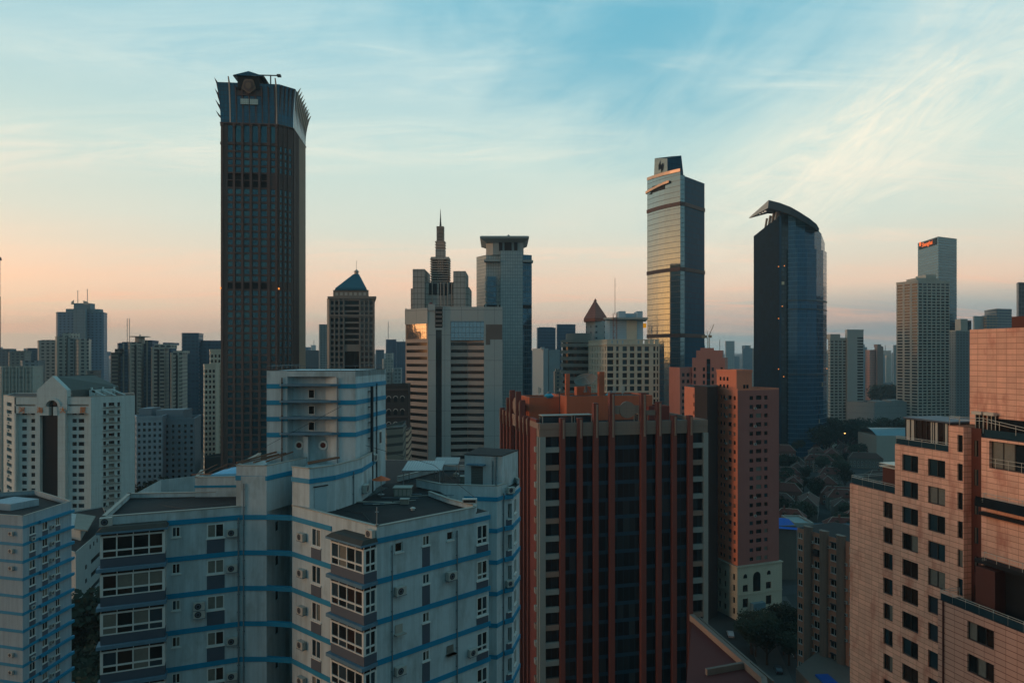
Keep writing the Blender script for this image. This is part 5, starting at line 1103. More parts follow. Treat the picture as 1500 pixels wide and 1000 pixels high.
# --- grey banded office in the middle
m_gt = mat('grey_ceramic_tiles', (156,166,164), .75, grid=(8,12.2,.12,.14), lcol=(88,94,94), var=.06); m_gt2 = mat('warm_grey_tiles', (166,154,144), .75, var=.12, streak=.12)
P0, P1, P2, P3, P4, P5 = pt(594,340.6), pt(627,330), pt(660,331), pt(709,331), pt(736,332), pt(720,372)
T = Thing('banded_office_block', 'grey tiled office block with dark ribbon windows and orange sunset glowing in its top-left glazing', 'building', P1, wallm=[m_gt, m_gt2])
zt = pz(449,330); zr = [pz(506,330)-3.45*k for k in range(34)]; zr = [z for z in zr if z > 3]
L0, L2 = dist(P0,P1), dist(P2,P3)
m_rib2 = gl('ribbon_glass', (30,34,34))
PAL['ribbon'] = [m_rib2]; PAL['office'] = [m_rib2, g_blue]; m_or = mat('polished_glazing', (196,196,196), .05, .95, .6, var=.04, grid=(1.9,1.9,.1,.1), lcol=(90,70,60), bump=.05); PAL['mirror'] = [m_or]
T.face(P0, P1, 0, zt-1, [(.6, L0-.6, z, z+1.5) for z in zr], 'p', .35, 'ribbon', m=1, wins=True)
T.wins.pop() if 0 else None
hm = [(.8, L0-1, pz(496,332), pz(472,332))]
T.w.wall((P0[0]-.0,P0[1]), P1, 0, 0.01, [], 1)
T.part('corner_glazing', (lambda mb: (mb.ob(P0, P1, .9, L0-.9, -.25, -.01, pz(496,332), pz(472,332)), mb)[1])(MB()), m_or)
sl0, sl1 = pt(637.5,330), pt(648,330.4)
T.face(P1, sl0, 0, zt+.8); T.face(sl0, sl1, 0, pz(480,330), [(0.3, dist(sl0,sl1)-.3, 2, pz(480,330)-1)], 'p', .8, 'ribbon'); T.face(sl1, P2, 0, zt+.2)
lv_ = MB(); lv_.ob(sl0, sl1, 0, dist(sl0,sl1), .3, 1, pz(480,330), zt)
for k in range(5): lv_.ob(sl0, sl1, -.2, dist(sl0,sl1)+.2, -.3, .3, pz(478,330)+2.1*k, pz(478,330)+2.1*k+1.1, 1)
T.part('louvre_panel', lv_, [m_dark, mat('louvre_brown', (112,104,98), .7)])
Q2, Q3 = (P2[0],P2[1]+1.6), (P3[0],P3[1]+1.6); Qm = ((P2[0]+P3[0])/2, P2[1]+3.0)
for a_, b_ in ((Q2,Qm),(Qm,Q3)): L_ = dist(a_,b_); T.face(a_, b_, 0, pz(498,330), [(.02 if a_ is Q2 else .0, L_, z, z+1.5) for z in zr], 'p', .35, 'ribbon', m=1)
T.w.wall(P2, Q2, 0, pz(470,330), []); T.w.wall(Q3, P3, 0, pz(470,330), [])
T.w.wall(P2, P3, pz(470,330), zt, [])
mb = MB(); mb.ob(P2, P3, .1, L2-.1, .9, 1.1, pz(498,330), pz(470,330)); T.part('upper_glazing', mb, mat('blue_sky_glazing', (120,150,165), .06, .9, .6, grid=(1.8,2.6,.12,.2), lcol=(60,72,78), bump=.05))
T.face(P3, P4, 0, zt, []); T.face(P4, P5, 0, zt); T.face(P5, (P0[0],P0[1]+30), 0, zt); T.face((P0[0],P0[1]+30), P0, 0, zt)
mb = MB(); L_ = dist(P3,P4); mb.ob(P3, P4, .9, L_-.1, -.05, -.003, pz(497,331), pz(475,331)); mb.ob(P3, P4, .9, 3, -.05, -.003, pz(505,331), pz(497,331)-.01); T.part('stained_tiles', mb, mat('stained_tiles', (104,96,90), .85, var=.2))
dk = MB(); dk.q([(*p, zt-.9) for p in (P0,P1,P2,P3,P4,P5,(P0[0],P0[1]+30))]); T.part('roof', dk, m_deck)
mb = MB(); mb.ob(P0, P1, 0, L0, -.4, .4, zt-8.2, zt-.6); mb.ob(P1, sl0, 0, dist(P1,sl0), -.5, .4, zt-2, zt+1.2); T.part('fascia', mb, m_gt)
T.finish()
# --- stepped building with spire
m_sp = mat('spire_stone', (168,164,156), .8, var=.1, grid=(2.2,3.4,.2,.3), lcol=(96,92,88)); m_spl = mat('spire_louvre', (184,168,154), .7, var=.1); m_spd = mat('spire_dark', (34,34,36), .8)
Y = 420; T = Thing('spired_tower', 'grey stepped tower with stacked louvres and a thin central spire, behind the banded office', 'skyscraper', pt(643,Y))
def blk(x0, x1, y0, y1, yo, dp, m, name, mm=None):
    mb = MB(); mb.box(px(x0,Y), px(x1,Y), Y+yo, Y+yo+dp, pz(y0,Y) if y0 else 0, pz(y1,Y)); return T.part(name, mb, m if mm is None else mm)
blk(601,607,None,422,2,26,m_sp,'outer_block'); blk(604.5,622,None,394,0,28,m_sp,'side_block'); blk(664,682,None,397,0,28,m_sp,'side_block'); blk(681,687,None,420,2,26,m_sp,'outer_block'); blk(620,665,None,412.5,3,24,m_sp,'main_block')
for x0, x1 in ((629,641),(645,649.5),(652.5,656),(659,661)): 
    pass
for x0, x1, y0, y1 in ((627.5,639.5,431,414.5),(642.5,647.5,432,414.5),(650,655,432,414.5),(657.5,662,430,414.5)):
    blk(x0,x1,y0,y1,2.6,.38,m_spd,'dark_opening')
for x in (632.5,645,650,655,661): blk(x-.5,x+.5,447,412.5,2.0,.55,m_spl,'pilaster')
mb = MB()
for k in range(10): z0_ = pz(411,Y)+k*1.5; mb.box(px(629,Y),px(657,Y),Y+3.5,Y+16,z0_,z0_+.55)
T.part('louvre_stack', mb, m_spl); blk(632,639,412,376,5.4,9,m_spd,'stack_core'); blk(649,654,412,376,5.4,9,m_spd,'stack_core'); blk(640,649,412,398,6,9,m_spd,'stack_core'); blk(629.5,656.5,378,374.5,4.8,11,m_sp,'stack_cap')
mb = MB()
for k in range(3): mb.box(px(641+3*k,Y)-.4,px(641+3*k,Y)+.4,Y+5,Y+6,pz(398,Y),pz(377,Y))
T.part('strut', mb, m_spl)
blk(636,650,374.5,362,7,6,m_sp,'tier'); blk(636.5,649.5,362,350,7.4,5.4,m_spl,'tier'); mb = MB()
for k in range(3): mb.box(px(635.4,Y),px(650.4,Y),Y+6.6,Y+13.4,pz(360-4*k,Y),pz(360-4*k,Y)+.5)
for k in range(11): z0_ = pz(349.5,Y)+k*.86; mb.box(px(637.4,Y),px(648.2,Y),Y+7.0,Y+12.6,z0_,z0_+.36)
T.part('louvre_ring', mb, m_spl); blk(639,646.5,350,338,8,4,m_spd,'tier_core')
mb = MB(); mb.cone((px(642.8,Y),Y+10), 1.1, .5, pz(338,Y), pz(322,Y), 0, 8); mb.cone((px(642.8,Y),Y+10), .5, .08, pz(322,Y), pz(301,Y), 0, 8); mb.cone((px(642.8,Y),Y+10), 2.0, 1.0, pz(338.5,Y), pz(336,Y), 0, 8); T.part('spire', mb, m_spd)
mb = MB(); mb.cone((px(631,Y-30),Y-30), 2.0, .6, pz(449,Y-30), pz(443,Y-30), 0, 12); T.part('roof_dome', mb, mat('faded_red_dome', (112,50,46), .6))
# --- tower with flat brim
m_h1 = pat('hat_tower_panels', (112,126,128), (150,166,168), 1.6, 2.2, .25, .3, .06, gm=.2, rough=.4); m_h2 = mat('hat_tower_glass', (66,104,124), .08, .75, .6, grid=(1.6,3.6,.14,.5), lcol=(84,104,112), cell=.2); m_h3 = mat('hat_white_metal', (146,156,154), .5, var=.05)
Y = 450; T = Thing('brimmed_roof_tower', 'grey glass tower under a wide flat brimmed roof, right of the spired tower', 'skyscraper', pt(733,Y))
def B3(pts, y1, name, m, top=None, y0=None, lo=0):
    mb = MB(); mb.pr(pts, lo if y0 is None else pz(y0,Y), pz(y1,Y)); return T.part(name, mb, m)
B3([pt(733,Y),pt(766,Y),pt(765,Y+36),pt(735,Y+36)], 367, 'centre_shaft', m_h1); B3([pt(698,Y+14),pt(712,Y+4),pt(733.2,Y+4),pt(733.2,Y+34),pt(702,Y+40)], 372, 'left_shaft', m_h1)
B3([pt(765.8,Y+3),pt(779,Y+5),pt(777,Y+34),pt(764.8,Y+34)], 372, 'right_shaft', m_h2); mb = MB(); mb.pr([pt(714,Y+3.4),pt(727,Y+3.4),pt(727,Y+5),pt(714,Y+5)], 0, pz(404,Y)); T.part('glass_strip', mb, m_h2)
for x in (711.5, 729.5):
    mb = MB()
    for k in range(12): z_ = pz(404,Y)-k*3.6; mb.box(px(x-.8,Y+3),px(x+1.0,Y+3),Y+1.8,Y+3.4,z_-2.2,z_)
    T.part('white_bay_stack', mb, m_acw)
for (xa, xb, ya, yb, o) in ((709,733,383,380.5,-1.5),(765,781,383.5,381,0)): mb = MB(); mb.box(px(xa,Y),px(xb,Y),Y+o,Y+8,pz(ya,Y),pz(yb,Y)); T.part('ledge', mb, m_h3)
mb = MB(); mb.box(px(733,Y+3),px(779,Y+3),Y+2.2,Y+3.3,pz(450,Y),pz(445.5,Y)) if 0 else mb.box(px(766.3,Y),px(779,Y),Y+2.4,Y+4.4,pz(451,Y),pz(446,Y)); mb.box(px(709,Y),px(733,Y),Y+2.4,Y+3.9,pz(451,Y),pz(446,Y)); T.part('dark_band', mb, m_spd)
B3([pt(712,Y+5),pt(722,Y+2),pt(767,Y+2),pt(766,Y+26),pt(714,Y+28)], 352, 'neck', m_h3, y0=372.5); mb = MB()
for xa, xb in ((731,736),(739,749.5),(753,758)): mb.box(px(xa,Y+1.5),px(xb,Y+1.5),Y+1.4,Y+2.3,pz(367,Y),pz(353,Y))
T.part('neck_opening', mb, m_spd)
mb = MB(); a_ = [pt(712,Y+1),pt(768,Y+1),pt(766,Y+28),pt(713,Y+30)]; b_ = [pt(703,Y-3),pt(775,Y-3),pt(772,Y+34),pt(705,Y+36)]; mb.loft([(a_, pz(354.5,Y)),(b_, pz(349.5,Y)),(b_, pz(347,Y)),(inset(b_,1.5), pz(346,Y))]); T.part('brim_roof', mb, m_h3)
mb = MB(); mb.cone(pt(745,Y), 1.1, .4, pz(346,Y), pz(344,Y), 0, 8); mb.box(px(722,Y),px(728,Y),Y+2,Y+5,pz(346,Y),pz(345.2,Y)); T.part('roof_plant', mb, m_spd)
# --- pyramid-roofed tower on the left
m_py = pat('brown_grid_facade', (112,98,90), (34,42,48), 4.0, 3.6, 1.3, 1.2, .3); Y = 420
T = Thing('blue_pyramid_tower', 'brown gridded tower with a blue-green pyramid roof, right of the tallest skyscraper', 'skyscraper', pt(515,Y), wallm=[mat('brown_grey_stone', (128,126,120), .8, var=.08)])
a_, b_, c_ = pt(479,Y+8), pt(482,Y), pt(549,Y); zt = pz(436,Y); Lb = dist(b_,c_)
hs = [(Lb*f-Lb*.033, Lb*f+Lb*.033, z, z+2.1) for z in [zt-4.2-3.5*k for k in range(36)] if z > 2 for f in (.07,.17,.27,.73,.82,.92)]+[(Lb*.345, Lb*.655, z, z+2.4) for z in [zt-4.2-3.5*k for k in range(8)]]+[(Lb*.345, Lb*.655, 4, zt-33)]
T.face(b_, c_, 0, zt, hs, 'p', .5, 'std'); T.face(a_, b_, 0, zt); T.face(c_, pt(547,Y+30), 0, zt); T.face(pt(547,Y+30), pt(482,Y+34), 0, zt); T.face(pt(482,Y+34), a_, 0, zt)
for f in (.02,.12,.22,.32,.68,.775,.87,.98): mb = MB(); mb.ob(b_, c_, Lb*f-.35, Lb*f+.35, -.6, -.01, 0, zt); T.part('pilaster', mb, T.wallm[0])
mb = MB(); q = [b_,c_,pt(547,Y+30),pt(482,Y+34)]; mb.pr(inset(q,-.9), zt-.6, zt+.8); mb.ob(b_, c_, 0, Lb, -.9, -.61, pz(462,Y)-.5, pz(462,Y)+.5); T.part('cornice', mb, T.wallm[0])
q2 = [pt(488,Y+3),pt(540,Y+3),pt(539,Y+27),pt(489,Y+28)]; mb = MB(); mb.pr(q2, zt+.79, pz(424,Y)); tier = T.part('attic', mb, T.wallm[0]); 
for k in range(7): mb = MB(); mb.ob(q2[0], q2[1], 1.4+k*2.9, 3.0+k*2.9, -.05, .1, pz(432,Y), pz(427.5,Y)); T.part('window', mb, mat('white_blind', (170,176,170), .6), tier)
cx_, cy_ = px(514.5,Y), Y+14; r0 = [pt(490,Y+2),pt(538,Y+2),pt(537,Y+27),pt(491,Y+28)]; r1 = [(cx_-1.6,cy_-1.6),(cx_+1.6,cy_-1.6),(cx_+1.6,cy_+1.6),(cx_-1.6,cy_+1.6)]
mb = MB(); mb.loft([(r0,pz(424.5,Y)),(inset(r0,.6),pz(421,Y)),(r1,pz(398,Y))]); T.part('pyramid_roof', mb, mat('patina_green_roof', (28,86,104), .5, grid=(1.2,50,.12,0), lcol=(20,66,82), var=.1))
mb = MB(); mb.cone((cx_,cy_), 1.5, 1.2, pz(398,Y), pz(394,Y), 0, 8); mb.cone((cx_,cy_), 1.9, .3, pz(394,Y), pz(390.5,Y), 0, 8); mb.tube([(cx_,cy_,pz(391,Y)),(cx_,cy_,pz(377,Y))], .12); T.part('lantern', mb, m_spl)
T.finish()
# --- cream gridded hotel with a glazed top
m_cr2 = mat('cream_panels', (186,180,162), .8, var=.07, streak=.06); Y = 340
T = Thing('cream_gridded_block', 'cream building with square windows in a grid and a pale blue rooftop pavilion', 'building', pt(888,Y), wallm=[m_cr2])
a_, b_, c_ = pt(862,Y+38), pt(889,Y), pt(966,Y+4); zt = pz(504,Y); Lb = dist(b_,c_); La = dist(a_,b_); fh = 3.32
hs = [(max(.2,Lb*f-Lb*w/2), Lb*f+Lb*w/2, zt-fh*(k+1)-.1, zt-fh*(k+1)+2.2) for k in range(30) if zt-fh*(k+1) > 2 for f, w in ((.06,.13),(.2,.05),(.34,.09),(.48,.09),(.62,.09),(.76,.09),(.905,.045),(.965,.03))]
T.face(b_, c_, 0, zt, hs, 'p', .6, 'std'); T.face(a_, b_, 0, zt, [(La*f-.9, La*f+.9, zt-fh*(k+1)-.1, zt-fh*(k+1)+2.2) for k in range(30) if zt-fh*(k+1) > 2 for f in (.1,.24,.38,.52,.66,.8,.93)], 'p', .6, 'std')
T.face(c_, pt(962,Y+42), 0, zt); T.face(pt(962,Y+42), a_, 0, zt)
for k in range(14): mb = MB(); mb.ob(b_, c_, 0, Lb, -.25, -.003, zt-fh*(k+1)-.75, zt-fh*(k+1)-.45); T.part('string_course', mb, m_cr2)
mb = MB(); q = [a_,b_,c_,pt(962,Y+42)]; mb.ring(inset(q,-.4), .8, zt-.4, zt+.3)
for e_, f_ in ((b_,c_),(a_,b_)):
    L_ = dist(e_,f_); n_ = int(L_/2.6)
    for k in range(n_): mb.ob(e_, f_, (k+.15)*L_/n_, (k+.85)*L_/n_, 0, .3, zt+.3, zt+2.0)
    mb.ob(e_, f_, 0, L_, -.1, .3, zt+2.0, zt+2.5)
mb.q([(*p, zt-.05) for p in q]); T.part('parapet', mb, m_cr2)
Yp = Y+12; mpv = mat('pale_blue_tiles', (150,176,188), .6, grid=(50,1.2,0,.08), lcol=(100,124,138)); pv = MB(); pv.box(px(893,Yp),px(942,Yp),Yp,Yp+18,zt-.05,pz(468,Yp)); pav = T.part('pavilion', pv, mpv)
mb = MB(); mb.box(px(918,Yp),px(933,Yp),Yp-.3,Yp-.01,zt,pz(469,Yp)); T.part('panel', mb, m_cr2, pav); mb = MB(); mb.box(px(941.5,Yp),px(947,Yp),Yp+.5,Yp+1.6,pz(480,Yp),pz(473.5,Yp)); T.part('lit_sign', mb, mat('yellow_sign', (226,150,20), .5, emis=((230,150,20),.5)), pav)
mb = MB(); mb.pr([pt(884,Yp-2),pt(900,Yp-5),pt(949,Yp-5),pt(946,Yp+22),pt(890,Yp+22)], pz(468,Yp), pz(465.5,Yp)); T.part('slab_roof', mb, m_h3); mb = MB(); mb.box(px(907,Yp),px(917,Yp),Yp+1,Yp+10,pz(465.5,Yp),pz(455.5,Yp)); mb.box(px(934,Yp),px(942,Yp),Yp+1,Yp+10,pz(465.5,Yp),pz(455.5,Yp)); mb.box(px(917,Yp),px(934,Yp),Yp+3,Yp+9,pz(465.5,Yp),pz(458.5,Yp)); T.part('roof_turret', mb, mpv)
x_, y_ = px(900,Yp-4), Yp-6; mb = MB(); s_ = .9
for dx_, dy_ in ((-s_,-s_),(s_,-s_),(s_,s_),(-s_,s_)): mb.tube([(x_+dx_,y_+dy_,zt),(x_+dx_,y_+dy_,pz(460,Yp))], .1, 0, 4)
z_ = zt
while z_ < pz(462,Yp): mb.tube([(x_-s_,y_-s_,z_),(x_+s_,y_-s_,z_+1.6)], .08, 0, 4); mb.tube([(x_+s_,y_-s_,z_+1.6),(x_-s_,y_-s_,z_+3.2)], .08, 0, 4); mb.tube([(x_-s_,y_-s_,z_),(x_+s_,y_-s_,z_)], .07, 0, 4); z_ += 3.2
mb.tube([(x_,y_,pz(462,Yp)),(x_,y_,pz(409,Yp))], .12, 0, 5); T.part('lattice_mast', mb, mat('red_oxide_steel', (130,74,60), .7)); T.finish()
# --- red pyramid roof behind
Y = 400; T = Thing('red_pyramid_tower', 'grey tower topped by a red-brown pyramid roof, behind the cream gridded block', 'building', pt(875,Y))
q = [pt(858,Y+10),pt(872,Y),pt(893,Y),pt(893,Y+26),pt(862,Y+30)]; mb = MB(); mb.pr(q, 0, pz(470,Y)); T.part('wall', mb, pat('light_grey_panels', (150,158,158), (60,70,76), 5, 3.4, 4.0, 2.2, .2)); mb = MB(); q2 = [pt(855,Y+6),pt(872,Y-2),pt(890,Y+2),pt(891,Y+20),pt(860,Y+24)]
mb.loft([(q2,pz(470.5,Y)),(q2,pz(466,Y))]); mb.loft([(q2,pz(465.9,Y)),([(px(875,Y)+.5*cos(a_),Y+11+.5*sin(a_)) for a_ in (3.6,4.6,5.6,.9,2.3)],pz(438,Y))]); mb.cone((px(875.5,Y),Y+11), 1.0, .1, pz(438.5,Y), pz(435,Y), 0, 6); T.part('pyramid_roof', mb, mat('red_copper_roof', (146,88,72), .7, grid=(2.0,1.5,.18,.15), lcol=(112,64,54)))
# --- curved banded block
Y = 372; cxx, cyy = px(850,Y), Y+16; n = 20; T = Thing('curved_banded_block', 'rounded grey block with dark window bands between the far towers and the cream grid', 'building', (cxx,cyy))
arcp = lambda r: [(cxx+r*cos(pi+pi*k/n), cyy+r*sin(pi+pi*k/n)) for k in range(n+1)]+[(cxx+r,cyy+10),(cxx-r,cyy+10)]
mb = MB(); mb.pr(arcp(8.4), 0, pz(500,Y)); T.part('glazing', mb, m_rib2); z_ = pz(505,Y)
while z_ > 2: mb = MB(); mb.pr(arcp(9.0), z_-.95, z_+.95); T.part('floor_band', mb, m_gt2 if 0 else mat('band_grey', (124,124,118), .8, var=.1)); z_ -= 3.75
mb = MB(); mb.pr(arcp(8.8), pz(501,Y), pz(497,Y)); mb.pr([(p[0]+1.2,p[1]+1) for p in arcp(7.0)], pz(497,Y)+.001, pz(487,Y)); T.part('roof_tier', mb, mat('band_grey', (0,0,0)))
# --- curved reflecting glass tower
m_gold = mat('mirror_curtain_glass', (138,156,160), .06, .92, .8, var=.03, grid=(1.6,3.9,.12,.34), lcol=(56,66,70), lrough=.4, lmetal=.4, uv=True, bump=.06, cell=.03); m_blg = mat('deep_blue_curtain_glass', (22,76,98), .25, 0, .04, var=.05, grid=(1.6,3.9,.1,.3), lcol=(12,34,48), lrough=.3, lmetal=.3, cell=.12, bump=.05)
m_belt = mat('brown_belt', (84,60,54), .6)
Y = 480; T = Thing('curved_glass_tower', 'tall curved glass skyscraper mirroring the sunset, with a faceted glass box on top', 'skyscraper', pt(990,Y))
arc = [pt(948,Y+27),pt(956,Y+20.5),pt(964.5,Y+14.6),pt(973,Y+9.6),pt(981.5,Y+5.4),pt(989.5,Y+2),pt(996.5,Y-1)]; mid = [pt(996.5,Y-.2),pt(1003,Y+1)]; rt = [pt(1003,Y+1.01),pt(1032,Y+22)]; bk = [pt(1020,Y+60),pt(955,Y+52)]
mb = MB(); n = len(arc); u_ = 0; zts = [pz(262-12*min(1,k/5.0),Y) for k in range(n)]; zts = [pz(y,p[1]) for y, p in zip((263,260,257.5,255,253,251,249.5), arc)]
for k in range(n-1):
    L_ = dist(arc[k],arc[k+1]); mb.q([(*arc[k],0),(*arc[k+1],0),(*arc[k+1],zts[k+1]),(*arc[k],zts[k])], 0, ((u_,0),(u_+L_,0),(u_+L_,zts[k+1]),(u_,zts[k]))); u_ += L_
T.part('curved_glazing', mb, m_gold)
mb = MB(); L_ = dist(*mid); mb.q([(*mid[0],0),(*mid[1],0),(*mid[1],pz(256,Y)),(*mid[0],pz(256,Y))], 0, ((0,0),(L_,0),(L_,250),(0,250))); mb.q([(*arc[-1],0),(*mid[0],0),(*mid[0],zts[-1]),(*arc[-1],zts[-1])], 0, ((0,0),(1,0),(1,250),(0,250))); T.part('corner_glazing', mb, m_gold)
mb = MB(); zr_ = pz(257.5,Y); mb.pr([mid[1],rt[1],bk[0],bk[1],(arc[0][0]+.3,arc[0][1]+.3),*[(p[0]+.6,p[1]+1.2) for p in arc[1:]]], 0, zr_-8, 0, 1); mb.pr([mid[1],rt[1],bk[0],(mid[0][0]+.5,mid[0][1]+40),(mid[0][0]+.3,mid[0][1]+.6)], zr_-8.01, zr_, 0, 1); T.part('glazing', mb, [m_blg, m_deck])
cp = MB()
for k in range(n-1):
    a_, b_ = arc[k], arc[k+1]; cp.q([(a_[0]-.3,a_[1]-.6,zts[k]-1.0),(b_[0]-.3,b_[1]-.6,zts[k+1]-1.0),(b_[0]-.3,b_[1]-.6,zts[k+1]+1.2),(a_[0]-.3,a_[1]-.6,zts[k]+1.2)]); cp.q([(a_[0]-.3,a_[1]-.6,zts[k]+1.2),(b_[0]-.3,b_[1]-.6,zts[k+1]+1.2),(b_[0],b_[1]+1.5,zts[k+1]+1.2),(a_[0],a_[1]+1.5,zts[k]+1.2)])
T.part('coping', cp, mat('bronze_coping', (190,160,136), .35, .6))
cp = MB(); lo = [pt(945.5,Y+24)]+[(p[0]-1.2,p[1]-1.2) for p in arc[1:5]]; lz = [pz(y,p[1]) for y, p in zip((284,279,274.5,270.5,267.5), lo)]
for k in range(4):
    a_, b_ = lo[k], lo[k+1]; cp.q([(*a_,lz[k]),(*b_,lz[k+1]),(*b_,lz[k+1]+1.7),(*a_,lz[k]+1.7)]); cp.q([(*a_,lz[k]),(a_[0]+1,a_[1]+2,lz[k]),(b_[0]+1,b_[1]+2,lz[k+1]),(*b_,lz[k+1])]); cp.q([(*a_,lz[k]+1.7),(*b_,lz[k+1]+1.7),(b_[0]+1,b_[1]+2,lz[k+1]+1.7),(a_[0]+1,a_[1]+2,lz[k]+1.7)])
T.part('curved_sunshade', cp, MATS['bronze_coping'])
mb = MB(); mb.pr([(arc[1][0]-.4,arc[1][1]-.8),(arc[3][0]-.2,arc[3][1]-.6),(arc[3][0],arc[3][1]+1),(arc[1][0],arc[1][1]+1)], pz(272,Y), pz(263,Y)); T.part('roof_opening', mb, m_spd)
for y in (298.5, 394, 491):
    mb = MB(); L_ = arc+[mid[1]]+[rt[1]]
    ys_ = [y+1.5,y+.9,y+.2,y-.4,y-.9,y-1.2,y-1.3,y-1.3,y-.2] if 0 else [y]*9; z_ = pz(y,Y)
    for a_, b_ in zip(L_, L_[1:]): mb.ob(a_, b_, -.05, dist(a_,b_)+.05, -.5, -.01, z_-1.3, z_+1.3)
    T.part('belt_course', mb, m_belt)
q0 = [pt(957,Y+32),pt(978,Y+24),pt(1004,Y+32),pt(985,Y+46)]; q1 = [pt(959,Y+33),pt(977.5,Y+26),pt(998,Y+32),pt(984,Y+44)]
mb = MB(); za_, zb_ = pz(266,Y), pz(230,Y); zs_ = [pz(232,Y+33),pz(232,Y+26),pz(228,Y+32),pz(229,Y+44)]
for k in range(4): j = (k+1)%4; mb.q([(*q0[k],za_),(*q0[j],za_),(*q1[j],zs_[j]),(*q1[k],zs_[k])], 0 if k == 0 else 1)
mb.q([(*q1[k],zs_[k]) for k in range(4)], 2); T.part('crown_box', mb, [mat('crown_pale_glass', (140,152,146), .2, .6, grid=(3.2,3.2,.12,.12), lcol=(100,108,104)), m_blg, m_spd])
em = MB(); ex, ey = px(968,Y+28), Y+28; zc_ = pz(245,Y+28)
for pts in ([(-1.9,1.2),(-.3,5.2),(0,1.5),(1.9,3.2),(1.7,-1.0),(.2,-4.8),(0,-1.2),(-1.7,-2.6)],): em.q([(ex+a_*.95, ey-a_*.22*.95-.4, zc_+b_) for a_, b_ in pts][::-1])
T.part('emblem', em, m_spd)
for x_, y_, w_, z_, lb in ((-640,452,15,165,'slim unseen tower added beyond the left edge, mirrored in the curved glass tower'), (-520,400,14,150,'narrow unseen slab added beyond the left edge for reflections'), (-590,330,34,118,'broad unseen slab added beyond the left edge for reflections')):  # unseen dark blocks added for the curved glass to mirror
    T = Thing('mirrored_tower', lb, 'building', (x_,y_), 'unseen towers added for reflections'); mb = MB(); mb.box(x_-w_/2,x_+w_/2,y_-w_/2,y_+w_/2,0,z_); mb.box(x_-w_/4,x_+w_/4,y_-w_/4,y_+w_/4,z_,z_+14); T.part('wall', mb, pat('mirrored_wall', (70,70,68), (30,36,40), 4, 3.3, 2, 1.4, .3))
T = Thing('red_brown_edge_tower', 'thin red-brown tower edge with a dark finial at the left border of the photo', 'building', pt(-6,800)); mb = MB(); mb.box(px(-22,800),px(1,816),800,816,0,pz(432,800)); T.part('wall', mb, m_red); mb = MB(); mb.tube([(px(-2,800),802,pz(432,800)),(px(-2,800),802,pz(380,800))], .35); mb.cone((px(-1,800),802), 1.4, .4, pz(381,800), pz(376,800), 0, 8); T.part('finial', mb, m_spd)
# --- dark glass tower with a swooping roof blade
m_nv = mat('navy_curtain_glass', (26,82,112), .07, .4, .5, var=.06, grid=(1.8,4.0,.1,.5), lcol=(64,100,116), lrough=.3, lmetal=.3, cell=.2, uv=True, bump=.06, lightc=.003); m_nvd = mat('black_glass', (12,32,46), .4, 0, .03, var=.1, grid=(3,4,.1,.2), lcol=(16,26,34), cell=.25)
Y = 600; T = Thing('swooping_roof_tower', 'dark blue glass skyscraper with a swooping blade roof on slanting posts', 'skyscraper', pt(1145,Y))
La_, Lb_ = pt(1104,Y+30), pt(1141.5,Y-6); Lc_ = pt(1155,Y-4); rc = [pt(1155,Y-6),pt(1168,Y-9),pt(1182,Y-9),pt(1196,Y-5),pt(1206,Y+3),pt(1211,Y+14)]; bk = [pt(1200,Y+60),pt(1112,Y+62)]
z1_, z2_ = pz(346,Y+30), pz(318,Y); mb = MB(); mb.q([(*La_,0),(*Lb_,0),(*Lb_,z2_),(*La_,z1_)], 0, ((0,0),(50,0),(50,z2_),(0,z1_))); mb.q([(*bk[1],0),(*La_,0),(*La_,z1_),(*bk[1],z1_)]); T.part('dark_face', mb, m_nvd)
mb = MB(); mb.pr([Lb_,(Lb_[0]+1.6,Lb_[1]-.5),(Lb_[0]+1.8,Lb_[1]+3),(Lb_[0],Lb_[1]+4)], 0, z2_); T.part('edge_fin', mb, mat('teal_edge', (24,58,80), .2, .5))
mb = MB(); mb.pr([(Lb_[0]+.5,Lb_[1]+1),Lc_,(Lc_[0],Lc_[1]+30),(Lb_[0]+2,Lb_[1]+30)], 0, pz(311,Y)); T.part('stair_strip', mb, mat('glazed_stair', (52,66,72), .2, .4, .6, grid=(3,3.9,.6,1.2), lcol=(30,38,42), cell=.5, lightc=.01))
mb = MB(); zt = pz(366,Y); mb.pr(rc+bk, 0, zt, 0, 1, u0=0); T.part('curved_glazing', mb, [m_nv, m_deck])
rc2 = [(p[0]*1-.6,p[1]+2.5) for p in rc]; zts = [pz(y,Y) for y in (309,314,322,331,341,352)]; mb = MB(); u_ = 0
for k in range(5): L_ = dist(rc2[k],rc2[k+1]); mb.q([(*rc2[k],zt-.1),(*rc2[k+1],zt-.1),(*rc2[k+1],zts[k+1]),(*rc2[k],zts[k])], 0, ((u_,zt),(u_+L_,zt),(u_+L_,zts[k+1]),(u_,zts[k]))); u_ += L_
mb.q([(*rc2[5],zt),(*bk[0],zt),(*bk[0],zts[5]),(*rc2[5],zts[5])]); mb.q([(*bk[0],zts[5]),(*bk[0],zt),(*bk[1],zt),(*bk[1],z1_)]); T.part('upper_glazing', mb, m_nv)
for y in (441,453.5,548): 
    mb = MB(); z_ = pz(y,Y)
    for a_, b_ in zip(rc, rc[1:]): mb.ob(a_, b_, -.05, dist(a_,b_)+.05, -.4, -.01, z_-.5, z_+.5)
    T.part('belt_course', mb, mat('blue_grey_belt', (48,62,70), .5))
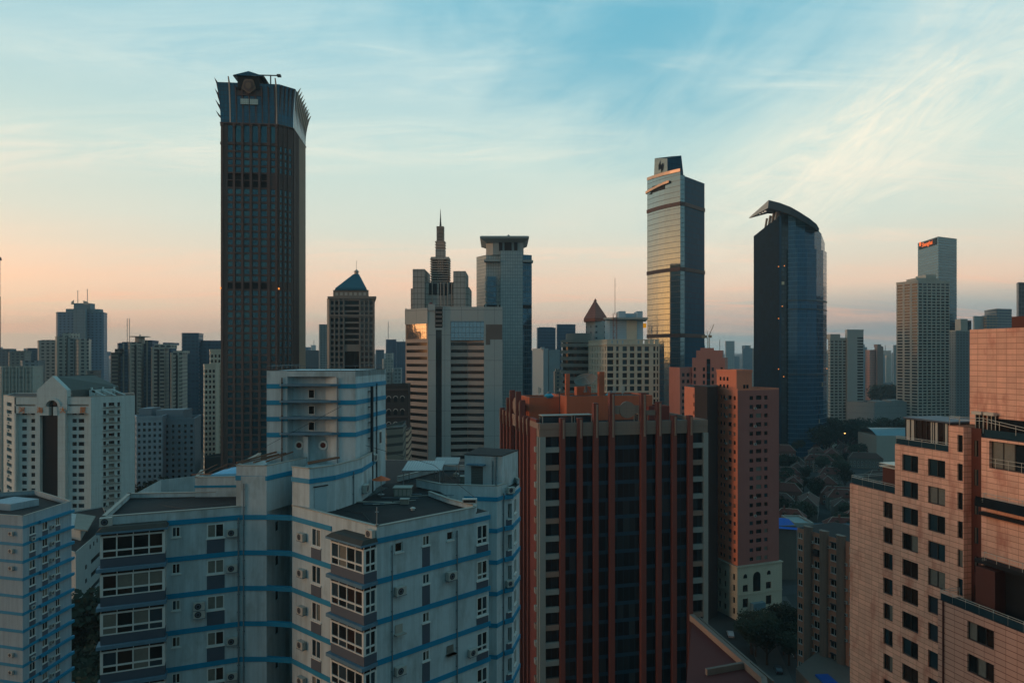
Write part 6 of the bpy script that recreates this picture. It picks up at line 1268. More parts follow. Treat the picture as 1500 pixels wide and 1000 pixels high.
# roof blade: swept section
prof = [(1098,318,-2),(1109,306,-2),(1126,293.5,-2)]; top = [(1126,293,-14),(1142,297,-16),(1158,303,-18),(1172,311,-18),(1186,320,-16),(1196,328,-12),(1200,335,-8)]
mb = MB(); back_ = [(1097.5,318.5,52),(1112,311,56),(1128,307,58),(1143,308,60),(1158,312,60),(1172,319,58),(1188,329,52)]
P3f = lambda q_: (px(q_[0],Y+q_[2]), Y+q_[2], pz(q_[1],Y+q_[2]))
tp = [P3f(q_) for q_ in top]; bt = [(p[0],p[1]+1.5,p[2]-6.5+.1*k*k) for k, p in enumerate(tp)]; bkp = [P3f(q_) for q_ in back_]
for k in range(6):
    mb.q([bt[k],bt[k+1],tp[k+1],tp[k]], 0); mb.q([tp[k],tp[k+1],bkp[k+1],bkp[k]], 0); mb.q([(bkp[k][0],bkp[k][1],bkp[k][2]-1),(bkp[k+1][0],bkp[k+1][1],bkp[k+1][2]-1),bt[k+1],bt[k]], 1)
mb.q([bt[6],(bkp[6][0],bkp[6][1],bkp[6][2]-1),bkp[6],tp[6]], 0); mb.q([bt[0],tp[0],bkp[0],(bkp[0][0],bkp[0][1],bkp[0][2]-1)], 2)
for k in range(6): mb.q([bkp[k],bkp[k+1],(bkp[k+1][0],bkp[k+1][1],bkp[k+1][2]-1),(bkp[k][0],bkp[k][1],bkp[k][2]-1)], 0)
T.part('blade_roof', mb, [mat('blade_blue_metal', (62,84,96), .4, .3), m_spd, mat('blade_edge', (140,130,118), .4, .4)])
for x, y, yo in ((1136.5,319,-4),(1131.5,323,4),(1126.5,327,12),(1121.5,331,20)): mb = MB(); a_ = (px(x-.5,Y+yo),Y+yo,pz(y,Y+yo)-2); b_ = (px(x+2,Y+yo),Y+yo,pz(y-11,Y+yo)); mb.tube([a_,b_], 1.0); T.part('roof_post', mb, MATS['blade_edge'])
for x, y, yo in ((1127.5,303.2,2),(1123.5,306.8,10),(1118.5,311,20),(1113.8,315.2,30),(1108.6,320,40)):
    f_ = (yo+14)/70; c_ = Vector(bt[0]).lerp(Vector((bkp[0][0],bkp[0][1],bkp[0][2]-1)), f_); c2_ = Vector(bt[1]).lerp(Vector((bkp[1][0],bkp[1][1],bkp[1][2]-1)), f_); p_ = c_.lerp(c2_, .18); mb = MB(); mb.cone((p_.x,p_.y), 1.0, 1.0, p_.z-.9, p_.z-.4, 0, 10); T.part('soffit_lamp', mb, mat('soffit_lamp_glass', (236,226,206), .4, emis=((236,226,206),.5)))
for x, y in ((1140.5,391),(1140.5,467),(1140.5,541),(1146,449),(1148,552),(1149,390),(1211,541)): mb = MB(); mb.cone((px(x,Y-12),Y-12) if x < 1200 else (px(x+.3,Y+10),Y+10), .4, .4, pz(y,Y-12), pz(y,Y-12)+.7, 0, 6); T.part('warning_lamp', mb, MATS['amber_lamp'])
# --- right-hand group
m_tw = mat('beige_grey_render', (180,174,160), .85, var=.08)
T = tower('balconied_twin_tower', 'tall grey-beige residential tower with stacked dark balcony bands, right of the swooping roof tower', 1313, 1345, 1391, 412, 700, 22, 6, m_tw, group=None, facade=(7,.74,3.05,1.7,.8,'p','dark'), roofs=((.0,.72,4),(.3,.62,7.5)), pm=m_tw)
T = tower('glazed_office_tower', 'glass office tower with an orange sign near its top, behind the beige twin tower', 1344.5, 1374.5, 1401.5, 347.5, 1000, 60, 20, mat('office_tower_glass', (70,112,128), .1, .7, .6, grid=(60,4,0,1.2), lcol=(96,112,112), lrough=.4, lmetal=.2, cell=.1))
cA, cB = pt(1344.5,1060), pt(1374.5,1000); yw = math.atan2(cB[1]-cA[1], cB[0]-cA[0])
mb = MB(); Ls = dist(cA,cB); mb.ob(cA, cB, Ls*.08, Ls*.92, -1.0, -.1, pz(362,1030), pz(353,1030)); T.part('sign_board', mb, m_spd)
m_si = mat('orange_lit_sign', (240,110,40), .5, emis=((245,110,40),.9)); P_ = (cA[0]+(cB[0]-cA[0])*.5, cA[1]+(cB[1]-cA[1])*.5)
nn_ = ((cB[1]-cA[1])/dist(cA,cB), -(cB[0]-cA[0])/dist(cA,cB)); text(T, 'Shanghai', P_[0]+nn_[0]*2.2+(cB[0]-cA[0])*.04, P_[1]+nn_[1]*2.2+(cB[1]-cA[1])*.04, pz(360,1030), 9.0, m_si, yw, 'sign_text', .2)
mb = MB(); mb.ob(cA, cB, Ls*.12, Ls*.2, -1.4, -1.01, pz(360.5,1050), pz(354.5,1050)); T.part('sign_emblem', mb, m_si)
m_ap = mat('grey_stucco_far', (162,162,152), .85, var=.08)
tower('slab_apartments', 'grey residential slab with a paler stair shaft, just right of the swooping roof tower', 1213, 1216, 1240, 496, 720, 14, 4, m_ap, group='residential slabs by the swooping tower', facade=(4,.7,3.1,1.6,.8,'p','dark'), roofs=((.1,.7,5),))
T = tower('slab_apartments', 'plain pale concrete slab standing between the balconied slab and the low podium', 1238, 1241, 1265, 484, 722, 10, 4, mat('pale_slab', (170,172,166), .85, var=.06), group='residential slabs by the swooping tower'); mb = MB(); a_, b_ = pt(1241,722), pt(1265,726); L_ = dist(a_,b_)
for k in range(28): mb.ob(a_, b_, L_*.62, L_*.97, -.12, -.02, pz(496,722)-3.1*k, pz(496,722)-3.1*k+1.6)
T.part('ribbon_window', mb, m_rib2)
tower('podium_hall', 'low windowless pale hall beside the foot of the beige twin tower', 1240, 1281, 1330, 591, 700, 20, 12, mat('podium_panels', (140,146,144), .8, grid=(30,7,.3,.2), lcol=(110,116,116), var=.06), roofs=((.55,.95,2.5),(.1,.4,1.8)))
tower('small_apartment_tower', 'narrow grey-blue apartment tower right of the beige twin tower', 1391, 1400, 1420, 485, 760, 10, 4, pat('greyblue_apts', (112,122,122), (44,56,64), 4, 3.1, 2.2, 1.5, .3), roofs=((.5,1.0,14),), pm=m_ap)
tower('glass_office_block', 'dark blue glass block seen between the twin tower and the salmon upper block', 1401, 1404, 1423, 470, 1000, 10, 10, mat('far_navy_glass', (34,60,76), .15, .5, grid=(4,4,.3,.8), lcol=(44,66,78), cell=.2))
tower('white_corner_tower', 'white tower with one dark shield-shaped patch above the salmon upper block', 1425, 1427, 1441, 464, 900, 8, 6, pat('white_far', (160,164,158), (60,70,76), 9, 50, 6.6, 46, .1))
tower('glass_office_block', 'blue glass office with a cream left face above the salmon upper block', 1442, 1460, 1482, 453, 950, 40, 10, mat('far_blue_glass_b', (70,96,110), .12, .6, grid=(3,4,.3,1.0), lcol=(120,126,118), cell=.15), roofs=((-.6,.1,-2),) if 0 else ())
tower('glass_office_block', 'short cream and glass stepped office left of the blue glass office', 1438, 1445, 1462, 463, 900, 10, 4, pat('cream_glass', (150,140,120), (50,80,98), 5, 3.6, .7, 1.6, .2))
tower('dark_glass_tower', 'dark glass tower at the right edge of the photo above the salmon block', 1489, 1492, 1530, 415, 640, 10, 10, mat('far_dark_glass', (34,52,60), .15, .4, grid=(3.5,3.8,.9,.9), lcol=(56,68,72), cell=.3))
tower('pink_far_tower', 'pale pink residential tower far away between the slab apartments and the twin tower', 1267, 1274, 1282, 513, 1300, 20, 8, pat('pink_far', (196,140,120), (90,84,84), 4, 3.2, 2.0, 1.6, .2)); tower('brown_far_tower', 'round-topped brown residential tower beside the pale pink one', 1281, 1285, 1294, 508, 1300, 14, 8, pat('brown_far', (132,108,96), (70,70,74), 4, 3.2, 2.2, 1.6, .2), roofs=((.2,.8,5),))
tower('low_pink_hall', 'long low pink building at the foot of the pale pink tower', 1284, 1290, 1316, 566, 1150, 10, 6, mat('pink_hall', (176,112,96), .85, grid=(5,4,1.2,50), lcol=(150,90,76)))
# --- blue far towers in the centre
tower('far_glass_tower', 'square blue glass tower far behind the white slab, left one of the pair', 786, 787, 814, 481, 900, 8, 4, mat('far_mid_blue', (40,76,100), .15, .5, grid=(4,4,.2,.9), lcol=(52,84,104), cell=.12), group='pair of far blue glass towers', roofs=((.1,.9,2),)); tower('far_glass_tower', 'square blue glass tower far behind the curved banded block, right one of the pair', 815, 816, 843, 476, 900, 8, 4, MATS['far_mid_blue'], group='pair of far blue glass towers')
T = tower('white_blue_apartments', 'pale white-blue apartment block with a red roof patch, left of the curved banded block', 780, 796, 803, 512, 600, 20, 6, mat('pale_bluewhite', (160,172,174), .8, var=.06), roofs=((-.4,.3,2.2),)); tower('white_blue_apartments', 'pale grey-blue apartment wing with fine balconies right beside the red-roofed white one', 802, 804, 820, 514, 606, 8, 6, pat('fine_balcony', (150,162,164), (90,106,114), 50, 3, 46, 1.6, .1))
tower('beige_low_apartments', 'small beige apartment block low beside the curved banded block', 811, 813, 827, 546, 520, 8, 6, pat('beige_low', (142,132,120), (60,66,70), 4, 3, 2, 1.5, .2), roofs=((.1,.5,3),))
# --- left skyline
T = tower('shouldered_blue_tower', 'tall blue-grey shouldered tower with twin masts on the far left skyline', 82, 84, 152, 458, 900, 10, 6, mat('shoulder_blue', (52,76,94), .5, 0, .4, grid=(5,3.6,2.6,1.9), lcol=(92,124,144), cell=.3), pm=mat('shoulder_pale', (96,124,134), .7), roofs=((.15,.86,5.5),(.32,.68,13)), mast=((.38,30),(.6,32)))
mb = MB(); a_, b_ = pt(109,899), pt(127,899); mb.ob(a_, b_, 0, dist(a_,b_), -2.5, .5, 0, pz(452,899)); T.part('pale_shaft', mb, mat('shoulder_pale_grid', (96,126,136), .7, grid=(9,4,.6,.6), lcol=(78,104,116)))
mb = MB(); c_ = pt(104,902); mb.q([(c_[0],902,pz(446,902)),(c_[0]+4,902,pz(446,902)),(c_[0]+4,902,pz(439,902)),(c_[0]+.6,902,pz(442,902))]); c_ = pt(122,902); mb.q([(c_[0],902,pz(446,902)),(c_[0]+8,902,pz(446,902)),(c_[0]+6,902,pz(442,902)),(c_[0],902,pz(440,902))]); T.part('roof_horn', mb, m_ap)
LG = 'grey apartment towers on the left skyline'
for i, (x0,xc,x1,yt,Y,wl,gl_,lab,kw) in enumerate([
    (55,57,82,500,620,(146,150,144),(58,66,70),'grey apartment tower with paired window columns, left of the shouldered blue tower',dict(roofs=((.05,.95,1.5),))),
    (81,83,97,494,600,(162,162,152),(64,68,72),'grey apartment tower with a tall pale pier, in front of the shouldered blue tower',dict(piers=3,roofs=((.3,1.3,4),))),
    (96,99,109,497,604,(138,144,142),(54,60,66),'narrow grey apartment wing right beside the pale-piered tower',{}),
    (107,115,130,498,600,(164,162,152),(60,66,72),'grey-brown apartment tower at the right foot of the shouldered blue tower',dict(piers=2)),
    (127,128,137,545,560,(112,116,112),(52,58,60),'short narrow grey tower below the shouldered blue tower',{}),
    (30,33,55,530,560,(122,138,142),(58,76,86),'low blue-grey apartment block near the left edge',{}),
    (0,2,48,539,440,(156,162,154),(126,134,128),'long grey office slab with vertical ribs at the left edge',dict(piers=9)),
    (12,14,36,517,700,(110,118,114),(60,70,72),'pale flat-roofed far block above the ribbed slab',dict(roofs=((.2,.8,2.5),))),
    (-30,-29,14,512,750,(84,104,112),(52,72,82),'blue-grey far block cut by the left edge',{}),
    (38,40,56,511,800,(72,92,104),(48,66,78),'small dark blue far block above the low apartments',{}),
    ]):
    tower('apartment_tower', lab, x0, xc, x1, yt, Y, 12, 3, pat('left_apts_%d' % i, wl, gl_, 4.2, 3.1, 2.0, 1.5, .3), group=LG, **kw)
RG = 'row of tall blue and grey apartment towers left of the tallest skyscraper'
for i, (x0,xc,x1,yt,Y,lab,st,kw) in enumerate([
    (162,163,173,518,560,'narrow balconied tower at the left end of the row','bal',dict(roofs=((.2,1.0,4),))),
    (172,174,188,504,570,'blue-glazed tower with two masts near the left end of the row','blue',dict(mast=((.4,22),(.7,22)),roofs=((.1,.9,2),))),
    (187,190,207,503,562,'white-balconied tower under a flat disc roof','wb',dict()),
    (207,208,223,500,575,'dark blue tower immediately right of the disc-roofed one','blue',dict()),
    (221,223,241,510,560,'tower with two strips of white balconies in the middle of the row','wb',dict(roofs=((.0,1.3,3.5),))),
    (239,241,251,505,580,'dark blue tower between two white-balconied ones','blue',dict(roofs=((-.5,.9,2),))),
    (249,251,267,518,556,'rightmost white-balconied tower of the row','wb',dict(roofs=((.0,.9,2.5),))),
    (266,267,291,489,640,'tallest plain blue slab of the row with a square top','bs',dict()),
    (288,291,326,503,650,'wide blue slab beside the tallest plain slab','bs',dict(roofs=((0,.98,3),)))]):
    m_ = dict(bal=pat('row_bal', (118,114,106), (44,42,42), 50, 3.1, .1, 1.5, .2), blue=pat('row_blue', (40,70,94), (58,92,116), 3.4, 3.1, .8, .9, .2, rough=.35), wb=pat('row_wb', (160,160,150), (46,54,60), 4.4, 3.1, 1.3, 1.5, .35), bs=pat('row_bs', (66,98,114), (46,76,96), 3.6, 3.4, .9, 1.2, .25))[st]
    T = tower('apartment_tower', lab, x0, xc, x1, yt, Y, 12, 3, m_, group=RG, **kw)
    if st in ('wb','blue'):
        a_, b_ = pt(xc,Y), pt(x1,Y+3); L_ = dist(a_,b_); mb = MB(); mb.ob(a_, b_, L_*.42, L_*.58, -.6, -.02, 0, pz(yt,Y)+1 if st == 'blue' else pz(yt,Y)-1); T.part('painted_recess' if st == 'wb' else 'pale_pier', mb, m_spd if st == 'wb' else m_ap)  # the dark strip stands proud of the wall; its recess is only colour
        if st == 'wb':
            mb = MB()
            for k in range(26): z_ = pz(yt+4,Y)-3.1*k; mb.ob(a_, b_, L_*.08, L_*.36, -1.0, -.02, z_-.9, z_); mb.ob(a_, b_, L_*.64, L_*.94, -1.0, -.02, z_-.9, z_)
            T.part('balcony_stack', mb, m_ap)
    if i == 2:
        mb = MB(); c_ = pt(205,570); mb.cone(c_, 4, 3.5, pz(503,570), pz(493,570), 0, 10); mb.cone(c_, 7.8, 7.8, pz(493.5,570), pz(492.5,570), 0, 16); mb.cone(c_, .8, .3, pz(492.5,570), pz(489.5,570), 0, 6); T.part('disc_roof', mb, m_sp)
tower('grey_blue_apartments', 'grey-blue apartment block with small windows behind the gabled tower, nearer left part', 198, 200, 238, 613, 350, 10, 4, mat('bluegrey_render', (140,158,168), .85, var=.1, streak=.15), group='grey-blue apartment blocks below the row', facade=(5,.5,3.0,1.5,.8,'p','std'))
tower('grey_blue_apartments', 'grey-blue apartment block with a raised pale roof room, farther right part', 236, 240, 285, 616, 362, 10, 4, mat('bluegrey_render_b', (122,140,150), .85, var=.1, streak=.15), group='grey-blue apartment blocks below the row', facade=(5,.4,3.0,1.5,.8,'p','dark'), roofs=((-.35,.55,5.5),(-.9,-.5,6.5)))
m_pb = mat('pale_yellow_render', (204,200,182), .85, var=.08, streak=.1)
tower('pale_stepped_apartments', 'pale cream and brown stepped apartment block left of the tallest skyscraper', 298, 299.5, 316, 536, 392, 6, 3, m_pb, facade=(3,.55,3.0,1.7,.7,'p','std')); tower('pale_stepped_apartments', 'taller cream block tight against the left edge of the tallest skyscraper', 307, 308, 324, 514, 402, 6, 3, m_pb, facade=(3,.5,3.0,1.7,.7,'p','std'))
T = tower('low_annex', 'low dark green-grey annex at the foot of the cream stepped block', 300, 302, 324, 672, 378, 6, 2, mat('annex_dark', (62,76,76), .8))
# --- between the pyramid tower and the banded office
MG = 'far buildings seen right of the blue pyramid tower'
for i, (x0,xc,x1,yt,Y,wl,gl_,lab,kw) in enumerate([
    (467,468,479,476,900,(120,132,132),(56,74,84),'slim white-edged tower just left of the blue pyramid tower',{}),
    (446,447,468,514,1000,(70,90,98),(52,70,80),'low blue-grey block right of the tallest skyscraper',{}),
    (565,566,580,498,1100,(36,70,96),(50,84,108),'far blue tower with a thin spire',dict(mast=((.1,30),))),
    (579,580,594,501,1150,(44,78,100),(52,88,110),'far flat-topped blue tower touching the banded office',{}),
    (550,551,562,513,1200,(60,92,108),(70,98,110),'small far teal block right of the pyramid tower',{}),
    (560,562,576,527,800,(150,158,152),(110,122,122),'pale round-topped far building between blue towers',dict(roofs=((.2,.8,8),))),
    (564,565,573,546,640,(152,160,156),(96,108,110),'pale ribbed apartment tower low beside the striped tower core',{}),
    (575,576,587,541,640,(140,152,152),(92,106,110),'second pale ribbed apartment tower, nearer the banded office',{}),
    (843,844,858,510,1200,(80,92,96),(60,74,80),'dark far block behind the curved banded block',{}),
    ]):
    tower('far_building', lab, x0, xc, x1, yt, Y, 12, 3, pat('mid_far_%d' % i, wl, gl_, 3.6, 3.4, 1.4, 1.4, .2), group=MG, **kw)
T = tower('dark_classical_block', 'dark brown classical block with round-headed windows behind the striped tower core', 562, 564, 598, 567, 300, 6, 3, mat('dark_brown_stone', (70,60,56), .85, grid=(1.2,.8,.04,.04), lcol=(54,46,44))); a_, b_ = pt(564,300), pt(598,303)
for k in range(3):
    for u_ in (1.6,4.6,7.6): T.part('window', arch(a_, b_, u_, pz(583+19*k,300), .75, pz(589+19*k,300), None), [m_dark, m_spl])
mb = MB(); mb.ob(a_, b_, 0, dist(a_,b_), -.5, -.01, pz(572,300), pz(569,300)); mb.ob(a_, b_, 0, dist(a_,b_), -.4, -.01, pz(612,300), pz(610,300)); T.part('cornice', mb, m_brst)
tower('low_cream_block', 'low cream block with a pale blue flat roof under the dark classical block', 563, 566, 590, 632, 210, 8, 4, mat('cream_low', (120,118,108), .85, grid=(50,2.6,0,.9), lcol=(70,72,70)), roofs=((.1,.9,.6),))
T = tower('cream_banded_annex', 'cream annex with slanting brown bands at the left foot of the banded office', 577, 579, 598, 640, 240, 4, 14, mat('cream_annex', (190,166,142), .8, grid=(50,2.3,0,.9), lcol=(84,64,58)))
# --- far city to the horizon, each its own building
FG = 'far towers fading into the haze on the horizon'
rf = random.Random(11); hazed_tones = [((176,184,184),(112,128,134),'pale grey'), ((120,144,156),(88,112,126),'blue-grey'), ((190,178,162),(124,124,122),'cream'), ((146,152,150),(100,112,116),'mid grey'), ((84,114,134),(66,98,118),'dark blue')]  # colours lightened and blued, so part of the haze is painted in
shapes = ['flat-topped', 'stepped', 'masted']
slots = [(1062,1076,500,1500), (1087,1102,511,1500)]+[(1252+k*9, 1260+k*9, 515+(k*37)%11, 1900+60*k) for k in range(8)]
for k in range(80):
    x = -30+k*19.6+rf.uniform(-6,6); slots.append((x, x+rf.uniform(7,17), 520-rf.uniform(-3,15)*(1 if rf.random() < .8 else 1.6), rf.choice([1300,1700,2200,2800,3400])))
for i, (xa, xb, yt, Y) in enumerate(slots):
    w_, g_, nm = hazed_tones[i % 5]; sh = shapes[i % 3]
    tower('far_tower', '%s %s far tower fading into the haze on the horizon' % (sh, nm), xa, xa+1, xb, yt, Y, 20, 8, pat('far_hazed_tone_%d' % (i % 5), w_, g_, 5, 3.6, 2.4, 1.8, .2), group=FG, roofs=((.25,.75,8),) if sh == 'stepped' else (), mast=((.5,22),) if sh == 'masted' else None)
# ================================================================ LANE HOUSES with red tile roofs
m_rt = mat('red_roof_tiles', (98,50,40), .9, grid=(.6,.5,.1,.08), lcol=(66,36,32), var=.3, nscale=.4); m_rt2 = mat('brown_roof_tiles', (84,60,52), .9, grid=(.6,.5,.1,.08), lcol=(54,40,36), var=.3, nscale=.4); m_hw = mat('lane_house_wall', (104,100,92), .9, var=.2, streak=.2); m_hb = mat('lane_brick', (104,70,58), .9, grid=(.6,.2,.03,.03), lcol=(120,100,90), var=.15)
rh = random.Random(5)
def house_meshes(w, d, h, rhh, wallm, roofm, dorm):
    b = MB(); b.pr([(0,0),(w,0),(w,d),(0,d)], 0, h)
    r = MB(); o = .5; a = [(-o,-o),(w+o,-o),(w+o,d+o),(-o,d+o)]; i = d*.38
    p = [(*q, h) for q in a]; q0, q1 = (i, d/2, h+rhh), (w-i, d/2, h+rhh)
    r.q([p[0],p[1],q1,q0]); r.q([p[1],p[2],q1]); r.q([p[2],p[3],q0,q1]); r.q([p[3],p[0],q0]); r.q([(*q,h-.01) for q in a][::-1])
    rd = MB(); rd.tube([q0,q1], .18, 0, 5)
    for c_ in (p[0],p[3]): rd.tube([c_,q0], .13, 0, 5)
    for c_ in (p[1],p[2]): rd.tube([c_,q1], .13, 0, 5)
    dm = MB()
    for k in range(dorm):
        x = w*(k+1)/(dorm+1); y = d*.16; z = h+rhh*.28; dm.box(x-.9, x+.9, y, y+2.4, z, z+1.3, 0); dm.q([(x-.75,y-.03,z+.2),(x+.75,y-.03,z+.2),(x+.75,y-.03,z+1.15),(x-.75,y-.03,z+1.15)], 1)
        dm.q([(x-1.2,y-.3,z+1.25),(x,y-.3,z+2.1),(x,y+3.2,z+2.1),(x-1.2,y+3,z+1.25)], 2); dm.q([(x,y-.3,z+2.1),(x+1.2,y-.3,z+1.25),(x+1.2,y+3,z+1.25),(x,y+3.2,z+2.1)], 2); dm.q([(x-.9,y,z+1.25),(x+.9,y,z+1.25),(x,y,z+2.0)], 0)
    wn = MB(); n = max(2, int(w/2.6)); WP = []; wn.box(-.6,.6,-.05,-.005,-.06,1.56,1); wn.box(-.5,-.03,-.056,-.04,.03,1.47); wn.box(.03,.5,-.056,-.04,.03,1.47)
    for fl_ in range(2):
        for k in range(n): WP.append((w*(k+.5)/n, 1.2+3*fl_))
    ch = MB(); ch.box(w*.3, w*.3+.9, d*.5-.4, d*.5+.4, h+rhh*.5, h+rhh+1.3)
    return dict(wall=b.mesh('wall',[wallm]), roof=r.mesh('roof',[roofm]), ridge=rd.mesh('ridge',[m_cap]), dormer=dm.mesh('dormer',[m_hw,g_dark,roofm]) if dorm else None, window=wn.mesh('window',[g_dark,wframe]), wp=WP, chimney=ch.mesh('chimney',[m_hb]))
HM = [house_meshes(15,10,7.5,4,m_hw,m_rt,2), house_meshes(20,9,7,3.6,m_hb,m_rt,3), house_meshes(12,9,7,3.4,m_hw,m_rt2,1), house_meshes(24,10,8,4,m_hw,m_rt2,0), house_meshes(18,10,8,4.2,m_hb,m_rt,0)]
desc = ['cream red-roofed lane house with two dormers', 'long brick lane house with three dormers', 'small brown-roofed lane house', 'wide brown-roofed house without dormers', 'plain red hipped-roof brick house']
ordn = 'first second third fourth fifth sixth seventh eighth ninth tenth eleventh twelfth thirteenth fourteenth fifteenth sixteenth seventeenth eighteenth nineteenth'.split()
def house(x, y, rz, v, where):
    o = bpy.data.objects.new('lane_house', None); COL.objects.link(o); o.location = (x,y,0); o.rotation_euler = (0,0,rz)
    tag(o, desc[v]+' '+where, 'house', 'red-roofed lane houses below the swooping roof tower'); ids = {}
    for k in ('wall','roof','window','ridge','dormer','chimney'):
        if HM[v][k] is None: continue
        if k == 'window':
            for wx, wz in HM[v]['wp']: c = bpy.data.objects.new(k, HM[v][k]); COL.objects.link(c); c.parent = o; c.location = (wx,0,wz)
            continue
        c = bpy.data.objects.new(k, HM[v][k]); COL.objects.link(c); c.parent = ids['roof'] if k in ('ridge','dormer','chimney') else o; ids[k] = c
HS = []
row = 0
for Y in range(300, 690, 21):
    x = px(1128, Y); xe = px(1262, Y)+10; rz0 = R(-14 if row % 3 else 70)
    depth_txt = 'near the blue tarpaulin' if Y < 350 else 'in the middle of the lanes' if Y < 520 else 'far down by the swooping roof tower'
    while x < xe:
        v = rh.randrange(5); side = (x/Y*1000+750); lr = 'beside the pink tower' if side < 1175 else 'beside the stepped tower' if side > 1225 else 'between the towers'
        if rh.random() < .82: house(x+rh.uniform(-2,2), Y+rh.uniform(-4,4), rz0+rh.uniform(-.15,.15), v, 'in the '+ordn[row]+' row back, '+lr)
        x += (27 if row % 3 else 19)+rh.uniform(0,8)
    row += 1
# blue tarp roof, white house, sheds among the lanes
T = Thing('blue_roofed_shed', 'shed under a vivid blue sheet roof beside the pink tower', 'shed', (px(1155,268),268)); x0, x1 = px(1134,268), px(1167,268); zt = pz(766,268)
mb = MB(); mb.box(x0,x1,268,279,0,zt-1); T.part('wall', mb, m_hw); mb = MB(); mb.q([(x0-1,266.5,zt-1.5),(x1+.5,266.5,zt-2.3),(x1-1,273,zt+.5),(x0-1,273,zt+1.2)]); mb.q([(x0-1,273,zt+1.2),(x1-1,273,zt+.5),(x1+.5,281,zt-1),(x0-1,281,zt-.5)]); T.part('sheet_roof', mb, mat('vivid_blue_sheet', (0,84,176), .6, grid=(.8,50,.06,0), lcol=(0,70,150), var=.15))
T = Thing('pale_flat_building', 'pale flat-roofed low building just right of the vivid blue roof', 'building', (px(1180,282),282)); mb = MB(); x0, x1 = px(1164,282), px(1192,282); zt = pz(768,282); mb.box(x0,x1,282,296,0,zt); T.part('wall', mb, mat('pale_low_wall', (132,146,146), .8)); mb = MB(); mb.ring([(x0,282),(x1,282),(x1,296),(x0,296)], .5, zt, zt+.7); T.part('parapet', mb, m_cap)
T = Thing('long_teal_roof_hall', 'long low hall with a dull teal roof across the lanes beside the stepped tower', 'hall', (px(1215,292),292)); mb = MB(); x0, x1 = px(1185,292), px(1275,292); mb.box(x0,x1,292,306,0,11.5); T.part('wall', mb, m_hw); mb = MB(); mb.q([(x0-1,290.5,11.3),(x1,290.5,11.3),(x1,299,14.5),(x0-1,299,14.5)]); mb.q([(x0-1,299,14.5),(x1,299,14.5),(x1,307,11.3),(x0-1,307,11.3)]); T.part('roof', mb, mat('teal_sheet_roof', (34,66,80), .6, grid=(.9,50,.07,0), lcol=(26,52,64)))
T = Thing('small_white_house', 'small white house with a steep green-grey roof near the foot of the swooping tower', 'house', (px(1219,600),600)); mb = MB(); x0, x1 = px(1212,600), px(1226,600); mb.box(x0,x1,600,610,0,11); T.part('wall', mb, mat('white_house_wall', (190,200,186), .8, grid=(2.2,3,.9,1.6), lcol=(214,220,206))); mb = MB(); c_ = (x0+x1)/2; mb.q([(x0-.6,599,11),(c_,599,17),(c_,611,17),(x0-.6,611,11)]); mb.q([(c_,599,17),(x1+.6,599,11),(x1+.6,611,11),(c_,611,17)]); mb.q([(x0,600,11),(x1,600,11),(c_,600,16.6)]); T.part('roof', mb, mat('green_grey_roof', (52,92,92), .7))
T = Thing('curved_roof_hall', 'low hall with a curved pale metal roof before the windowless podium hall', 'hall', (px(1300,560),560)); mb = MB(); x0, x1 = px(1284,560), px(1345,560); n = 10; q = [(y_, 22+5*sin(pi*k/n)) for k, y_ in enumerate([560+30*k/n for k in range(n+1)])]
for k in range(n): mb.q([(x0,q[k][0],q[k][1]),(x1,q[k][0],q[k][1]),(x1,q[k+1][0],q[k+1][1]),(x0,q[k+1][0],q[k+1][1])])
T.part('roof', mb, mat('pale_metal_roof', (116,136,142), .4, .5)); mb = MB(); mb.box(x0,x1,560,590,0,22); T.part('wall', mb, m_ap)
# low red roof and parapet below the pillared office
T = Thing('red_roofed_annex', 'low annex with a dark red roof and pale parapet below the pillared office', 'building', (px(1060,120),120)); z0 = 41
P = lambda x, y, z: ((x-750)*(H-z)/(y-520), 1000*(H-z)/(y-520))
a_, b_, c_, e_, f_ = P(1014,908,z0), P(1060,949,z0), P(1120,1002.5,z0), P(1128,1060,z0), P(1000,1060,z0)
mb = MB(); mb.pr([f_, e_, c_, b_, a_], 0, z0); T.part('wall', mb, m_beige); mb = MB(); mb.q([(*p, z0+.1) for p in (f_, e_, c_, b_, a_)]); T.part('roof', mb, mat('dark_red_roof', (124,40,28), .85, var=.15, grid=(1.2,50,.08,0), lcol=(84,34,30)))
mb = MB()
for p_, q_ in ((e_,c_),(c_,b_),(b_,a_)): mb.ob(p_, q_, 0, dist(p_,q_), -.3, .5, z0, z0+1.1); mb.ob(p_, q_, 0, dist(p_,q_), -1.5, -1.2, z0-1, z0+.5)
g0, g1 = P(1036,990,z0), P(1100,978,z0); mb.ob(g0, g1, 0, dist(g0,g1), 0, .5, z0+.1, z0+1.0); T.part('parapet', mb, m_beige)
T = Thing('blue_awning_block', 'low roof with a small blue awning at the foot of the rounded-shaft apartments', 'building', (px(1190,150),150)); z0 = 14; a_, b_, c_, e_ = P(1166,978,z0), P(1245,1060,z0), P(1300,1000,z0), P(1215,940,z0)
mb = MB(); mb.pr([a_, b_, c_, e_], 0, z0); T.part('wall', mb, m_beige); mb = MB(); p_, q_ = P(1188,990,z0), P(1203,1004,z0); mb.ob(p_, q_, 0, dist(p_,q_), 1, 4, z0+.02, z0+.5); T.part('awning', mb, MATS['vivid_blue_sheet'])
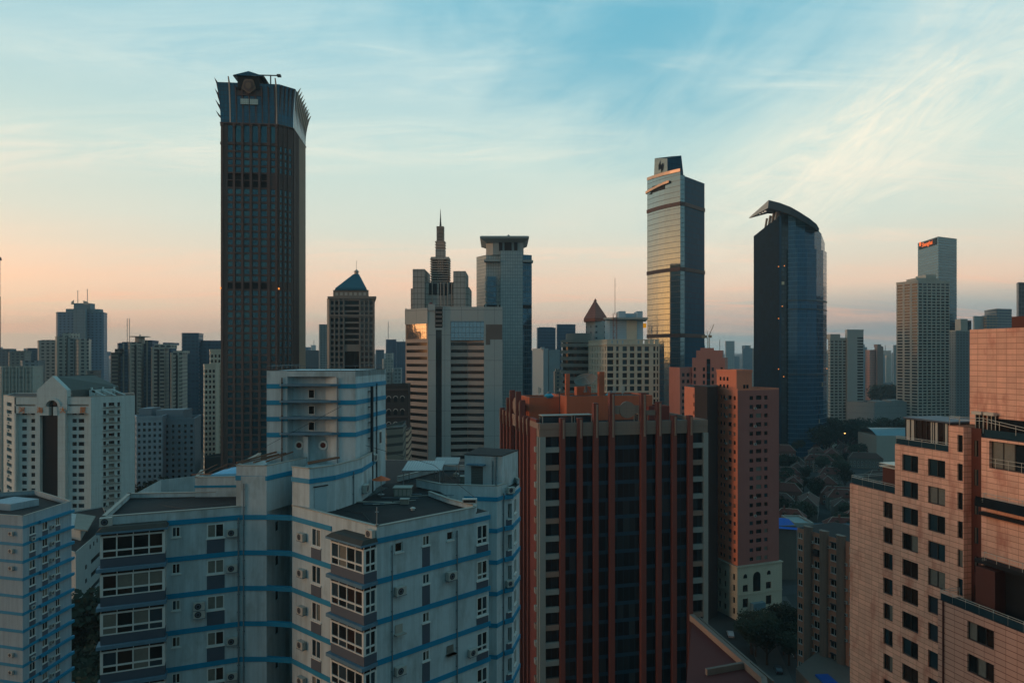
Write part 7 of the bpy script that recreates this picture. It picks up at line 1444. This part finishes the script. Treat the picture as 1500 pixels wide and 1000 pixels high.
# ================================================================ TREES
m_bark = mat('bark', (62,50,40), .95, var=.2); m_leaf = [mat('foliage_%d' % k, c, .85, var=.45, nscale=.7) for k, c in enumerate(((40,54,38),(34,50,36),(50,60,36)))]
def crown(seed, R0=4.5, Hh=4.0, n=1500):
    r = random.Random(seed); mb = MB(); lobes = [(r.uniform(-.6,.6)*R0, r.uniform(-.6,.6)*R0, r.uniform(-.35,.5)*Hh, r.uniform(.4,.62)*R0) for _ in range(9)]
    for i in range(n):
        l = lobes[i % 9]; v = Vector((r.gauss(0,1), r.gauss(0,1), r.gauss(0,1))).normalized()*l[3]*r.uniform(.6,1.08); c = Vector((l[0],l[1],l[2]))+v; c.z *= .85
        a = Vector((r.gauss(0,1), r.gauss(0,1), r.gauss(0,.6))).normalized()*r.uniform(.22,.5); b = a.orthogonal().normalized()*r.uniform(.14,.32); b = (b+a.cross(b)*r.uniform(-.8,.8)); mb.q([tuple(c-a), tuple(c+b), tuple(c+a), tuple(c-b)])
    return mb
CR = [crown(k).mesh('crown', [m_leaf[k % 3]]) for k in range(4)]
def trunkmesh():
    mb = MB(); mb.cone((0,0), .32, .22, 0, 3.2, 0, 8)
    for k in range(5): a = k*1.257; mb.tube([(0,0,2.6+.15*k),(1.3*cos(a),1.3*sin(a),4.6),(2.4*cos(a+.3),2.4*sin(a+.3),6.2)], .11, 0, 5)
    mb.tube([(0,0,3.1),(.2,.1,6.5)], .16, 0, 6); return mb.mesh('trunk', [m_bark])
TK = trunkmesh(); kinds = ['dark rounded tree', 'dense spreading tree', 'yellow-green tree', 'tall dark leafy tree']
def tree(x, y, s, v, where, grp):
    o = bpy.data.objects.new('street_tree', None); COL.objects.link(o); o.location = (x,y,0); o.rotation_euler = (0,0,rh.uniform(0,6)); o.scale = (s,s,s*rh.uniform(.9,1.15)); tag(o, kinds[v]+' '+where, 'tree', grp)
    a = bpy.data.objects.new('trunk', TK); COL.objects.link(a); a.parent = o
    c = bpy.data.objects.new('crown', CR[v]); COL.objects.link(c); c.parent = o; c.location = (0,0,6.6)
for k in range(16):
    Y = 128+rh.uniform(0,58); x = px(rh.uniform(92,150), Y); tree(x, Y, rh.uniform(1.3,2.0), rh.choice([0,1,3]), 'in the dark yard between the two blue-striped blocks', 'trees between the blue-striped blocks')
for k in range(7): Y = 180+rh.uniform(0,8); x = px(100+k*8, Y); tree(x, Y-6, rh.uniform(2.0,2.6), 1, 'against the wall of the low white building', 'trees against the low white building')
for k in range(16):
    Y = 192+rh.uniform(0,26); x = px(rh.uniform(1096,1165), Y); tree(x, Y, rh.uniform(.75,1.1), rh.choice([0,1,3]), 'along the street at the foot of the white podium', 'street trees by the white podium')
for k in range(34):
    Y = 300+rh.uniform(0,390); x = px(rh.uniform(1135,1262), Y)
    tree(x, Y, rh.uniform(.8,1.3)*(1+(Y-300)/900), rh.randrange(4), 'among the red-roofed lane houses '+('near the blue sheet roof' if Y < 400 else 'in mid lanes' if Y < 560 else 'below the swooping roof tower'), 'trees among the lane houses')
for k in range(34):
    Y = 590+rh.uniform(0,90); x = px(rh.uniform(1195,1345), Y); tree(x, Y, rh.uniform(2.0,2.8), rh.choice([0,1,3]), 'in the dark belt before the slab apartments', 'trees before the slab apartments')
for k in range(14):
    Y = 330+rh.uniform(0,20); x = px(rh.uniform(200,300), Y); tree(x, Y, rh.uniform(1.8,2.4), rh.choice([0,1,3]), 'below the grey-blue apartment blocks', 'trees below the grey-blue blocks')
for k in range(8):
    Y = 1000; x = px(1288+k*4, Y); tree(x, Y, 4, 0, 'as a far dark clump right of the pale pink tower', 'far trees by the pink hall')
# ================================================================ CARS on the street
def carmesh():
    b = MB(); prof = [(-2.2,.35),(2.2,.35),(2.25,.8),(1.3,.95),(.7,1.42),(-1.0,1.45),(-1.75,.98),(-2.25,.9)]
    for s in (-1,1): b.q([(x, s*.85, z) for x, z in (prof if s < 0 else prof[::-1])])
    for k in range(8): p, q = prof[k], prof[(k+1)%8]; b.q([(p[0],.85,p[1]),(q[0],.85,q[1]),(q[0],-.85,q[1]),(p[0],-.85,p[1])])
    w = MB(); w.box(-1.5,1.15,-.86,-.851,.98,1.32); w.box(-1.5,1.15,.851,.86,.98,1.32); w.q([(1.25,-.7,1.0),(1.25,.7,1.0),(.76,.65,1.4),(.76,-.65,1.4)]); 
    t = MB(); n = 12; P_ = lambda y: [(.33*cos(2*pi*k/n), y, .33*sin(2*pi*k/n)) for k in range(n)]; A, B = P_(-.1), P_(.1); t.q(A); t.q(B[::-1])
    for k in range(n): t.q([A[k],B[k],B[(k+1)%n],A[(k+1)%n]])
    h = MB(); h.box(-2.27,-2.2,-.15,.15,-.08,.08)
    return b, w, t, h
cb, cw_, ct, chh = carmesh(); cwm = cw_.mesh('window', [g_dark]); ctm = ct.mesh('wheel', [m_dark]); m_tail = mat('lit_tail_lamp', (255,20,30), .4, emis=((255,16,24),8)); m_toff = mat('tail_lamp', (120,16,18), .4); ch1, ch2 = chh.mesh('tail_lamp', [m_tail]), chh.mesh('tail_lamp', [m_toff])
def car(x, y, rz, col, lab, lit=False, grp='cars on the street by the white podium'):
    o = bpy.data.objects.new('car', None); COL.objects.link(o); o.location = (x,y,.03); o.rotation_euler = (0,0,rz); tag(o, lab, 'car', grp)
    key = 'carbody%s' % (col,); me = bpy.data.meshes.get(key) or cb.mesh(key, [mat('car_paint_%d_%d' % (col[0],col[2]), col, .3, 0, .6, var=.03)])
    for nm, m_, loc in [('body', me, (0,0,0)), ('window', cwm, (0,0,0))]+[('wheel', ctm, (sx*1.4, sy*.78, .33)) for sx in (-1,1) for sy in (-1,1)]+[('tail_lamp', ch1 if lit else ch2, (0, s*.62, .72)) for s in (-1,1)]:
        c = bpy.data.objects.new(nm, m_); COL.objects.link(c); c.parent = o; c.location = loc
dxr, dyr = 32, 188; rz = math.atan2(dyr, dxr)
car(px(1095,232), 232, rz, (40,42,46), 'dark car with both red tail lamps lit below the white podium', True)
car(px(1086,226), 238, rz+1.4, (200,204,204), 'white car turning ahead of the lit car'); car(px(1070,214), 214, rz, (150,154,156), 'silver car behind the lit car, near the office corner')
car(px(1066,229), 243, .1, (176,180,178), 'pale grey car parked in the side street by the podium'); car(px(1140,190), 190, rz, (60,64,70), 'slate grey car under the trees')
# street lamps
m_lamp = mat('warm_street_lamp', (255,190,110), .5, emis=((255,186,104),3))
for x, y, lab, lit in ((px(1235,560),560,'lit street lamp glowing warm below the slab apartments',True), (px(1120,205),205,'unlit street lamp by the tree-lined street',False), (px(1078,236),236,'unlit street lamp at the podium corner',False)):
    T = Thing('street_lamp', lab, 'street lamp', (x,y)); hh_ = 24 if lit else 9; mb = MB(); mb.tube([(x,y,0),(x,y,hh_)], .12 if not lit else .25); mb.tube([(x,y,hh_),(x+1.4,y,hh_+.3)], .09); T.part('pole', mb, m_pipe); mb = MB(); k_ = .7 if lit else .35; mb.cone((x+1.4,y), k_*.6, k_, hh_-.6*k_, hh_+.4*k_, 0, 8); T.part('lamp_head', mb, m_lamp if lit else m_steel)
# ================================================================ unseen towers added behind the camera to shade the lower foreground
for lab, q, zt in (('unseen block added under the viewpoint to shade the lower foreground', (-42,34,-30,-2.5), 86.4), ('unseen shading slab added behind the viewpoint, on the left', (-78,-34,-64,-24), 92), ('unseen shading slab added behind the viewpoint, on the right', (30,70,-60,-22), 96), ('taller unseen shading slab added behind the viewpoint', (-25,25,-110,-76), 104)):
    T = Thing('shading_tower', lab, 'building', ((q[0]+q[1])/2,(q[2]+q[3])/2), 'unseen shading towers behind the viewpoint'); mb = MB(); mb.box(q[0],q[1],q[2],q[3],0,zt); T.part('wall', mb, pat('shading_wall', (120,124,120), (40,50,56), 3.6, 2.9, 1.9, 1.5, .3))
# ================================================================ HAZE
hm_ = bpy.data.materials.new('air'); hm_.use_nodes = True; t = hm_.node_tree; t.nodes.clear(); o_ = t.nodes.new('ShaderNodeOutputMaterial'); pv = t.nodes.new('ShaderNodeVolumePrincipled'); pv.inputs['Color'].default_value = HAZEC; pv.inputs['Density'].default_value = HAZED; pv.inputs['Anisotropy'].default_value = 0
t.links.new(pv.outputs[0], o_.inputs['Volume'])
if HAZED > 0:
    mb = MB(); mb.box(-3600,3600,-520,4000,-1,262); solo('haze', mb, hm_, kind='stuff')
